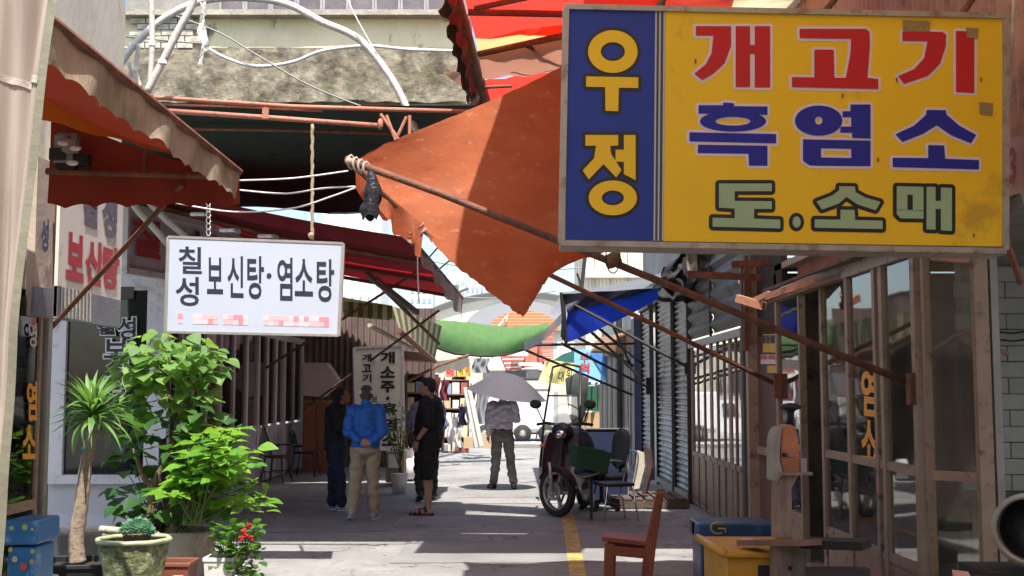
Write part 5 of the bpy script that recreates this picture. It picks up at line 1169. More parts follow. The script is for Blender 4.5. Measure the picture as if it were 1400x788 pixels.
# ---- 개소주 standing sign
s3 = T('standing_sign', 'upright white sign with columns reading 개고기 and 개소주·흑염소, standing in the shade', 'sign', P(520,664,20))
Y3 = 19.6; q3 = [P(484,476,Y3),P(550,472,Y3),P(553,616,Y3),P(488,614,Y3)]
mk('box', MB().extr([p+V((0,.0005,0)) for p in q3],(0,.2,0)), M('sign_cream_face', (.82,.82,.68), .45, .05, 1, .02, dirt=((.72,.75,.52), .4, 1.2)), s3)
for a,b in ((0,1),(1,2),(2,3),(3,0)): mk('frame', MB().bar(q3[a],q3[b],.04,.03), M_white, s3)
for k,ch in enumerate('개고기'): mk('letter', ltr_px(MB(), ch, 495,484+k*14,508,495+k*14, Y3, .035, V((0,-.01,0))), M_ink, s3)
for k,ch in enumerate('개소주'): mk('letter', ltr_px(MB(), ch, 520,481+k*20,540,497+k*20, Y3, .04, V((0,-.01,0))), M_ink, s3)
mk('dot', MB().tube([P(530,545,Y3),P(530,545,Y3-.008)],.03,12), M_ink, s3)
for k,ch in enumerate('흑염소'): mk('letter', ltr_px(MB(), ch, 522,551+k*21,543,568+k*21, Y3, .04, V((0,-.01,0))), M_ink, s3)
for k,ch in enumerate('보신'): mk('letter', ltr_px(MB(), ch, 508,541+k*12,516,550+k*12, Y3, .035, V((0,-.01,0))), M('green_print', (.06,.2,.05), .6), s3)
for x in (492,547): mk('leg', MB().tube([P(x,612,Y3+.1),V((P(x,612,Y3).x,Y3+.1,0))],.025,8), M_dark, s3)
bx3 = T('wooden_crate', 'pale wooden crate under the upright white sign', 'crate', P(535,664,20.2))
fpx('crate', 528,618,552,660, 20.2, .5, M('crate_wood', (.28,.22,.15), .8, .2, 4, .1), bx3); fpx('panel', 531,622,549,640, 20.17, .04, M('white_cloth',()), bx3)
# small shrub beside the sign
# ================================================================== PEOPLE
def remesh(mb, vox, smooth=3, wr=0, wsc=9, seed=0):
    me = bpy.data.meshes.new('t'); me.from_pydata([tuple(v) for v in mb.v], [], mb.f)
    o = bpy.data.objects.new('t', me); COL.objects.link(o)
    m = o.modifiers.new('r','REMESH'); m.mode = 'VOXEL'; m.voxel_size = vox
    if smooth:
        m = o.modifiers.new('s','SMOOTH'); m.iterations = smooth; m.factor = .5
    dg = bpy.context.evaluated_depsgraph_get(); r = bpy.data.meshes.new_from_object(o.evaluated_get(dg))
    bpy.data.objects.remove(o); bpy.data.meshes.remove(me)
    if wr:
        ns = [v.normal.copy() for v in r.vertices]
        for v, n in zip(r.vertices, ns):
            p = v.co; d = noise.noise(V((p.x*wsc, p.y*wsc, p.z*wsc*1.7+seed))) + .5*abs(noise.noise(V((p.x*wsc*2.1+3, p.y*wsc*2.1, p.z*wsc*.9+seed))))
            v.co = p + n*wr*d
    r.polygons.foreach_set('use_smooth', [True]*len(r.polygons)); return r
def mko(name, me, mat, parent, label=None):
    me.name = name; me.materials.clear(); me.materials.append(mat)
    o = bpy.data.objects.new(name, me); COL.objects.link(o); o.parent = parent
    if label: o['label'] = label
    return o
def hand(mb, wrist, d, palm_n, side, s=1.0, curl=.4):
    """palm, four fingers, thumb. d: pointing direction, palm_n: palm normal, side: direction of the thumb"""
    d = V(d).normalized(); n = V(palm_n); n = (n-d*n.dot(d)).normalized(); w_ = V(side); w_ = (w_-d*w_.dot(d)-n*w_.dot(n)).normalized()
    p0 = V(wrist)
    mb.cap(p0, p0+d*.075*s, .021*s, .028*s, 12, 1.35, w_)
    for k,(o_,L) in enumerate(((.026,.068),(.009,.078),(-.009,.073),(-.026,.058))):
        a = p0+d*.085*s+w_*o_*s; b = a+(d*math.cos(curl*.7)+n*math.sin(curl*.7))*L*.5*s; c = b+(d*math.cos(curl*2)+n*math.sin(curl*2))*L*.5*s
        mb.cap(a-d*.02, b, .0095*s, .0085*s, 8); mb.cap(b, c, .0085*s, .007*s, 8)
    a = p0+d*.025*s+w_*.026*s; b = a+(d*.6+w_*.6+n*.25).normalized()*.034*s; c = b+(d*.9+w_*.15+n*.3).normalized()*.03*s
    mb.cap(a, b, .0125*s, .010*s, 8); mb.cap(b, c, .010*s, .008*s, 8)
def head(mb, c, yaw=0., pitch=0., s=1.0):
    Mh = Matrix.Rotation(yaw,3,'Z') @ Matrix.Rotation(-pitch,3,'X')
    c = V(c); t = lambda x,y,z: c + Mh @ (V((x,y,z))*s)
    mb.ball(t(0,-.012,.03), (.074*s,.094*s,.088*s), 20, 14, Mh)
    mb.ball(t(0,.024,-.035), (.058*s,.062*s,.078*s), 16, 12, Mh)
    mb.ball(t(0,.052,-.085), (.032*s,.028*s,.024*s), 12, 8, Mh)       # chin
    mb.cap(t(0,.082,.012), t(0,.104,-.022), .008*s, .014*s, 8)         # nose
    mb.cap(t(-.03,.078,.03), t(.03,.078,.03), .012*s, .012*s, 8)       # brow
    mb.cap(t(-.02,.082,-.052), t(.02,.082,-.052), .009*s, .009*s, 8)   # lips
    for sx in (-1,1):
        mb.ball(t(sx*.076,-.005,-.005), (.012*s,.022*s,.032*s), 10, 8, Mh)
        mb.ball(t(sx*.030,.072,.008), (.014*s,.010*s,.010*s), 8, 6, Mh)
    return t
M_skin = M('skin', (.40,.22,.15), .55, .08, 6, .06, bsc=120, spec=.4); M_skind = M('skin_tanned', (.30,.155,.10), .55, .08, 6, .06, bsc=120, spec=.4)
M_hair = M('black_hair', (.018,.015,.014), .5, .4, 40, .5, bsc=90); M_hairg = M('greying_hair', (.07,.065,.06), .5, .4, 30, .5, bsc=90)
DEF = dict(hipL=(-.095,0,.90), hipR=(.095,0,.90), kneeL=(-.105,.01,.48), kneeR=(.105,.01,.48), ankL=(-.11,-.02,.085), ankR=(.11,-.02,.085),
  toeL=(-.125,.15,.03), toeR=(.125,.15,.03), pel=(0,0,.95), wst=(0,0,1.06), chest=(0,0,1.28), neck=(0,-.01,1.44), head=(0,.015,1.585),
  shL=(-.185,-.01,1.39), shR=(.185,-.01,1.39), elL=(-.225,-.03,1.11), elR=(.225,-.03,1.11), wrL=(-.235,.04,.87), wrR=(.235,.04,.87))
def person(label, loc, yaw, scale, pose, spec):
    J = {k: V(v) for k, v in {**DEF, **pose}.items()}
    root = TL('person', label, 'person', loc, rz=yaw); root.scale = (scale,)*3
    skin = spec.get('skin', M_skin); b = MB(); fat = spec.get('fat', 1.0)
    # skin body, continuous
    def torso(mb, g, zlo=0, zhi=9, belly=0.):
        sp = [J['pel'], J['wst'], J['chest'], (J['shL']+J['shR'])/2, J['neck']]
        w_ = [(.150,.108),(.138,.100),(.158,.112),(.135,.088),(.055,.058)]
        pts = []
        rings = []
        n = 20
        base = sp[0]-V((0,0,.08)); sp2 = [base]+sp; ww = [(.135,.098)]+w_
        for i in range(len(sp2)-1):
            for k in range(4 if i < len(sp2)-2 else 4):
                t = k/4; p = sp2[i].lerp(sp2[i+1], t); rx = ww[i][0]*(1-t)+ww[i+1][0]*t; ry = ww[i][1]*(1-t)+ww[i+1][1]*t
                rings.append((p, (rx+g)*fat, (ry+g)*fat, t))
        rings.append((sp2[-1], ww[-1][0]+g, ww[-1][1]+g, 0))
        dx = (J['shR']-J['shL']); yw = math.atan2(dx.y, dx.x)
        vs = []; fs = []; use = [r for r in rings if zlo-1e-6 <= r[0].z <= zhi+1e-6]
        for p, rx, ry, t in use:
            bel = belly*max(0, 1-abs(p.z-1.08)/.16)
            for j in range(n):
                a = 2*PI*j/n; x = rx*math.cos(a); y = (ry+bel*(math.sin(a) > 0)*math.sin(a))*math.sin(a)
                x = math.copysign(abs(math.cos(a))**.85*rx, math.cos(a))
                vs.append(p+V((x*math.cos(yw)-y*math.sin(yw), x*math.sin(yw)+y*math.cos(yw), 0)))
        k = len(use)
        fs = [(i*n+j,i*n+(j+1)%n,(i+1)*n+(j+1)%n,(i+1)*n+j) for i in range(k-1) for j in range(n)]+[tuple(range(n))[::-1], tuple(range((k-1)*n,k*n))]
        mb.add(vs, fs)
    torso(b, -.012)
    b.cap(J['neck']-V((0,0,.04)), J['head']+V((0,-.015,-.06)), .056, .052, 14)
    t = head(b, J['head'], spec.get('hyaw',0), spec.get('hpitch',0))
    for s_ in 'LR':
        b.cap(J['neck']-V((0,0,.05)), J['sh'+s_], .045, .052, 12)
        b.cap(J['sh'+s_], J['el'+s_], .050*fat, .040, 12); b.cap(J['el'+s_], J['wr'+s_], .041, .027, 12)
        hd_, pn_, th_, cu = spec.get('hand'+s_, ((0,.1,-1),((1 if s_=='L' else -1),0,0),(0,1,0),.5))
        hand(b, J['wr'+s_], hd_, pn_, th_, 1.0, cu)
        b.cap(J['hip'+s_], J['knee'+s_], .078*fat, .055, 12)
        mid = J['knee'+s_].lerp(J['ank'+s_], .35)-V((0,.012,0)); b.cap(J['knee'+s_], mid, .053, .055, 12); b.cap(mid, J['ank'+s_], .055, .036, 12)
        b.cap(J['ank'+s_]-V((0,.03,.04)), J['toe'+s_]+V((0,0,.008)), .036, .026, 10, 1.25, (1,0,0))
    mko('body', remesh(b, .0085, 3), skin, root)
    # hair
    hb = MB(); hy = spec.get('hyaw',0); Mh = Matrix.Rotation(hy,3,'Z') @ Matrix.Rotation(-spec.get('hpitch',0),3,'X')
    for (x,y,z,rx,ry,rz) in ((0,-.025,.048,.082,.094,.080),(0,-.062,.0,.072,.052,.070),(0,.022,.088,.066,.060,.038)):
        hb.ball(J['head']+Mh@V((x,y,z)), (rx,ry,rz), 18, 12, Mh)
    for sx in (-1,1): hb.ball(J['head']+Mh@V((sx*.068,-.02,.03)), (.018,.05,.045), 10, 8, Mh)
    mko('hair', remesh(hb, .009, 2, .006, 45), spec.get('hair', M_hair), root)
    for sx in (-1,1):
        ey = MB().ball(J['head']+Mh@V((sx*.030,.083,.010)), (.011,.005,.006), 10, 6, Mh); e_ = mk('eye', ey, M_black, None, True); e_.parent = root
    # shirt
    sh = MB(); g = spec.get('loose', .022); zl = spec.get('hem', .90)
    torso(sh, g, zl, 1.46, spec.get('belly', .02))
    sl_ = spec.get('sleeve', 1.0)
    for s_ in 'LR':
        sh.cap(J['neck']-V((0,0,.035)), J['sh'+s_]+V((0,0,.004)), .050, .062+g*.4, 12)
        if sl_ >= 1: sh.cap(J['sh'+s_], J['el'+s_], .060+g*.7, .050+g*.6, 12); sh.cap(J['el'+s_], J['el'+s_].lerp(J['wr'+s_], .93), .052+g*.6, .038+g*.3, 12)
        else: sh.cap(J['sh'+s_], J['sh'+s_].lerp(J['el'+s_], sl_*1.5), .060+g*.6, .060+g*.5, 12)
    if spec.get('collar'): sh.cap(J['neck']-V((0,.0,.01)), J['neck']+V((0,0,.03)), .066, .062, 14)
    mko('shirt', remesh(sh, .010, 3, spec.get('wr', .012)*1.6, 9, 3), spec['shirt'], root)
    # trousers
    tr_ = MB(); torso(tr_, .012, .86, 1.04)
    tr_.ball(J['pel']+V((0,-.02,-.06)), (.160*fat,.128*fat,.11), 18, 12)
    lg = spec.get('leg', 1.0)
    for s_ in 'LR':
        if lg >= 1:
            tr_.cap(J['hip'+s_], J['knee'+s_], .100*fat, .080, 14); a_ = J['ank'+s_]+V((0,0,.0))
            tr_.cap(J['knee'+s_], J['knee'+s_].lerp(a_, .93), .080, .068, 14)
        else:
            k_ = J['hip'+s_].lerp(J['knee'+s_], .92); tr_.cap(J['hip'+s_], k_, .105*fat, .092, 14)
    mko('trousers' if lg >= 1 else 'shorts', remesh(tr_, .0105, 3, .022, 8, 8), spec['pants'], root)
    # shoes
    for s_ in 'LR':
        A_, T_ = J['ank'+s_], J['toe'+s_]; d = (T_-A_); dd = V((d.x,d.y,0)).normalized()
        if spec.get('sandal'):
            so_ = MB(); so_.cap(A_-dd*.06-V((0,0,A_.z-.016 if abs(A_.z-.085) < .02 else .065)), T_+dd*.045+V((0,0,-.012)), .016, .016, 12, 2.6, V((dd.y,-dd.x,0)))
            o = mko('sandal', remesh(so_, .008, 2), M_black, root)
            for f_ in (.15,.55,.85): mk('strap', MB().cap(A_.lerp(T_, f_)+V((-dd.y,dd.x,0))*-.045+V((0,0,-.01)), A_.lerp(T_, f_)+V((-dd.y,dd.x,0))*.045+V((0,0,-.01)), .032-.006*f_, None, 8, .5, dd), M_black, None).parent = o
        else:
            sh_ = MB(); sh_.cap(A_-dd*.035+V((0,0,-.035)), T_+V((0,0,.012)), .045, .034, 14, 1.1, V((dd.y,-dd.x,0))); sh_.cap(A_-dd*.02, A_-dd*.02+V((0,0,.01)), .048, .045, 12)
            o = mko('shoe', remesh(sh_, .008, 3), spec.get('shoe', M_black), root)
            so_ = MB(); so_.cap(A_-dd*.045+V((0,0,-.068)), T_+dd*.018+V((0,0,-.018)), .017, .017, 12, 2.6, V((dd.y,-dd.x,0))); mko('sole', remesh(so_, .008, 2), spec.get('sole', M_black), o)
    root['_J'] = 0
    return root, J, Mh
M_jk = M('royal_blue_jacket', (.012,.115,.46), .6, .1, 5, .12, bsc=50); M_kh = M('khaki_trousers', (.36,.28,.19), .85, .1, 5, .1, bsc=60)
M_tee = M('black_tshirt', (.012,.012,.014), .9, .25, 5, .1, bsc=60); M_nvt = M('navy_trousers', (.012,.018,.045), .85, .2, 5, .1); M_lav = M('lavender_shirt', (.60,.56,.66), .75, .07, 5, .12, bsc=60)
M_gtr = M('charcoal_trousers', (.17,.17,.17), .85, .1, 5, .1, bsc=60); M_blsh = M('slate_blue_shirt', (.15,.18,.27), .8, .12, 5, .1); M_sneak = M('grey_sneaker', (.30,.30,.32), .6, .15, 9, .1); M_sole = M('white_sole', (.65,.65,.65), .6, .05, 5)
def gr(px, py): return G(px, py)

# 1 man in blue jacket, walking away, hands clasped behind
p1_, J, Mh = person('man from behind in bright blue jacket, khaki trousers and white visor, hands clasped behind', gr(499,712), R(2), 1.0,
  dict(kneeL=(-.12,-.01,.48), ankL=(-.15,-.17,.14), toeL=(-.19,-.02,.045), kneeR=(.085,.04,.49), ankR=(.10,.05,.085), toeR=(.13,.21,.03), shL=(-.16,-.01,1.37), shR=(.16,-.01,1.37),
       elL=(-.228,-.08,1.12), wrL=(-.055,-.165,.985), elR=(.228,-.08,1.12), wrR=(.075,-.165,.975), head=(0,.03,1.57)),
  dict(shirt=M_jk, pants=M_kh, loose=.026, hem=.88, wr=.016, shoe=M_sneak, sole=M_sole, hair=M_hairg, hpitch=R(-8), collar=True, belly=.03, fat=1.02,
       handL=((1,-.1,-.15),(0,-1,0),(0,0,1),.5), handR=((-1,-.15,-.1),(0,1,0),(0,0,1),.7)))
vz = MB(); n = 24
for k in range(n):
    pass
vz.lathe([(.093,-.022),(.099,-.018),(.100,.018),(.094,.022)], J['head']+V((0,-.014,.035)), 28, Matrix.Diagonal(V((.93,1.05,1)))@Matrix.Rotation(R(-5),3,'X'))
vz.loft([(0,0,0,.001,.001)],4) if False else None
o = mk('sun_visor', vz, M('visor_white', (.85,.82,.8), .7, .05, 6), None, True); o.parent = p1_
br = mk('visor_brim', MB().sheet(lambda u,v: J['head']+V(((.092+.0*v)*math.cos(PI*u)*(1-.25*v), .06+.085*v*math.sin(PI*u)+.04*math.sin(PI*u), .03-.03*v)), 12, 3), M('visor_white',()), None, True); br.parent = o
for s_ in (-1,1):   # jacket hem line and back seam
    sm = mk('seam', MB().tube([V((s_*.06,-.172,1.34)),V((s_*.075,-.175,1.12)),V((s_*.08,-.165,.95))], .003, 5), M('jacket_seam', (.008,.07,.3), .7), None); sm.parent = p1_

# 2 man in black, left, facing right, hand at his chin
p2_, J, Mh = person('man in black shirt and navy trousers, hand at his face, left of the blue jacket', gr(456,699), R(-78), 1.0,
  dict(head=(0,.10,1.545), neck=(0,.03,1.43), chest=(0,.01,1.28), elR=(.22,.06,1.13), wrR=(.10,.235,1.30), elL=(-.21,.05,1.13), wrL=(-.06,.22,1.24), toeL=(-.13,.16,.03), ankR=(.10,.10,.085), toeR=(.11,.27,.03), kneeR=(.1,.07,.48)),
  dict(shirt=M_tee, pants=M_nvt, loose=.03, hem=.88, sleeve=.62, shoe=M_sneak, sole=M_sole, skin=M_skind, hpitch=R(-22), collar=True,
       handR=((-.3,.1,1),(0,-1,0),(-1,0,0),.7), handL=((.6,.2,.8),(0,-1,0),(0,0,1),.6)))
# 3 man in slate blue behind
p3_, J, Mh = person('man in a slate blue shirt mostly hidden behind the man in black shorts', gr(584,686), R(14), .99,
  dict(elL=(-.27,-.02,1.12), wrL=(-.30,.06,.90), kneeL=(-.12,.06,.49), ankL=(-.13,-.16,.13), toeL=(-.14,-.02,.04), ankR=(.1,.12,.085), toeR=(.11,.29,.03), kneeR=(.1,.1,.49)),
  dict(shirt=M_blsh, pants=M_tee, loose=.032, hem=.86, sleeve=.62, shoe=M_black, skin=M_skind))
bg_ = T('handheld_bag', 'small black pouch held by the man in slate blue', 'pouch', P(563,600,16.6)); mk('pouch', MB().ball(P(562,602,16.55), (.045,.04,.12), 12, 8), M_black, bg_, True); mk('loop', MB().tube([P(562,588,16.55),P(563,578,16.6)], .008, 6), M_black, bg_)
# 4 man in black T-shirt and shorts, facing left
p4_, J, Mh = person('man in black T-shirt, black shorts and strapped sandals standing in profile facing left', gr(587,704), R(78), 1.06,
  dict(head=(0,.04,1.575), neck=(0,.01,1.44), elR=(.21,-.06,1.12), wrR=(.20,.02,.90), elL=(-.215,-.04,1.12), wrL=(-.225,.10,.92), toeL=(-.13,.17,.03), ankR=(.09,.05,.085), toeR=(.10,.22,.03), kneeR=(.1,.05,.48)),
  dict(shirt=M_tee, pants=M_tee, loose=.038, hem=.84, sleeve=.62, leg=.6, sandal=True, belly=.05, fat=1.06, hyaw=R(8),
       handR=((-.05,.05,-1),(-1,0,0),(0,1,0),.5), handL=((0,.2,-1),(1,0,0),(0,1,0),.5)))
for s_ in 'L':
    o = mk('wristwatch', MB().tube([J['wr'+s_]+V((0,-.006,.022)),J['wr'+s_]+V((0,.004,-.002))], .034, 14), M_black, None, True); o.parent = p4_
o = mk('wristwatch', MB().tube([J['wrR']+V((0,-.006,.026)),J['wrR']+V((0,.0,.0))], .034, 14), M_black, None, True); o.parent = p4_
# 5 man with umbrella
p5_, J5, Mh = person('man walking away in a lavender-grey shirt and charcoal trousers under a grey umbrella', gr(687,669), R(4), .99,
  dict(kneeL=(-.11,.0,.48), ankL=(-.15,.12,.085), toeL=(-.21,.26,.03), kneeR=(.13,.02,.49), ankR=(.17,-.20,.12), toeR=(.20,-.04,.035), elR=(.235,.10,1.16), wrR=(.12,.23,1.32), elL=(-.235,-.04,1.12), wrL=(-.24,.05,.90), head=(0,.05,1.57)),
  dict(shirt=M_lav, pants=M_gtr, loose=.035, hem=.98, hpitch=R(-8), collar=True, wr=.015, handR=((-.1,.2,1),(0,-1,0),(-1,0,0),1.2)))
o = mk('belt', MB().lathe([(.168,-.018),(.172,0),(.168,.018)], V((0,0,1.0)), 28, Matrix.Diagonal(V((1,.78,1)))), M_black, None, True); o.parent = p5_
um = T('umbrella', 'grey umbrella held tilted over the man in the lavender-grey shirt', 'umbrella', P(693,545,19.3))
hdp = p5_.location + V((.12*.99,.24,1.34)); apex = P(697,511,19.25)
ax_ = (apex-V((P(691,560,19.2)))).normalized(); ax_ = V((.16,-.14,1)).normalized()
u1 = V((1,0,-.10)).normalized(); u1 = (u1-ax_*u1.dot(ax_)).normalized(); u2 = ax_.cross(u1)
Rr = .66; Hh = .36
def umb(a, r_):      # r_ 0..1 ; scalloped between eight ribs
    sc_ = 1-.06*(1-abs(math.cos(a*4)))*r_
    return apex+u1*math.cos(a)*Rr*r_*sc_+u2*math.sin(a)*Rr*r_*sc_-ax_*Hh*(1-math.cos(r_*PI/2*.98))**.95
M_umb = M('umbrella_cloth', (.075,.07,.083), .85, .06, 3, .03, trans=.12)
for k in range(8):
    a0 = k*PI/4
    mk('panel', MB().sheet(lambda u,v: umb(a0+u*PI/4, v*.999+.001), 8, 10), M_umb, um, True)
    mk('rib', MB().tube([umb(a0, v/6+.01)-ax_*.006 for v in range(7)], .004, 5), M_black, um)
mk('shaft', MB().tube([apex+ax_*.05, hdp+V((0,0,-.08))], .008, 8), M_chrome, um); mk('handle', MB().tube([hdp+V((0,0,.05)),hdp+V((0,0,-.1)),hdp+V((.02,0,-.13)),hdp+V((.05,0,-.12))], .013, 8), M_black, um, True)
mk('ferrule', MB().tube([apex, apex+ax_*.08], .006, 6), M_black, um)

# ================================================================== PLANTS AND POTS
def leaf_mesh(name, kind, mat):
    vs = []; fs = []
    if kind == 'heart': prof = [(0,.02),(.12,.34),(.30,.48),(.5,.46),(.7,.33),(.88,.14),(1,.0)]
    elif kind == 'point': prof = [(0,.02),(.15,.20),(.38,.33),(.6,.28),(.8,.15),(1,.0)]
    elif kind == 'small': prof = [(0,.03),(.25,.4),(.6,.45),(.85,.25),(1,0)]
    elif kind == 'needle': prof = [(0,.05),(.5,.14),(1,.0)]
    for x, w_ in prof:
        dr = -.25*x*x+.05*x; cup = .22*w_
        vs += [(-w_, x, dr+cup), (0, x, dr), (w_, x, dr+cup)]
    n = len(prof)
    for i in range(n-1):
        for j in range(2): fs.append((i*3+j, i*3+j+1, (i+1)*3+j+1, (i+1)*3+j))
    me = bpy.data.meshes.new(name); me.from_pydata(vs, [], fs); me.materials.append(mat); me.polygons.foreach_set('use_smooth',[True]*len(me.polygons)); return me
def put_leaf(me, root, p, d, size, roll=0, name='leaf'):
    d = V(d).normalized(); up = V((random.uniform(-.3,.3),random.uniform(-.3,.3),1))
    x = d.cross(up).normalized(); z = x.cross(d)
    m = Matrix((x, d, z)).transposed() @ Matrix.Rotation(roll,3,'Y')
    o = bpy.data.objects.new(name, me); COL.objects.link(o); o.parent = root
    o.matrix_local = Matrix.Translation(V(p)-off(root)) @ (m @ Matrix.Diagonal(V((size,size,size)))).to_4x4(); return o
def leafmat(n, c, t): return M(n, c, .42, .2, 9, .12, trans=.38, tcol=t, rnd=.30, spec=.5)
M_lf1 = leafmat("leaf_heart", (.13,.25,.06), (.36,.60,.09)); M_lf2 = leafmat("leaf_hydrangea", (.11,.27,.03), (.36,.68,.05)); M_lf3 = leafmat('leaf_strap', (.13,.26,.08), (.22,.42,.07)); M_lf4 = leafmat('leaf_dark', (.05,.13,.03), (.10,.26,.03)); M_lf5 = leafmat('leaf_bluish', (.12,.26,.17), (.2,.42,.25))
M_bark = M('bark', (.20,.13,.09), .9, .3, 14, .5, dirt=((.33,.26,.19), .3, 9)); M_dbark = M('pale_scaly_bark', (.52,.40,.30), .9, .25, 30, .7, dirt=((.2,.14,.1), .35, 22), stretch=(1,1,2.5)); M_stem = M('green_stem', (.10,.17,.04), .6)
M_soil = M('potting_soil', (.05,.035,.025), .95, .4, 30, .6)
def ring(c, r, z0): return V((c.x, c.y, z0))
# --- dracaena in black pot
YD = 8.55
dp = P(110,766,YD)
dr = T('potted_dracaena', 'tall potted dracaena with a bare leaning pale trunk and a tuft of strap leaves', 'potted plant', (dp.x,YD,0))
def sq_pot(root, c, z0, z1, r0, r1, mat, rim=.02, name='pot', sides=4, rot=PI/4, th=.02):
    pr = [(0,z0),(r0,z0),(r1,z1),(r1+rim,z1),(r1+rim,z1+.03),(r1-th,z1+.03),(r1-th,z1-.03),(0,z1-.03)]
    o = mk(name, MB().lathe(pr, (c.x,c.y,0), sides, Matrix.Rotation(rot,3,'Z')), mat, root); bevel(o, .012, 3); return o
M_bpot = M('black_pot_plastic', (.022,.024,.028), .5, .25, 5, .05)
sq_pot(dr, V((dp.x,YD,0)), .02, dp.z-.03, .27, .35, M_bpot, .015, 'pot', 4, PI/4+.12)
mk('soil', MB().box((dp.x,YD,dp.z-.05),(.44,.44,.02),rz=.12), M_soil, dr)
tk_ = smooth_pts([P(106,770,YD),P(104,738,YD),P(111,690,YD),P(117,640,YD),P(124,600,YD),P(127,582,YD)], 6)
mk('trunk', MB().tube(tk_, [.062-.030*k/(len(tk_)-1)+.003*math.sin(k*2.3) for k in range(len(tk_))], 14), M_dbark, dr, True)
mk('tie', MB().tube([P(118,617,YD),P(121,612,YD)], .042, 12), M('green_tie', (.05,.3,.15), .5), dr)
def strap_mesh(L, bend, w):
    vs = []; fs = []; n = 9
    for k in range(n+1):
        t = k/n; a = bend*t; x = L*t*math.cos(a*.8); z = L*t*math.sin(-a*.8)*.9; ww = w*(.55+1.2*t-1.75*t*t+.02)
        ww = max(ww, .0006)
        vs += [(-ww,x,z+ww*.35),(0,x,z),(ww,x,z+ww*.35)]
    for i in range(n):
        for j in range(2): fs.append((i*3+j,i*3+j+1,(i+1)*3+j+1,(i+1)*3+j))
    me = bpy.data.meshes.new('strap_leaf'); me.from_pydata(vs, [], fs); me.materials.append(M_lf3); me.polygons.foreach_set('use_smooth',[True]*len(me.polygons)); return me
straps = [strap_mesh(.36,.5,.020), strap_mesh(.40,.9,.020), strap_mesh(.30,.3,.018), strap_mesh(.34,1.3,.019)]
tip = P(126,576,YD)
for k in range(104):
    a = k*2.399; el = -.12+1.55*((k+.5)/120)**.75
    d = V((math.cos(a)*math.cos(el), math.sin(a)*math.cos(el), math.sin(el)))
    put_leaf(straps[0 if el > .9 else (k%4)], dr, tip+V((0,0,.10*(k/120))), d, random.uniform(.75,1.12), 0, 'strap_leaf')
# --- heart-leaved small tree in big beige pot
YT = 9.7
tp_ = P(254,726,YT)
bt = T('potted_heart_leaf_tree', 'small forked tree with pale heart-shaped leaves rising behind the other pots', 'potted plant', (tp_.x,YT,0))
M_bgp = M('beige_ceramic', (.50,.45,.38), .5, .1, 3, .05, dirt=((.3,.25,.2), .25, 4), stretch=(1,1,.3))
mk('pot', MB().lathe([(0,.02),(.155,.02),(.17,.1),(.235,tp_.z-.03),(.25,tp_.z),(.235,tp_.z+.01),(.215,tp_.z-.02),(.21,tp_.z-.06),(0,tp_.z-.06)], (tp_.x,YT,0), 36), M_bgp, bt, True)
mk('soil', MB().lathe([(0,tp_.z-.05),(.21,tp_.z-.05)], (tp_.x,YT,0), 24), M_soil, bt)
trunk_pts = smooth_pts([P(208,722,YT),P(206,700,YT),P(210,665,YT),P(222,640,YT),P(234,610,YT),P(242,580,YT),P(232,545,YT),P(228,510,YT)], 5)
mk('trunk', MB().tube(trunk_pts, [.040-.025*k/(len(trunk_pts)-1) for k in range(len(trunk_pts))], 10), M_bark, bt, True)
mk('branch', MB().tube(smooth_pts([P(210,667,YT),P(198,655,YT),P(190,635,YT),P(183,613,YT)],5), [.028-.012*k/15 for k in range(16)], 9), M_bark, bt, True)
mk('branch', MB().tube(smooth_pts([P(221,735,YT),P(220,690,YT),P(222,650,YT),P(222,600,YT)],5), .030, 9), M('dark_bark', (.05,.035,.03), .9, .3, 12, .4), bt, True)
mk('rootball', MB().box((P(208,735,YT).x,YT,.25),(.14,.14,.3)), M_soil, bt)
heart = leaf_mesh('leaf', 'heart', M_lf1)
rr = random.Random(11); random.seed(11)
blobs = [((234,492),.42,.25,150),((195,522),.26,.22,50),((278,498),.20,.18,44),((262,545),.20,.16,34),((188,565),.14,.12,18)]
twn = MB()
for (px,py),rx,rz,n in blobs:
    c = P(px,py,YT)
    for k in range(n):
        while True:
            q = V((rr.uniform(-1,1),rr.uniform(-1,1),rr.uniform(-1,1)))
            if .25 < q.length < 1: break
        p = c+V((q.x*rx,q.y*rx*.85,q.z*rz)); d = V((q.x*1.0+rr.uniform(-.4,.4), q.y+rr.uniform(-.5,.4)-.25, -.25+rr.uniform(-.35,.35)))
        if d.length < .1: d = V((1,0,0))
        put_leaf(heart, bt, p, d, rr.uniform(.085,.15), rr.uniform(-.4,.4))
        if k%5 == 0: twn.tube([c+V((0,0,-rz*.6)), c.lerp(p,.5)+V((0,0,-.02)), p], [.008,.005,.003], 5)
mk('twigs', twn, M_stem, bt)
# --- dark middle foliage + bright hydrangea shrub
hy = T('potted_hydrangea', 'bushy bright green shrub with pointed leaves spilling over the tall beige pot', 'potted plant', (P(285,722,9.3).x,9.3,0))
YH = 9.25
pt_ = leaf_mesh('leaf', 'point', M_lf2)
rr = random.Random(3); stm = MB(); base = P(262,718,YH)
tips = []
for k in range(22):
    px = rr.uniform(222,366); py = 572+ (abs(px-288)/72)**2*60 + rr.uniform(-8,75)
    tips.append(P(px,py,YH+rr.uniform(-.35,.4)))
for t_ in tips:
    stm.tube([base+V((rr.uniform(-.08,.08),0,0)), base.lerp(t_,.55)+V((0,0,.10)), t_], [.010,.007,.005], 5)
    for k in range(13):
        f = 1-.75*(k/13)**1.1; m_ = base.lerp(t_, f)+V((0,0,.12*math.sin(PI*f)))
        a = k*2.3; d = V((math.cos(a), math.sin(a), .35-.4*(1-f)))
        put_leaf(pt_, hy, m_+d*.02, d+V((0,-.35,-.2)), rr.uniform(.10,.20), rr.uniform(-.5,.5))
mk('stems', stm, M_stem, hy)
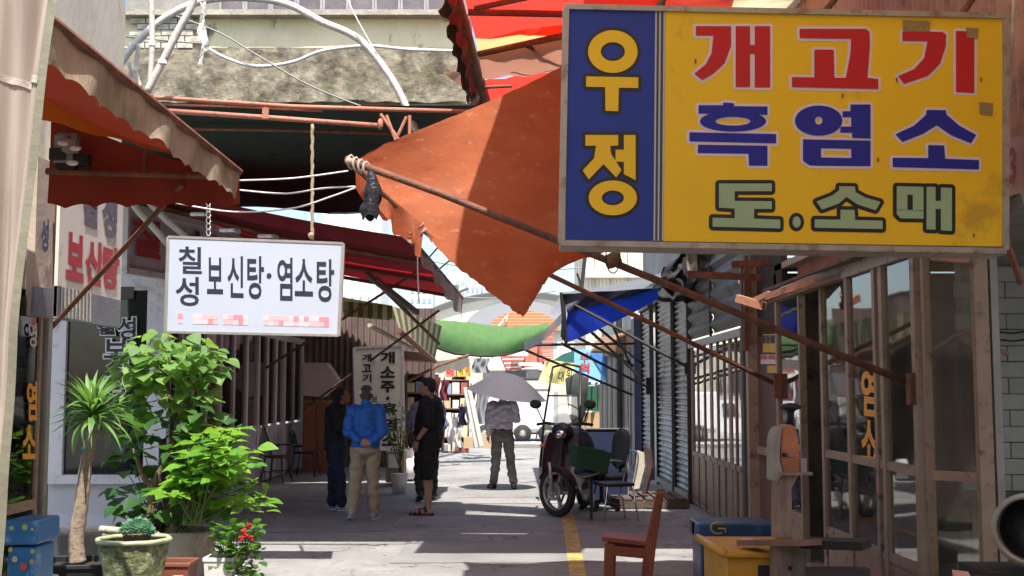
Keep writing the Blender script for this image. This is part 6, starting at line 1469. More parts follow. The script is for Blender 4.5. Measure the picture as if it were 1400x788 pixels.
for k in range(40):
    c = P(rr.uniform(320,362),rr.uniform(655,700),YH-.1); put_leaf(heart, hy, c, V((rr.uniform(-1,1),-rr.random(),rr.uniform(-.4,.5))), rr.uniform(.06,.10), 0, 'small_leaf')
hp = P(290,742,YH)
mk('pot', MB().lathe([(0,.02),(.12,.02),(.15,.25),(.165,hp.z),(.15,hp.z),(.14,hp.z-.05),(0,hp.z-.05)], (hp.x-.25,YH+.45,0), 28), M_bgp, hy, True)
dk = T('dark_shrub', 'dark glossy shrub filling the gap between the two tall plants', 'potted plant', (P(215,600,10.1).x,10.1,0))
dkl = leaf_mesh('leaf', 'heart', M_lf4); stm = MB(); b0 = V((P(225,735,10.1).x,10.1,.3))
for k in range(290):
    p = P(rr.uniform(150,325), rr.uniform(555,716), (10.0 if k%2 else 9.6)+rr.uniform(-.2,.2)); put_leaf(dkl, dk, p, V((rr.uniform(-1,1),-rr.random()*1.2,rr.uniform(-.7,.5))), rr.uniform(.10,.16), 0)
    if k%9 == 0: stm.tube([b0, b0.lerp(p,.5)+V((0,0,.05)), p], [.009,.006,.003], 5)
mk('stems', stm, M_bark, dk); mk('pot', MB().lathe([(0,.0),(.13,.0),(.17,.3),(.18,.32),(.16,.3),(0,.28)], (b0.x,10.1,0), 24), M_bpot, dk, True)
# --- carved green bowl with small succulent
YG = 8.4
gb = P(183,738,YG)
gp = T('carved_green_pot', 'mottled green carved stone bowl pot in front of the tree', 'pot', (gb.x,YG,0))
M_cg = M('carved_green_glaze', (.14,.16,.07), .6, .3, 16, .5, bsc=22, dirt=((.33,.36,.20), .42, 16))
def bowl(u, v):
    a = u*2*PI; z = .02+(gb.z-.02)*v; r_ = .13+.115*v**.7+.008*math.cos(a*8)*v; r_ *= 1+.035*noise.noise(V((math.cos(a)*6,math.sin(a)*6,z*14)))
    return V((gb.x+r_*math.cos(a), YG+r_*math.sin(a), z))
mk('bowl', MB().sheet(bowl, 64, 20), M_cg, gp, True)
mk('rim', MB().tube([V((gb.x+(.245+.008*math.cos(8*2*PI*k/64))*math.cos(2*PI*k/64), YG+(.245+.008*math.cos(8*2*PI*k/64))*math.sin(2*PI*k/64), gb.z)) for k in range(65)], .018, 8), M('pale_green_glaze', (.36,.40,.24), .5, .15, 9, .1), gp, True)
mk('soil', MB().lathe([(0,gb.z-.03),(.24,gb.z-.03)], (gb.x,YG,0), 24), M_soil, gp)
su = T('succulent_pot', 'small bluish-green succulent in a shallow brown pot standing in the green bowl', 'potted plant', P(187,741,YG-.02))
c = P(187,741,YG-.02)
mk('pot', MB().lathe([(0,-.01),(.085,-.01),(.10,.055),(.105,.06),(.09,.055),(0,.045)], c, 24), M('brown_clay', (.17,.11,.08), .7, .2, 8, .1), su, True)
nd = leaf_mesh('leaf', 'small', M_lf5)
for k in range(170):
    el = math.asin(((k+.5)/170)**.9); a = k*2.399; d = V((math.cos(a)*math.cos(el), math.sin(a)*math.cos(el), math.sin(el)*.85))
    put_leaf(nd, su, c+V((0,0,.05))+V((d.x*.10,d.y*.10,d.z*.10)), d+V((0,0,.2)), rr.uniform(.028,.045), rr.uniform(-.5,.5))
# --- other pots
oc = T('grey_planter', 'weathered grey trough planter behind the dracaena', 'planter', P(125,740,9.6)); a = P(88,727,9.6); b = P(170,760,9.6)
mk('trough', MB().extr([V((a.x,9.5,.02)),V((b.x,9.5,.02)),V((b.x+.03,9.5,a.z)),V((a.x-.03,9.5,a.z))],(0,.4,0)), M('grey_stone', (.22,.20,.17), .9, .3, 5, .4), oc); bevel(oc.children[0],.03,3)
mk('rim', MB().tube([P(84,726,9.45),P(110,728,9.42),P(140,724,9.42),P(172,727,9.45)], .03, 8), M('pale_stone_rim', (.40,.37,.30), .8, .2, 6, .3), oc, True)
bpn = T('brown_plastic_pot', 'red-brown plastic planter between the green bowl and the beige pots', 'planter', P(240,770,8.9)); c = P(240,768,8.95)
sq_pot(bpn, V((c.x,8.95,0)), .02, c.z-.02, .16, .19, M('brown_plastic', (.22,.07,.045), .5, .15, 5, .05), .015, 'pot', 4, PI/4)
mk('soil', MB().box((c.x,8.95,c.z-.03),(.24,.24,.02)), M_soil, bpn)
wtb = T('white_planter', 'white rectangular planter at the foot of the shrub', 'planter', P(303,762,9.0)); c = P(303,762,9.1)
sq_pot(wtb, V((c.x,9.1,0)), .02, c.z-.02, .13, .155, M('white_planter_plastic', (.58,.57,.55), .5, .08, 5, .05), .01, 'pot', 4, PI/4)
mk('soil', MB().box((c.x,9.1,c.z-.03),(.19,.19,.02)), M_soil, wtb)
tcb = T('terracotta_saucer', 'stack of pinkish terracotta tiles in front of the brown planter', 'tile', P(222,790,8.6)); c = P(222,786,8.5)
for k in range(3): mk('tile', MB().box((c.x+.01*k,8.5,c.z-.03-.035*k),(.26,.16,.028)), M('terracotta', (.46,.24,.16), .85, .2, 6, .2), tcb)
mk('support', MB().box((c.x,8.5,.07),(.22,.14,max(.05,(c.z-.13)*1.0))), M('grey_stone',()), tcb)
ge = T('potted_geranium', 'small geranium with red blossoms in a white pot', 'potted plant', P(322,785,9.2)); cg = P(322,785,9.2)
mk('pot', MB().lathe([(0,.0),(.09,.0),(.12,max(.1,cg.z)),(.125,cg.z+.01),(.105,cg.z),(0,cg.z-.02)], (cg.x,9.2,0), 24), M('white_planter_plastic',()), ge, True)
gl_ = leaf_mesh('leaf', 'small', leafmat('leaf_geranium', (.07,.17,.03), (.2,.42,.05))); stm = MB()
for k in range(230):
    p = P(rr.uniform(294,356), rr.uniform(716,790), 9.1+rr.uniform(-.15,.15)); put_leaf(gl_, ge, p, V((rr.uniform(-1,1),-rr.random(),rr.uniform(-.2,.9))), rr.uniform(.05,.085), 0)
    if k%6 == 0: stm.tube([V((cg.x,9.2,cg.z)), p], [.005,.003], 5)
mk('stems', stm, M_stem, ge)
M_redf = M('red_petal', (.62,.02,.03), .6, .15, 9, .1, trans=.3)
for (x,y) in ((341,718),(336,732),(330,736),(343,736),(334,726)):
    mb = MB()
    for k in range(12):
        q = V((rr.uniform(-1,1),rr.uniform(-1,1),rr.uniform(-1,1))).normalized(); mb.ball(P(x,y,8.85)+q*.016, (.011,.011,.008), 6, 4)
    mk('blossom', mb, M_redf, ge, True)

# ================================================================== LEFT FOREGROUND
vs_ = T('plastic_sheet', 'hanging grey-beige plastic sheet along the left edge, clear at the bottom', 'plastic sheet', (-1.9,4.2,1.5))
def vsf(u, v):
    e = [ (76,0),(62,150),(50,250),(38,380),(26,520),(18,620),(6,720),(-6,800)]
    i = min(int(v*7), 6); t = v*7-i; ex = e[i][0]*(1-t)+e[i+1][0]*t; ey = -20+v*840
    x = -160+(ex+160)*u
    p = P(x, ey, 3.72)
    return p+V((0,.05*math.sin(u*23+v*2)+.025*math.sin(u*51-v*3)+.02*noise.noise(V((u*8,v*5,0))),0))
M_vyl = M('sheet_beige_vinyl', (.56,.48,.42), .38, .1, .8, .06, bsc=5, trans=.42, stretch=(3,3,.35), dirt=((.44,.37,.31), .3, 2)); M_vyc = M('sheet_clear_vinyl', (.22,.22,.25), .3, .15, 1.2, .08, bsc=5, trans=.25, alpha=.86, stretch=(3,3,.35))
mk('upper_sheet', MB().sheet(lambda u,v: vsf(u, v*.775), 60, 24), M_vyl, vs_, True); mk('clear_hem', MB().sheet(lambda u,v: vsf(u,.765+v*.235)+V((0,.012,0)), 60, 10), M_vyc, vs_, True)
mk('edge_trim', MB().sheet(lambda u,v: vsf(1,v)+V((u*.03-.005,-.004,0)), 1, 30), M('trim_yellowish', (.20,.19,.14), .6, .2, 6, .1), vs_, True)
mk('weld_seam', MB().sheet(lambda u,v: vsf(u, .125+.012*v+.03*u)+V((0,-.008,0)), 50, 1), M('seam_vinyl', (.44,.38,.34), .4), vs_, True)
def styro(lab, x0,y0,x1,y1,Y,dep,mats,h1,emblem):
    """foam box: lid on a body, top edge of its front face at y0"""
    t = T('foam_box', lab, 'box', (0,0,0)); a = P(x0,y0,Y); b = P(x1,y0,Y); t.location = (a.x/2+b.x/2,Y+dep/2,0); t['_o'] = tuple(t.location); w_ = b.x-a.x; cx_ = (a.x+b.x)/2; cy = Y+dep/2
    lid = mk('lid', MB().box((cx_,cy,a.z-h1/2),(w_+.02,dep+.02,h1)), mats[0], t); bevel(lid,.014,3)
    bd_ = mk('body', MB().box((cx_,cy,(a.z-h1-.012)/2),(w_-.02,dep-.02,a.z-h1-.012)), mats[1], t); bevel(bd_,.014,3)
    return t, a, b
M_fb = M('blue_foam_film', (.015,.13,.36), .35, .15, 3, .05, dirt=((.10,.30,.52), .22, 5)); M_fb2 = M('blue_print_film', (.03,.19,.46), .35, .12, 3, .05, dirt=((.2,.42,.6), .25, 8))
t,a,b = styro('bright blue printed foam box with a lid at the bottom left corner',8,712,50,0,6.4,.30,(M_fb2,M_fb2),.13,None)
for k,(x,y,c_,r_) in enumerate(((16,722,(.5,.5,.12),3),(34,721,(.4,.5,.15),4),(44,724,(.55,.5,.2),2),(20,765,(.5,.5,.45),4),(32,775,(.55,.10,.08),5),(43,768,(.6,.5,.2),3),(44,754,(.5,.52,.2),3),(14,752,(.55,.35,.12),3))):
    mk('fruit_print', MB().extr([P(x+r_*math.cos(2*PI*j/10),y+r_*1.1*math.sin(2*PI*j/10),6.4-.013)+V((0,.004 if y > 733 else 0,0)) for j in range(10)],(0,-.002,0)), M('print%d'%(k%5), c_, .5, .2, 30, 0), t)
wcp = T('white_cup_lid', 'white plastic tub partly hidden by the black pot', 'tub', P(52,790,7.2)); c = P(52,786,7.2)
mk('tub', MB().lathe([(0,.0),(.07,.0),(.085,c.z*.98),(.09,c.z),(0,c.z)], (c.x+.05,7.15,0), 20), M_white, wcp, True)

# ================================================================== RIGHT FOREGROUND
M_fbr = M('navy_foam_film', (.022,.075,.17), .35, .2, 3, .06, dirt=[((.06,.16,.30), .25, 4), ((.30,.34,.38), .10, 7)])
t,a,b = styro('dark blue foam box with a yellow emblem on its lid at the lower right',956,716,1056,0,8.6,.42,(M_fbr,M_fbr),.12,None)
M_em = M('emblem_yellow', (.50,.42,.16), .5)
cE = P(982,722,8.585)
mk('emblem', MB().tube([cE+V((.055*math.cos(R(40+k*26)),0,.042*math.sin(R(40+k*26)))) for k in range(11)], .008, 6), M_em, t, True)
mk('emblem', MB().tube([cE+V((.0,0,-.005)),cE+V((.05,0,-.005)),cE+V((.05,0,-.035))], .008, 6), M_em, t, True); mk('emblem', MB().tube([P(975,716,8.585),P(990,717,8.585)], .007, 6), M_em, t, True)
mk('tape_strip', MB().box((a.x+.002,8.83,.60),(.024,.10,.10)), M('clear_tape', (.36,.40,.44), .2, .2, 12, .1), t)
M_orc = M('orange_crate_film', (.66,.33,.03), .38, .12, 3, .06, dirt=((.5,.2,.02), .2, 5))
ob = T('orange_box', 'bright orange covered box with a folded lid edge in front of the blue foam box', 'box', P(1010,760,7.7))
q5 = [P(952,745,8.25),P(1064,742,8.25),P(1076,770,7.45),P(984,778,7.45)]
zt5 = sum(p.z for p in q5)/4
q5 = [V((p.x,p.y,zt5)) for p in q5]
q5 = [V((1.30,8.3,.57)),V((1.90,8.3,.57)),V((1.84,7.5,.57)),V((1.33,7.5,.57))]
o_ = mk('lid', MB().extr(q5,(0,0,.04)), M_orc, ob); bevel(o_,.014,3)
o_ = mk('body', MB().extr([V((1.33,8.25,0)),V((1.87,8.25,0)),V((1.81,7.55,0)),V((1.36,7.55,0))],(0,0,.568)), M_orc, ob); bevel(o_,.01,2)
mk('gap_shade_block', MB().box((1.66,7.545,.45),(.2,.02,.14)), M_dark, ob); mk('rolled_edge', MB().tube([V((1.30,8.3,.60)),V((1.31,7.9,.605)),V((1.34,7.5,.60))], .028, 8), M_orc, ob, True)  # dark block on the front stands in for the shade in a gap
pc_ = T('paper_slip', 'small white slip of paper lying on the orange box', 'paper', (1.66,8.1,.62)); mk('paper', MB().slab((1.56,8.16,.613),(1.70,8.12,.613),(1.72,7.98,.616),(1.60,8.02,.614),.002), M_white, pc_)
# wooden press/stand
wm = T('wooden_press', 'weathered wooden upright with an orange rounded head and a black knob on top', 'machine', (1.72,7.2,0))
Yp = 7.3
def reg(pts, Y): return [P(820+x/3.457, 560+y/3.457, Y) for x,y in pts]
M_ww = M('weathered_wood', (.33,.23,.17), .85, .25, 6, .3, bsc=18, stretch=(3,3,.5), dirt=((.18,.12,.09), .35, 4)); M_wo_ = M('orange_worn_wood', (.60,.21,.09), .6, .2, 6, .2, dirt=((.35,.16,.10), .2, 5)); M_wp = M('pale_side', (.36,.33,.27), .8, .2, 5, .2)
o_ = mk('head', MB().extr(reg([(862,90),(880,73),(905,72),(925,84),(937,130),(945,210),(948,240),(945,300),(925,302),(868,300),(855,240),(858,140)],Yp),(0,.16,0)), M_wo_, wm); bevel(o_,.008,2)
o_ = mk('side_plate', MB().extr(reg([(822,150),(830,110),(848,85),(866,80),(856,140),(853,240),(866,300),(838,350),(820,335),(821,240)],Yp-.02),(0,.2,0)), M_wp, wm); bevel(o_,.008,2)
o_ = mk('neck', MB().extr(reg([(838,300),(945,302),(925,345),(908,372),(912,612),(832,612),(836,350)],Yp),(0,.14,0)), M_ww, wm); bevel(o_,.008,2)
mk('knob', MB().lathe([(0,.0),(.025,0),(.022,.09),(.03,.11),(.07,.125),(.07,.14),(.04,.155),(0,.16)], P(902/3.457+820,560+74/3.457,Yp+.08)-V((0,0,.02)), 16), M_black, wm, True)
mk('hinge', MB().box(P(820+960/3.457,560+270/3.457,Yp-.01),(.035,.05,.10)), M_alu, wm); mk('plate', MB().box(P(820+925/3.457,560+303/3.457,Yp-.02),(.20,.05,.018)), M_ww, wm)
for (x,y) in ((872,215),(897,750)): mk('bolt', MB().box(P(820+x/3.457,560+y/3.457,Yp-.012),(.022,.03,.022)), M_dark, wm); mk('label_plate', MB().box(P(820+(x+35)/3.457,560+(y+1)/3.457,Yp-.008),(.045,.02,.018)), M('ochre_plate', (.4,.3,.18), .6), wm)
o_ = mk('post', MB().extr(reg([(836,640),(975,640),(980,1100),(838,1100)],Yp-.01),(0,.2,0)), M_ww, wm)
mk('post_face', MB().extr(reg([(912,642),(976,642),(980,1100),(915,1100)],Yp-.03),(0,.02,0)), M('grey_wood', (.25,.20,.16), .85, .25, 6, .3, stretch=(3,3,.5)), wm)
mk('foot', MB().box((P(1080,0,Yp).x,Yp+.08,.04),(.5,.4,.08)), M_ww, wm)
tbm = T('work_bench', 'dark wooden plank bench passing behind the weathered upright', 'bench', (2.0,7.3,0))
mk('plank', MB().bar(P(1020,742,7.7),P(1110,742,7.0),.14,.035), M('reddish_plank', (.24,.12,.08), .7, .3, 5, .2), tbm)
mk('plank', MB().bar(P(1100,742,7.2),P(1185,745,7.0),.20,.05), M_dark, tbm)
mk('skirt', MB().box((P(1145,770,7.1).x,7.1,.40),(.36,.10,.34)), M('dark_skirt', (.07,.05,.045), .8, .3, 4), tbm)
for x in (1112,1180): mk('leg', MB().box((P(x,770,7.1).x,7.15,.22),(.05,.05,.44)), M_dark, tbm)
# wooden chair in the foreground
Yc = 9.0
wc = T('wooden_chair', 'low reddish-brown wooden chair seen from the side at the bottom centre right', 'chair', (.87,9.1,0))
M_ch = M('red_brown_wood', (.30,.075,.03), .5, .22, 5, .12, stretch=(1,1,.4), dirt=((.16,.05,.03), .25, 6))
z_s = P(850,735,Yc).z
d_ = .34
o_ = mk('seat', MB().slab(P(823,734,Yc),P(886,741,Yc)+V((0,0,0)),P(886,741,Yc)+V((.045,d_,0)),P(823,734,Yc)+V((.045,d_,0)),-.035), M_ch, wc); bevel(o_,.006,2)
mk('apron', MB().extr([P(839,747,Yc+.006),P(881,750,Yc+.006),P(880,764,Yc+.006),P(839,760,Yc+.006)],(0,.03,0)), M_ch, wc)
mk('apron', MB().extr([P(829,747,Yc)+V((.04,d_-.03,0)),P(884,750,Yc)+V((.04,d_-.03,0)),P(883,764,Yc)+V((.04,d_-.03,0)),P(829,760,Yc)+V((.04,d_-.03,0))],(0,.03,0)), M_ch, wc)
for k,o2 in enumerate((V((0,0,0)),V((.045,d_-.04,0)))):
    mk('leg', MB().extr([P(827,744,Yc)+o2,P(840,744,Yc)+o2,V((P(836,744,Yc).x,Yc,0))+o2,V((P(824,744,Yc).x,Yc,0))+o2],(0,.045,0)), M_ch, wc)
    mk('back_post', MB().extr([P(898,674,Yc)+o2,P(908,673,Yc)+o2,P(896,750,Yc)+o2,V((P(886,750,Yc).x,Yc,0))+o2,V((P(872,750,Yc).x,Yc,0))+o2,P(882,745,Yc)+o2],(0,.045,0)), M_ch, wc)
mk('back_rail', MB().bar(P(898,705,Yc)+V((.0,.04,0)),P(898,705,Yc)+V((.04,d_-.03,0)),.02,.06), M_ch, wc)
for (x,y) in ((904,682),(902,692),(890,730)): mk('screw', MB().ball(P(x,y,Yc)+V((0,-.002,0)), .006, 8, 6), M_dark, wc)

# ---- chairs near the shutters
def chrome_chair(lab, loc, rz):
    t = TL('metal_frame_chair', lab, 'chair', loc, 'chairs' if False else None, rz)
    mk('seat', MB().box((0,0,.455),(.40,.40,.045)), M('black_vinyl', (.02,.022,.028), .35, .2, 8, .1), t); bevel(t.children[-1],.015,3)
    for s_ in (-1,1):
        mk('leg', MB().tube([(s_*.19,-.17,.44),(s_*.21,-.23,0)], .012, 8), M_chrome, t, True); mk('leg', MB().tube([(s_*.19,.17,.44),(s_*.21,.24,0)], .012, 8), M_chrome, t, True)
    mk('back_frame', MB().tube(smooth_pts([V(p) for p in ((-.17,.19,.45),(-.17,.24,.66),(-.14,.27,.82),(0,.28,.86),(.14,.27,.82),(.17,.24,.66),(.17,.19,.45))],5), .012, 8), M_chrome, t, True)
    return t
c = G(842,712); ccr = chrome_chair('chrome-legged chair with an open hoop back, just behind the wooden chair', (c.x-.02,c.y,0), R(-72))
def office_chair(lab, loc, rz):
    t = TL('office_chair', lab, 'chair', loc, None, rz); Bk = M('black_fabric', (.010,.011,.016), .9, .2, 12, .15, spec=.15)
    mb = MB().box((0,0,.47),(.50,.48,.09)); o = mk('seat', mb, Bk, t, True); bevel(o,.04,4)
    mk('backrest', MB().sheet(lambda u,v: V(((u-.5)*.46*math.sqrt(max(.03,1-(2*v-1)**4)), .25+.06*v-.06*math.cos((u-.5)*2.4)+.06, .55+.56*v)), 12, 14), Bk, t, True)
    mm = t.children[-1].modifiers.new('s','SOLIDIFY'); mm.thickness = .07
    mk('column', MB().tube([(0,0,.42),(0,0,.12)], .03, 10), M_black, t); mk('bracket', MB().tube([(0,.1,.42),(0,.30,.45),(0,.33,.65)], .022, 8), M_black, t)
    for k in range(5):
        a = 2*PI*k/5+.3; mk('base_spoke', MB().tube([(0,0,.13),(.28*math.cos(a),.28*math.sin(a),.07)], .02, 8), M_black, t)
        mk('caster', MB().lathe([(0,-.02),(.03,-.02),(.03,.02),(0,.02)], (.28*math.cos(a),.28*math.sin(a),.032), 12, Matrix.Rotation(R(90),3,'Y')), M_rubber, t)
    for s_ in (-1,1): mk('armrest', MB().tube(smooth_pts([V((s_*.27,-.12,.44)),V((s_*.29,-.14,.62)),V((s_*.28,-.02,.68)),V((s_*.27,.16,.66))],4), .022, 8), M_black, t, True)
    return t
c = G(824,700); oc1 = office_chair('black office chair with a rounded backrest beside the scooter', (c.x+.0,c.y+.2,0), R(-62))
bs1 = T('round_stool_seat', 'loose black padded seat lying tilted against the scooter', 'seat', G(806,690)); c = P(808,640,15.0)
Mt = Matrix.Rotation(R(-18),3,'Y')@Matrix.Rotation(R(20),3,'X')
mk('pad', MB().lathe([(0,-.05),(.19,-.05),(.22,-.02),(.22,.02),(.19,.05),(0,.06)], c, 28, Mt), M('black_vinyl',()), bs1, True); mk('band', MB().lathe([(.222,-.012),(.226,0),(.222,.012)], c, 28, Mt), M_alu, bs1, True)
mk('leg', MB().tube([c, V((c.x,c.y,0))], .02, 8), M_black, bs1)
# leaning cream tray + pallet
ly = T('leaning_board', 'cream octagonal tray leaning against the first roller shutter', 'tray', P(882,650,16.9))
pts = [(884,612),(890,610),(900,622),(903,640),(895,668),(887,676),(882,672),(879,660)]
o_ = mk('tray', MB().extr([P(x-9,y,16.4) for x,y in ((880,616),(889,620),(890,640),(883,668),(876,669),(874,660),(878,640))],(.015,.03,0)), M('cream_tray', (.50,.46,.37), .6, .1, 4), ly)
mk('edge', MB().extr([P(x-4,y,16.5) for x,y in ((884,608),(892,616),(895,640),(886,676),(881,676),(888,640))],(.04,.07,0)), M('tray_dark_edge', (.06,.03,.03), .6), ly)
pal = T('wooden_pallet', 'dark wooden pallet lying in front of the roller shutters', 'pallet', (2.0,16.6,0))
M_pal = M('pallet_wood', (.09,.065,.05), .9, .3, 6, .3)
for k in range(7): mk('slat', MB().box((1.45+k*.15,16.9,.135),(.11,1.2,.022)), M_pal, pal)
for k in range(3): mk('bearer', MB().box((1.92,16.35+k*.55,.07),(1.05,.09,.1)), M_pal, pal)
for k in range(3):
    for j in range(3): mk('block', MB().box((1.45+.46*j,16.31+k*.55,.01+.02),(.1,.1,.02)), M_pal, pal)
bl_ = T('blue_board', 'dark blue panel board standing behind the scooter', 'board', P(830,690,16.9)); fpx('panel', 800,587,858,692, 16.9, .03, M('navy_board', (.005,.013,.055), .7, .15, 2, .03), bl_)
fpx('trim', 857.5,584,860,690, 16.88, .03, M_alu, bl_); fpx('trim', 800,585.5,858,587, 16.88, .03, M_alu, bl_)
gcr = T('green_crate', 'dark green plastic crate tilted on the front of the scooter', 'crate', P(803,628,14.7))
cc = P(806,627,14.75); Mc = Matrix.Rotation(R(12),3,'Y')@Matrix.Rotation(R(14),3,'Z')
M_gcr = M('green_crate_plastic', (.015,.07,.035), .5, .2, 6, .1)
w_,d__,h_ = .42,.30,.26
for (x,y,z,sx,sy,sz) in ((0,-d__/2,0,w_,.015,h_),(0,d__/2,0,w_,.015,h_),(-w_/2,0,0,.015,d__,h_),(w_/2,0,0,.015,d__,h_)): mk('side_wall', MB().box(cc+Mc@V((x,y,z)),(sx,sy,sz),M=Mc), M_gcr, gcr)
mk('bottom', MB().box(cc+Mc@V((0,0,-h_/2)),(w_,d__,.015),M=Mc), M_gcr, gcr)
for k in range(5): mk('rib', MB().box(cc+Mc@V((-w_/2+.05+k*.08,-d__/2-.01,0)),(.012,.012,h_),M=Mc), M_gcr, gcr)
for z in (-.12,.12): mk('lip', MB().box(cc+Mc@V((0,-d__/2-.012,z)),(w_+.02,.02,.02),M=Mc), M_gcr, gcr)
stl = T('metal_stool', 'metal stool half hidden behind the scooter on its left', 'stool', G(747,690)); c = P(744,612,17.5)
mk('seat', MB().box((c.x+.06,17.6,c.z-.02),(.2,.3,.04)), M('grey_seat', (.35,.36,.38), .5), stl)
for dx in (-.03,.15):
    for dy in (-.12,.12): mk('leg', MB().tube([(c.x+dx,17.6+dy,c.z-.03),(c.x+dx-.03,17.6+dy,0)], .012, 6), M_chrome, stl)
mk('back_loop', MB().tube([(c.x-.03,17.5,c.z),(c.x-.04,17.5,c.z+.12),(c.x+.12,17.5,c.z+.14),(c.x+.14,17.5,c.z)], .012, 6), M_chrome, stl, True)

# ---- scooter (local: +Y forward, wheels on the ground, front axle at y=0)
sf = G(762,707)
sc = TL('scooter', 'dark red delivery scooter with tall windshield bars parked against the right side', 'scooter', (sf.x,sf.y+.0,0), None, R(180-18))
M_scr = M('scooter_maroon', (.045,.012,.014), .3, .1, 3, .02); M_scg = M('scooter_grey', (.42,.42,.41), .45, .06, 3, .02); M_tin = M('clear_screen', (.5,.52,.52), .15, .1, 2, 0, alpha=.3)
def wheel(name, cx_, cy_, r_, steer):
    Mr = Matrix.Rotation(steer,3,'Z')@Matrix.Rotation(R(90),3,'Y'); c_ = V((cx_,cy_,r_))
    w0 = mk(name, MB().lathe([(r_-.075,-.035),(r_-.03,-.048),(r_-.005,-.025),(r_,0),(r_-.005,.025),(r_-.03,.048),(r_-.075,.035)], c_, 36, Mr), M_rubber, sc, True)
    mk('rim', MB().lathe([(r_-.075,-.03),(r_-.095,-.02),(r_-.095,.02),(r_-.075,.03)], c_, 32, Mr), M_alu, w0, True)
    hb_ = MB().lathe([(0,-.05),(.04,-.05),(.045,0),(.04,.05),(0,.05)], c_, 14, Mr)
    for k in range(5):
        a = 2*PI*k/5+.3; hb_.bar(c_+Mr@V((.03*math.cos(a),.03*math.sin(a),0)), c_+Mr@V(((r_-.09)*math.cos(a),(r_-.09)*math.sin(a),0)), .035, .03)
    mk('spokes', hb_, M_alu, w0)
    mk('brake_disc', MB().lathe([(.06,.045),(.105,.045),(.105,.05),(.06,.05)], c_, 24, Mr), M_alu, w0)
stv = R(58)
wheel('front_wheel', 0, 0, .29, stv); wheel('rear_wheel', 0, -1.22, .275, 0)
Ms = Matrix.Rotation(stv,3,'Z')
for s_ in (-1,1): mk('fork_leg', MB().tube([Ms@V((s_*.075,0,.29)), Ms@V((s_*.07,-.06,.62))], .020, 8), M_alu, sc, True)
mk('front_fender', MB().sheet(lambda u,v: Ms@(V(((v-.5)*.12, .30*math.cos(R(20)+u*R(130)), .265+.30*math.sin(R(20)+u*R(130))))), 16, 4), M_scr, sc, True)
mk('steering_column', MB().tube([V((0,-.06,.55)), V((0,-.24,.98))], .035, 10), M_black, sc)
def shield(u, v):
    x = (u-.5)*.58*(1-.25*(v-.5)**2*4+.0); return V((x, -.13-.22*v-.35*x*x*3, .30+.66*v))
o_ = mk('leg_shield', MB().sheet(shield, 14, 12), M_scg, sc, True); m_ = o_.modifiers.new('s','SOLIDIFY'); m_.thickness = .03
mk('inner_shield', MB().sheet(lambda u,v: shield(.30+.64*u,.05+.93*v)+V((0,.045,0)), 10, 10), M_scr, sc, True)
mk('headlight', MB().ball(V((0,-.15,.93)), (.07,.05,.055), 16, 10), M_chrome, sc, True)
mk('headlight_cowl', MB().ball(V((0,-.23,.97)), (.13,.10,.10), 16, 10), M_black, sc, True)
mk('handlebar', MB().tube([V((-.34,-.34,1.04)),V((-.2,-.25,1.06)),V((0,-.22,1.03)),V((.2,-.25,1.06)),V((.34,-.34,1.04))], .018, 8), M_black, sc, True)
for s_ in (-1,1):
    mi = mk('mirror', MB().ball(V((s_*.33,-.24,1.28)), (.075,.02,.055), 14, 8), M_black, sc, True); mk('stalk', MB().tube([V((s_*.24,-.27,1.06)),V((s_*.32,-.25,1.24))], .008, 6), M_black, mi, True)
    mk('indicator', MB().ball(V((s_*.20,-.10,.80)), (.035,.03,.025), 10, 6), M('amber_lens', (.5,.2,.03), .3), sc, True)
mk('windshield', MB().sheet(lambda u,v: V(((u-.5)*(.36-.10*v), -.18-.22*v-.8*(u-.5)**2*.3, 1.02+.36*v)), 10, 8), M_tin, sc, True)
for s_ in (-1,1): mk('roof_bar', MB().tube([V((s_*.24,-.12,.55)),V((s_*.22,-.20,1.05)),V((s_*.17,-.42,1.72))], .014, 8), M_black, sc, True)
mk('roof_bar', MB().tube([V((-.17,-.42,1.72)),V((0,-.42,1.76)),V((.17,-.42,1.72))], .014, 8), M_black, sc, True); mk('roof_bar', MB().tube([V((-.195,-.3,1.38)),V((.195,-.3,1.38))], .010, 8), M_black, sc, True)
mk('knee_cover', MB().ball(V((-.10,-.42,.72)), (.24,.20,.30), 18, 12).ball(V((.12,-.46,.66)), (.2,.2,.26), 18, 12), M('black_vinyl',()), sc, True)
sc.scale = (1.13,)*3
o_ = mk('floorboard', MB().box((0,-.52,.30),(.36,.50,.08)), M_black, sc); bevel(o_,.02,2)
o_ = mk('rear_body', MB().loft([(0,-.98,.30,.10,.28),(0,-1.0,.45,.15,.36),(0,-1.05,.62,.17,.42),(0,-1.05,.70,.15,.38)], 20), M_scr, sc, True)
mk('seat', MB().loft([(0,-1.02,.70,.14,.36),(0,-1.02,.75,.16,.40),(0,-1.02,.80,.14,.36),(0,-1.02,.81,.08,.26)], 20), M('black_vinyl',()), sc, True)
mk('bumper', MB().tube([V((-.26,-.02,.35)),V((-.28,-.10,.22)),V((-.25,-.25,.18))], .016, 8), M_chrome, sc, True); mk('kickstand', MB().tube([V((.08,-.7,.28)),V((.18,-.66,0))], .014, 8), M_black, sc)
mk('cables', MB().tube(smooth_pts([V((-.25,-.28,1.04)),V((-.2,-.1,1.12)),V((-.05,-.05,.9)),V((0,-.08,.6))],4), .006, 5), M_black, sc, True)

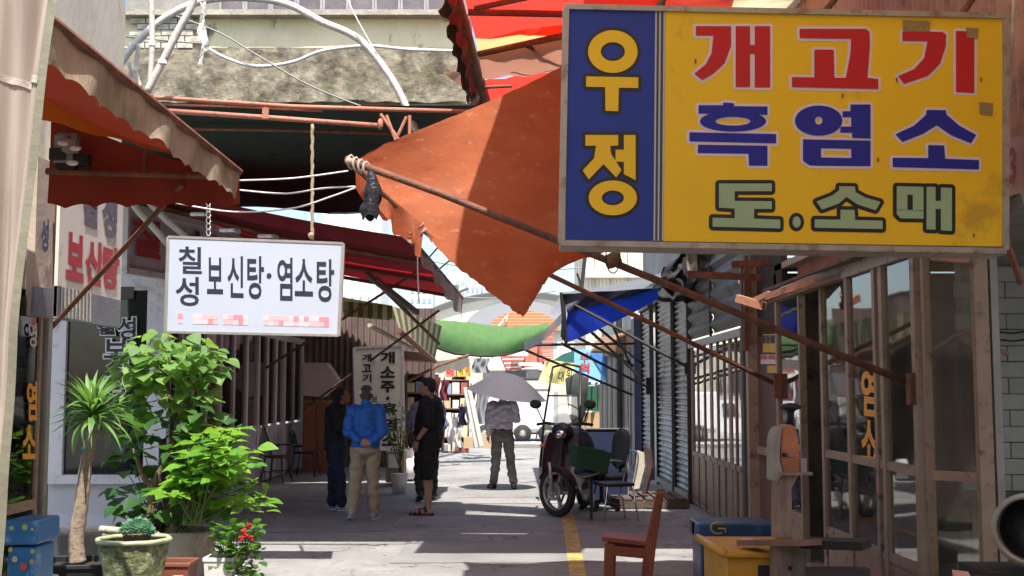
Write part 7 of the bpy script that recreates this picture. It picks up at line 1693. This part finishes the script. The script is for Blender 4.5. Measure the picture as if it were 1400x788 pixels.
# ---- chairs on the left in the shade
def spindle(lab, loc, rz):
    t = TL('wooden_spindle_chair', lab, 'chair', loc, None, rz); Wd = M('dark_chair_wood', (.085,.04,.025), .5, .2, 6, .1)
    o = mk('seat', MB().loft([(0,0,.44,.20,.21),(0,0,.455,.22,.23),(0,0,.475,.22,.23),(0,0,.48,.20,.21)], 24), Wd, t, True)
    for sx in (-1,1):
        for sy in (-1,1): mk('leg', MB().tube([(sx*.15,sy*.15,.45),(sx*.22,sy*.22,0)], .018, 8), Wd, t)
        mk('stretcher', MB().tube([(sx*.19,-.19,.2),(sx*.19,.19,.2)], .010, 6), Wd, t)
    mk('back_hoop', MB().tube(smooth_pts([V((-.2,.19,.47)),V((-.19,.26,.75)),V((-.11,.30,.97)),V((0,.31,1.02)),V((.11,.30,.97)),V((.19,.26,.75)),V((.2,.19,.47))],4), .016, 8), Wd, t, True)
    for k in range(5): mk('spindle', MB().tube([((k-2)*.065,.19,.47),((k-2)*.06,.29,.97-.02*abs(k-2))], .008, 6), Wd, t)
    mk('armrest', MB().tube(smooth_pts([V((-.2,.22,.66)),V((-.25,0,.66)),V((-.22,-.15,.66))],3), .014, 8), Wd, t, True); mk('armrest', MB().tube(smooth_pts([V((.2,.22,.66)),V((.25,0,.66)),V((.22,-.15,.66))],3), .014, 8), Wd, t, True)
    return t
c = G(378,660); spindle('dark wooden spindle-back chair standing in the shade by the left shop glass', (c.x,c.y,0), R(78))
c = G(418,652); b4 = chrome_chair('black folding-style chair next to the spindle chair in the shade', (c.x,c.y,0), R(85))
for ch in b4.children:
    if ch.name.startswith(('leg','back_frame')): ch.data = ch.data.copy(); ch.data.materials[0] = M_black
mk('back_panel', MB().sheet(lambda u,v: V(((u-.5)*.32, .25+.03*v, .62+.2*v)), 4, 4), M('black_vinyl',()), b4, True)
ot_ = T('small_table', 'low dark wooden table behind the chairs in the shade', 'table', G(400,645)); c = G(402,645)
mk('tabletop', MB().box((c.x+.1,c.y+.3,.5),(.7,.5,.03)), M('dark_chair_wood',()), ot_)
for sx in (-1,1):
    for sy in (-1,1): mk('leg', MB().box((c.x+.1+sx*.3,c.y+.3+sy*.2,.25),(.04,.04,.49)), M('dark_chair_wood',()), ot_)
# dark shrub by the standing sign
ds = T('sign_side_shrub', 'dark feathery potted shrub in front of the upright white sign', 'potted plant', P(543,640,18.9)); nl = leaf_mesh('leaf','needle', M_lf4); rr = random.Random(8)
c = P(546,640,18.7); stm = MB()
for k in range(120):
    p = P(rr.uniform(532,556), rr.uniform(556,618), 18.7+rr.uniform(-.12,.12)); put_leaf(nl, ds, p, V((rr.uniform(-1,1),-rr.random(),rr.uniform(-.2,1))), rr.uniform(.10,.17), 0)
    if k%8 == 0: stm.tube([c, p], [.008,.003], 5)
mk('stems', stm, M_bark, ds); mk('pot', MB().lathe([(0,0),(.10,0),(.14,.32),(.12,.32),(0,.30)], (c.x,18.7,0), 20), M('white_planter_plastic',()), ds, True)

# ================================================================== WIRES
def wire(lab, pts, Y, r_=.006, mat=None, name='cable'):
    t = T(name, lab, 'cable', P(pts[0][0],pts[0][1],Y)); P3 = [P(p[0],p[1],(p[2] if len(p) > 2 else Y)) for p in pts]
    mk('strand', MB().tube(smooth_pts(P3, 5), r_, 6), mat or M_ww2, t, True)
M_ww2 = M('white_cable', (.66,.65,.62), .6, .05, 5, 0); M_gw = M('grey_cable', (.24,.23,.22), .6, .05, 5, 0)
wire('white cable from the left awning tip to the rusty pole end, uppermost of the bunch', [(326,247),(400,244),(476,234)], 7.6)
wire('white cable from the left awning tip to the rusty pole end, middle of the bunch', [(326,260),(390,265),(440,258),(492,255)], 7.65)
wire('white cable sagging low from the left awning across to the black bag', [(240,278),(320,290),(400,285),(450,270),(494,254)], 7.7)
wire('thick white cable drooping over the stained concrete', [(282,65),(310,80),(350,91),(400,85),(440,70),(500,63),(560,68),(632,70)], 14.6, .022)
wire('grey cable crossing the concrete diagonally', [(240,22),(300,45),(355,78),(425,118),(500,148)], 14.5, .012, M_gw)
wire('thin dark wire under the top edge of the concrete', [(172,50),(230,56),(280,60)], 14.4, .012, M_gw)
wire('grey wire hanging from the top edge down to the hose', [(470,-10),(490,30),(515,75)], 11.1, .008)
wire('dark wire sweeping down the cream building', [(105,-10),(122,35),(150,50)], 9.3, .008, M_black)
wire('second dark wire over the cream building corner', [(124,-10),(140,20),(150,52)], 9.35, .008, M_black)
wire('black service wire stretched across the gap of sky', [(560,352),(640,366),(700,372),(800,366)], 30, .018, M_gw)
wire('lower service wire across the gap of sky', [(600,404),(680,408),(760,398)], 34, .018, M_gw)
wire('thin pole-to-tarp wire slanting up left of the sky gap', [(586,353),(606,330)], 12, .010, M_gw)
wire('second thin wire slanting up to the orange tarp edge', [(597,371),(620,352)], 12, .010, M_gw)
wire('thin wire at the bottom of the dark red awning', [(572,308),(571,360),(573,415)], 12.2, .008)
wire('grey wire from the tarp corner into the sky gap', [(800,366,30),(793,400,28),(790,345,28)], 28, .02, M_gw)
spk = T('street_lamp', 'small dark utility lamp fixture seen against the sky gap', 'lamp', P(626,396,24)); mk('housing', MB().box(P(621,394,24),(.18,.2,.11)), M('lamp_grey', (.16,.17,.18), .6), spk); mk('arm', MB().tube([P(628,399,24),P(640,394,24)], .03, 8), M('lamp_grey',()), spk)
mk('fixing', MB().tube([P(612,398,24),P(622,396,24)], .02, 6), M('lamp_grey',()), spk)
pv = T('sky_pole', 'dark vertical post rising between the orange tarp and the cream block', 'pole', P(795,395,18)); mk('shaft', MB().tube([P(801,342,18),P(795,396,18)], .03, 8), M_dark, pv); mk('spur', MB().tube([P(789,374,18),P(795,392,18)], .02, 6), M_dark, pv)
for o in bpy.data.objects:
    if '_o' in o: del o['_o']
    if '_J' in o: del o['_J']
bpy.context.view_layer.update()
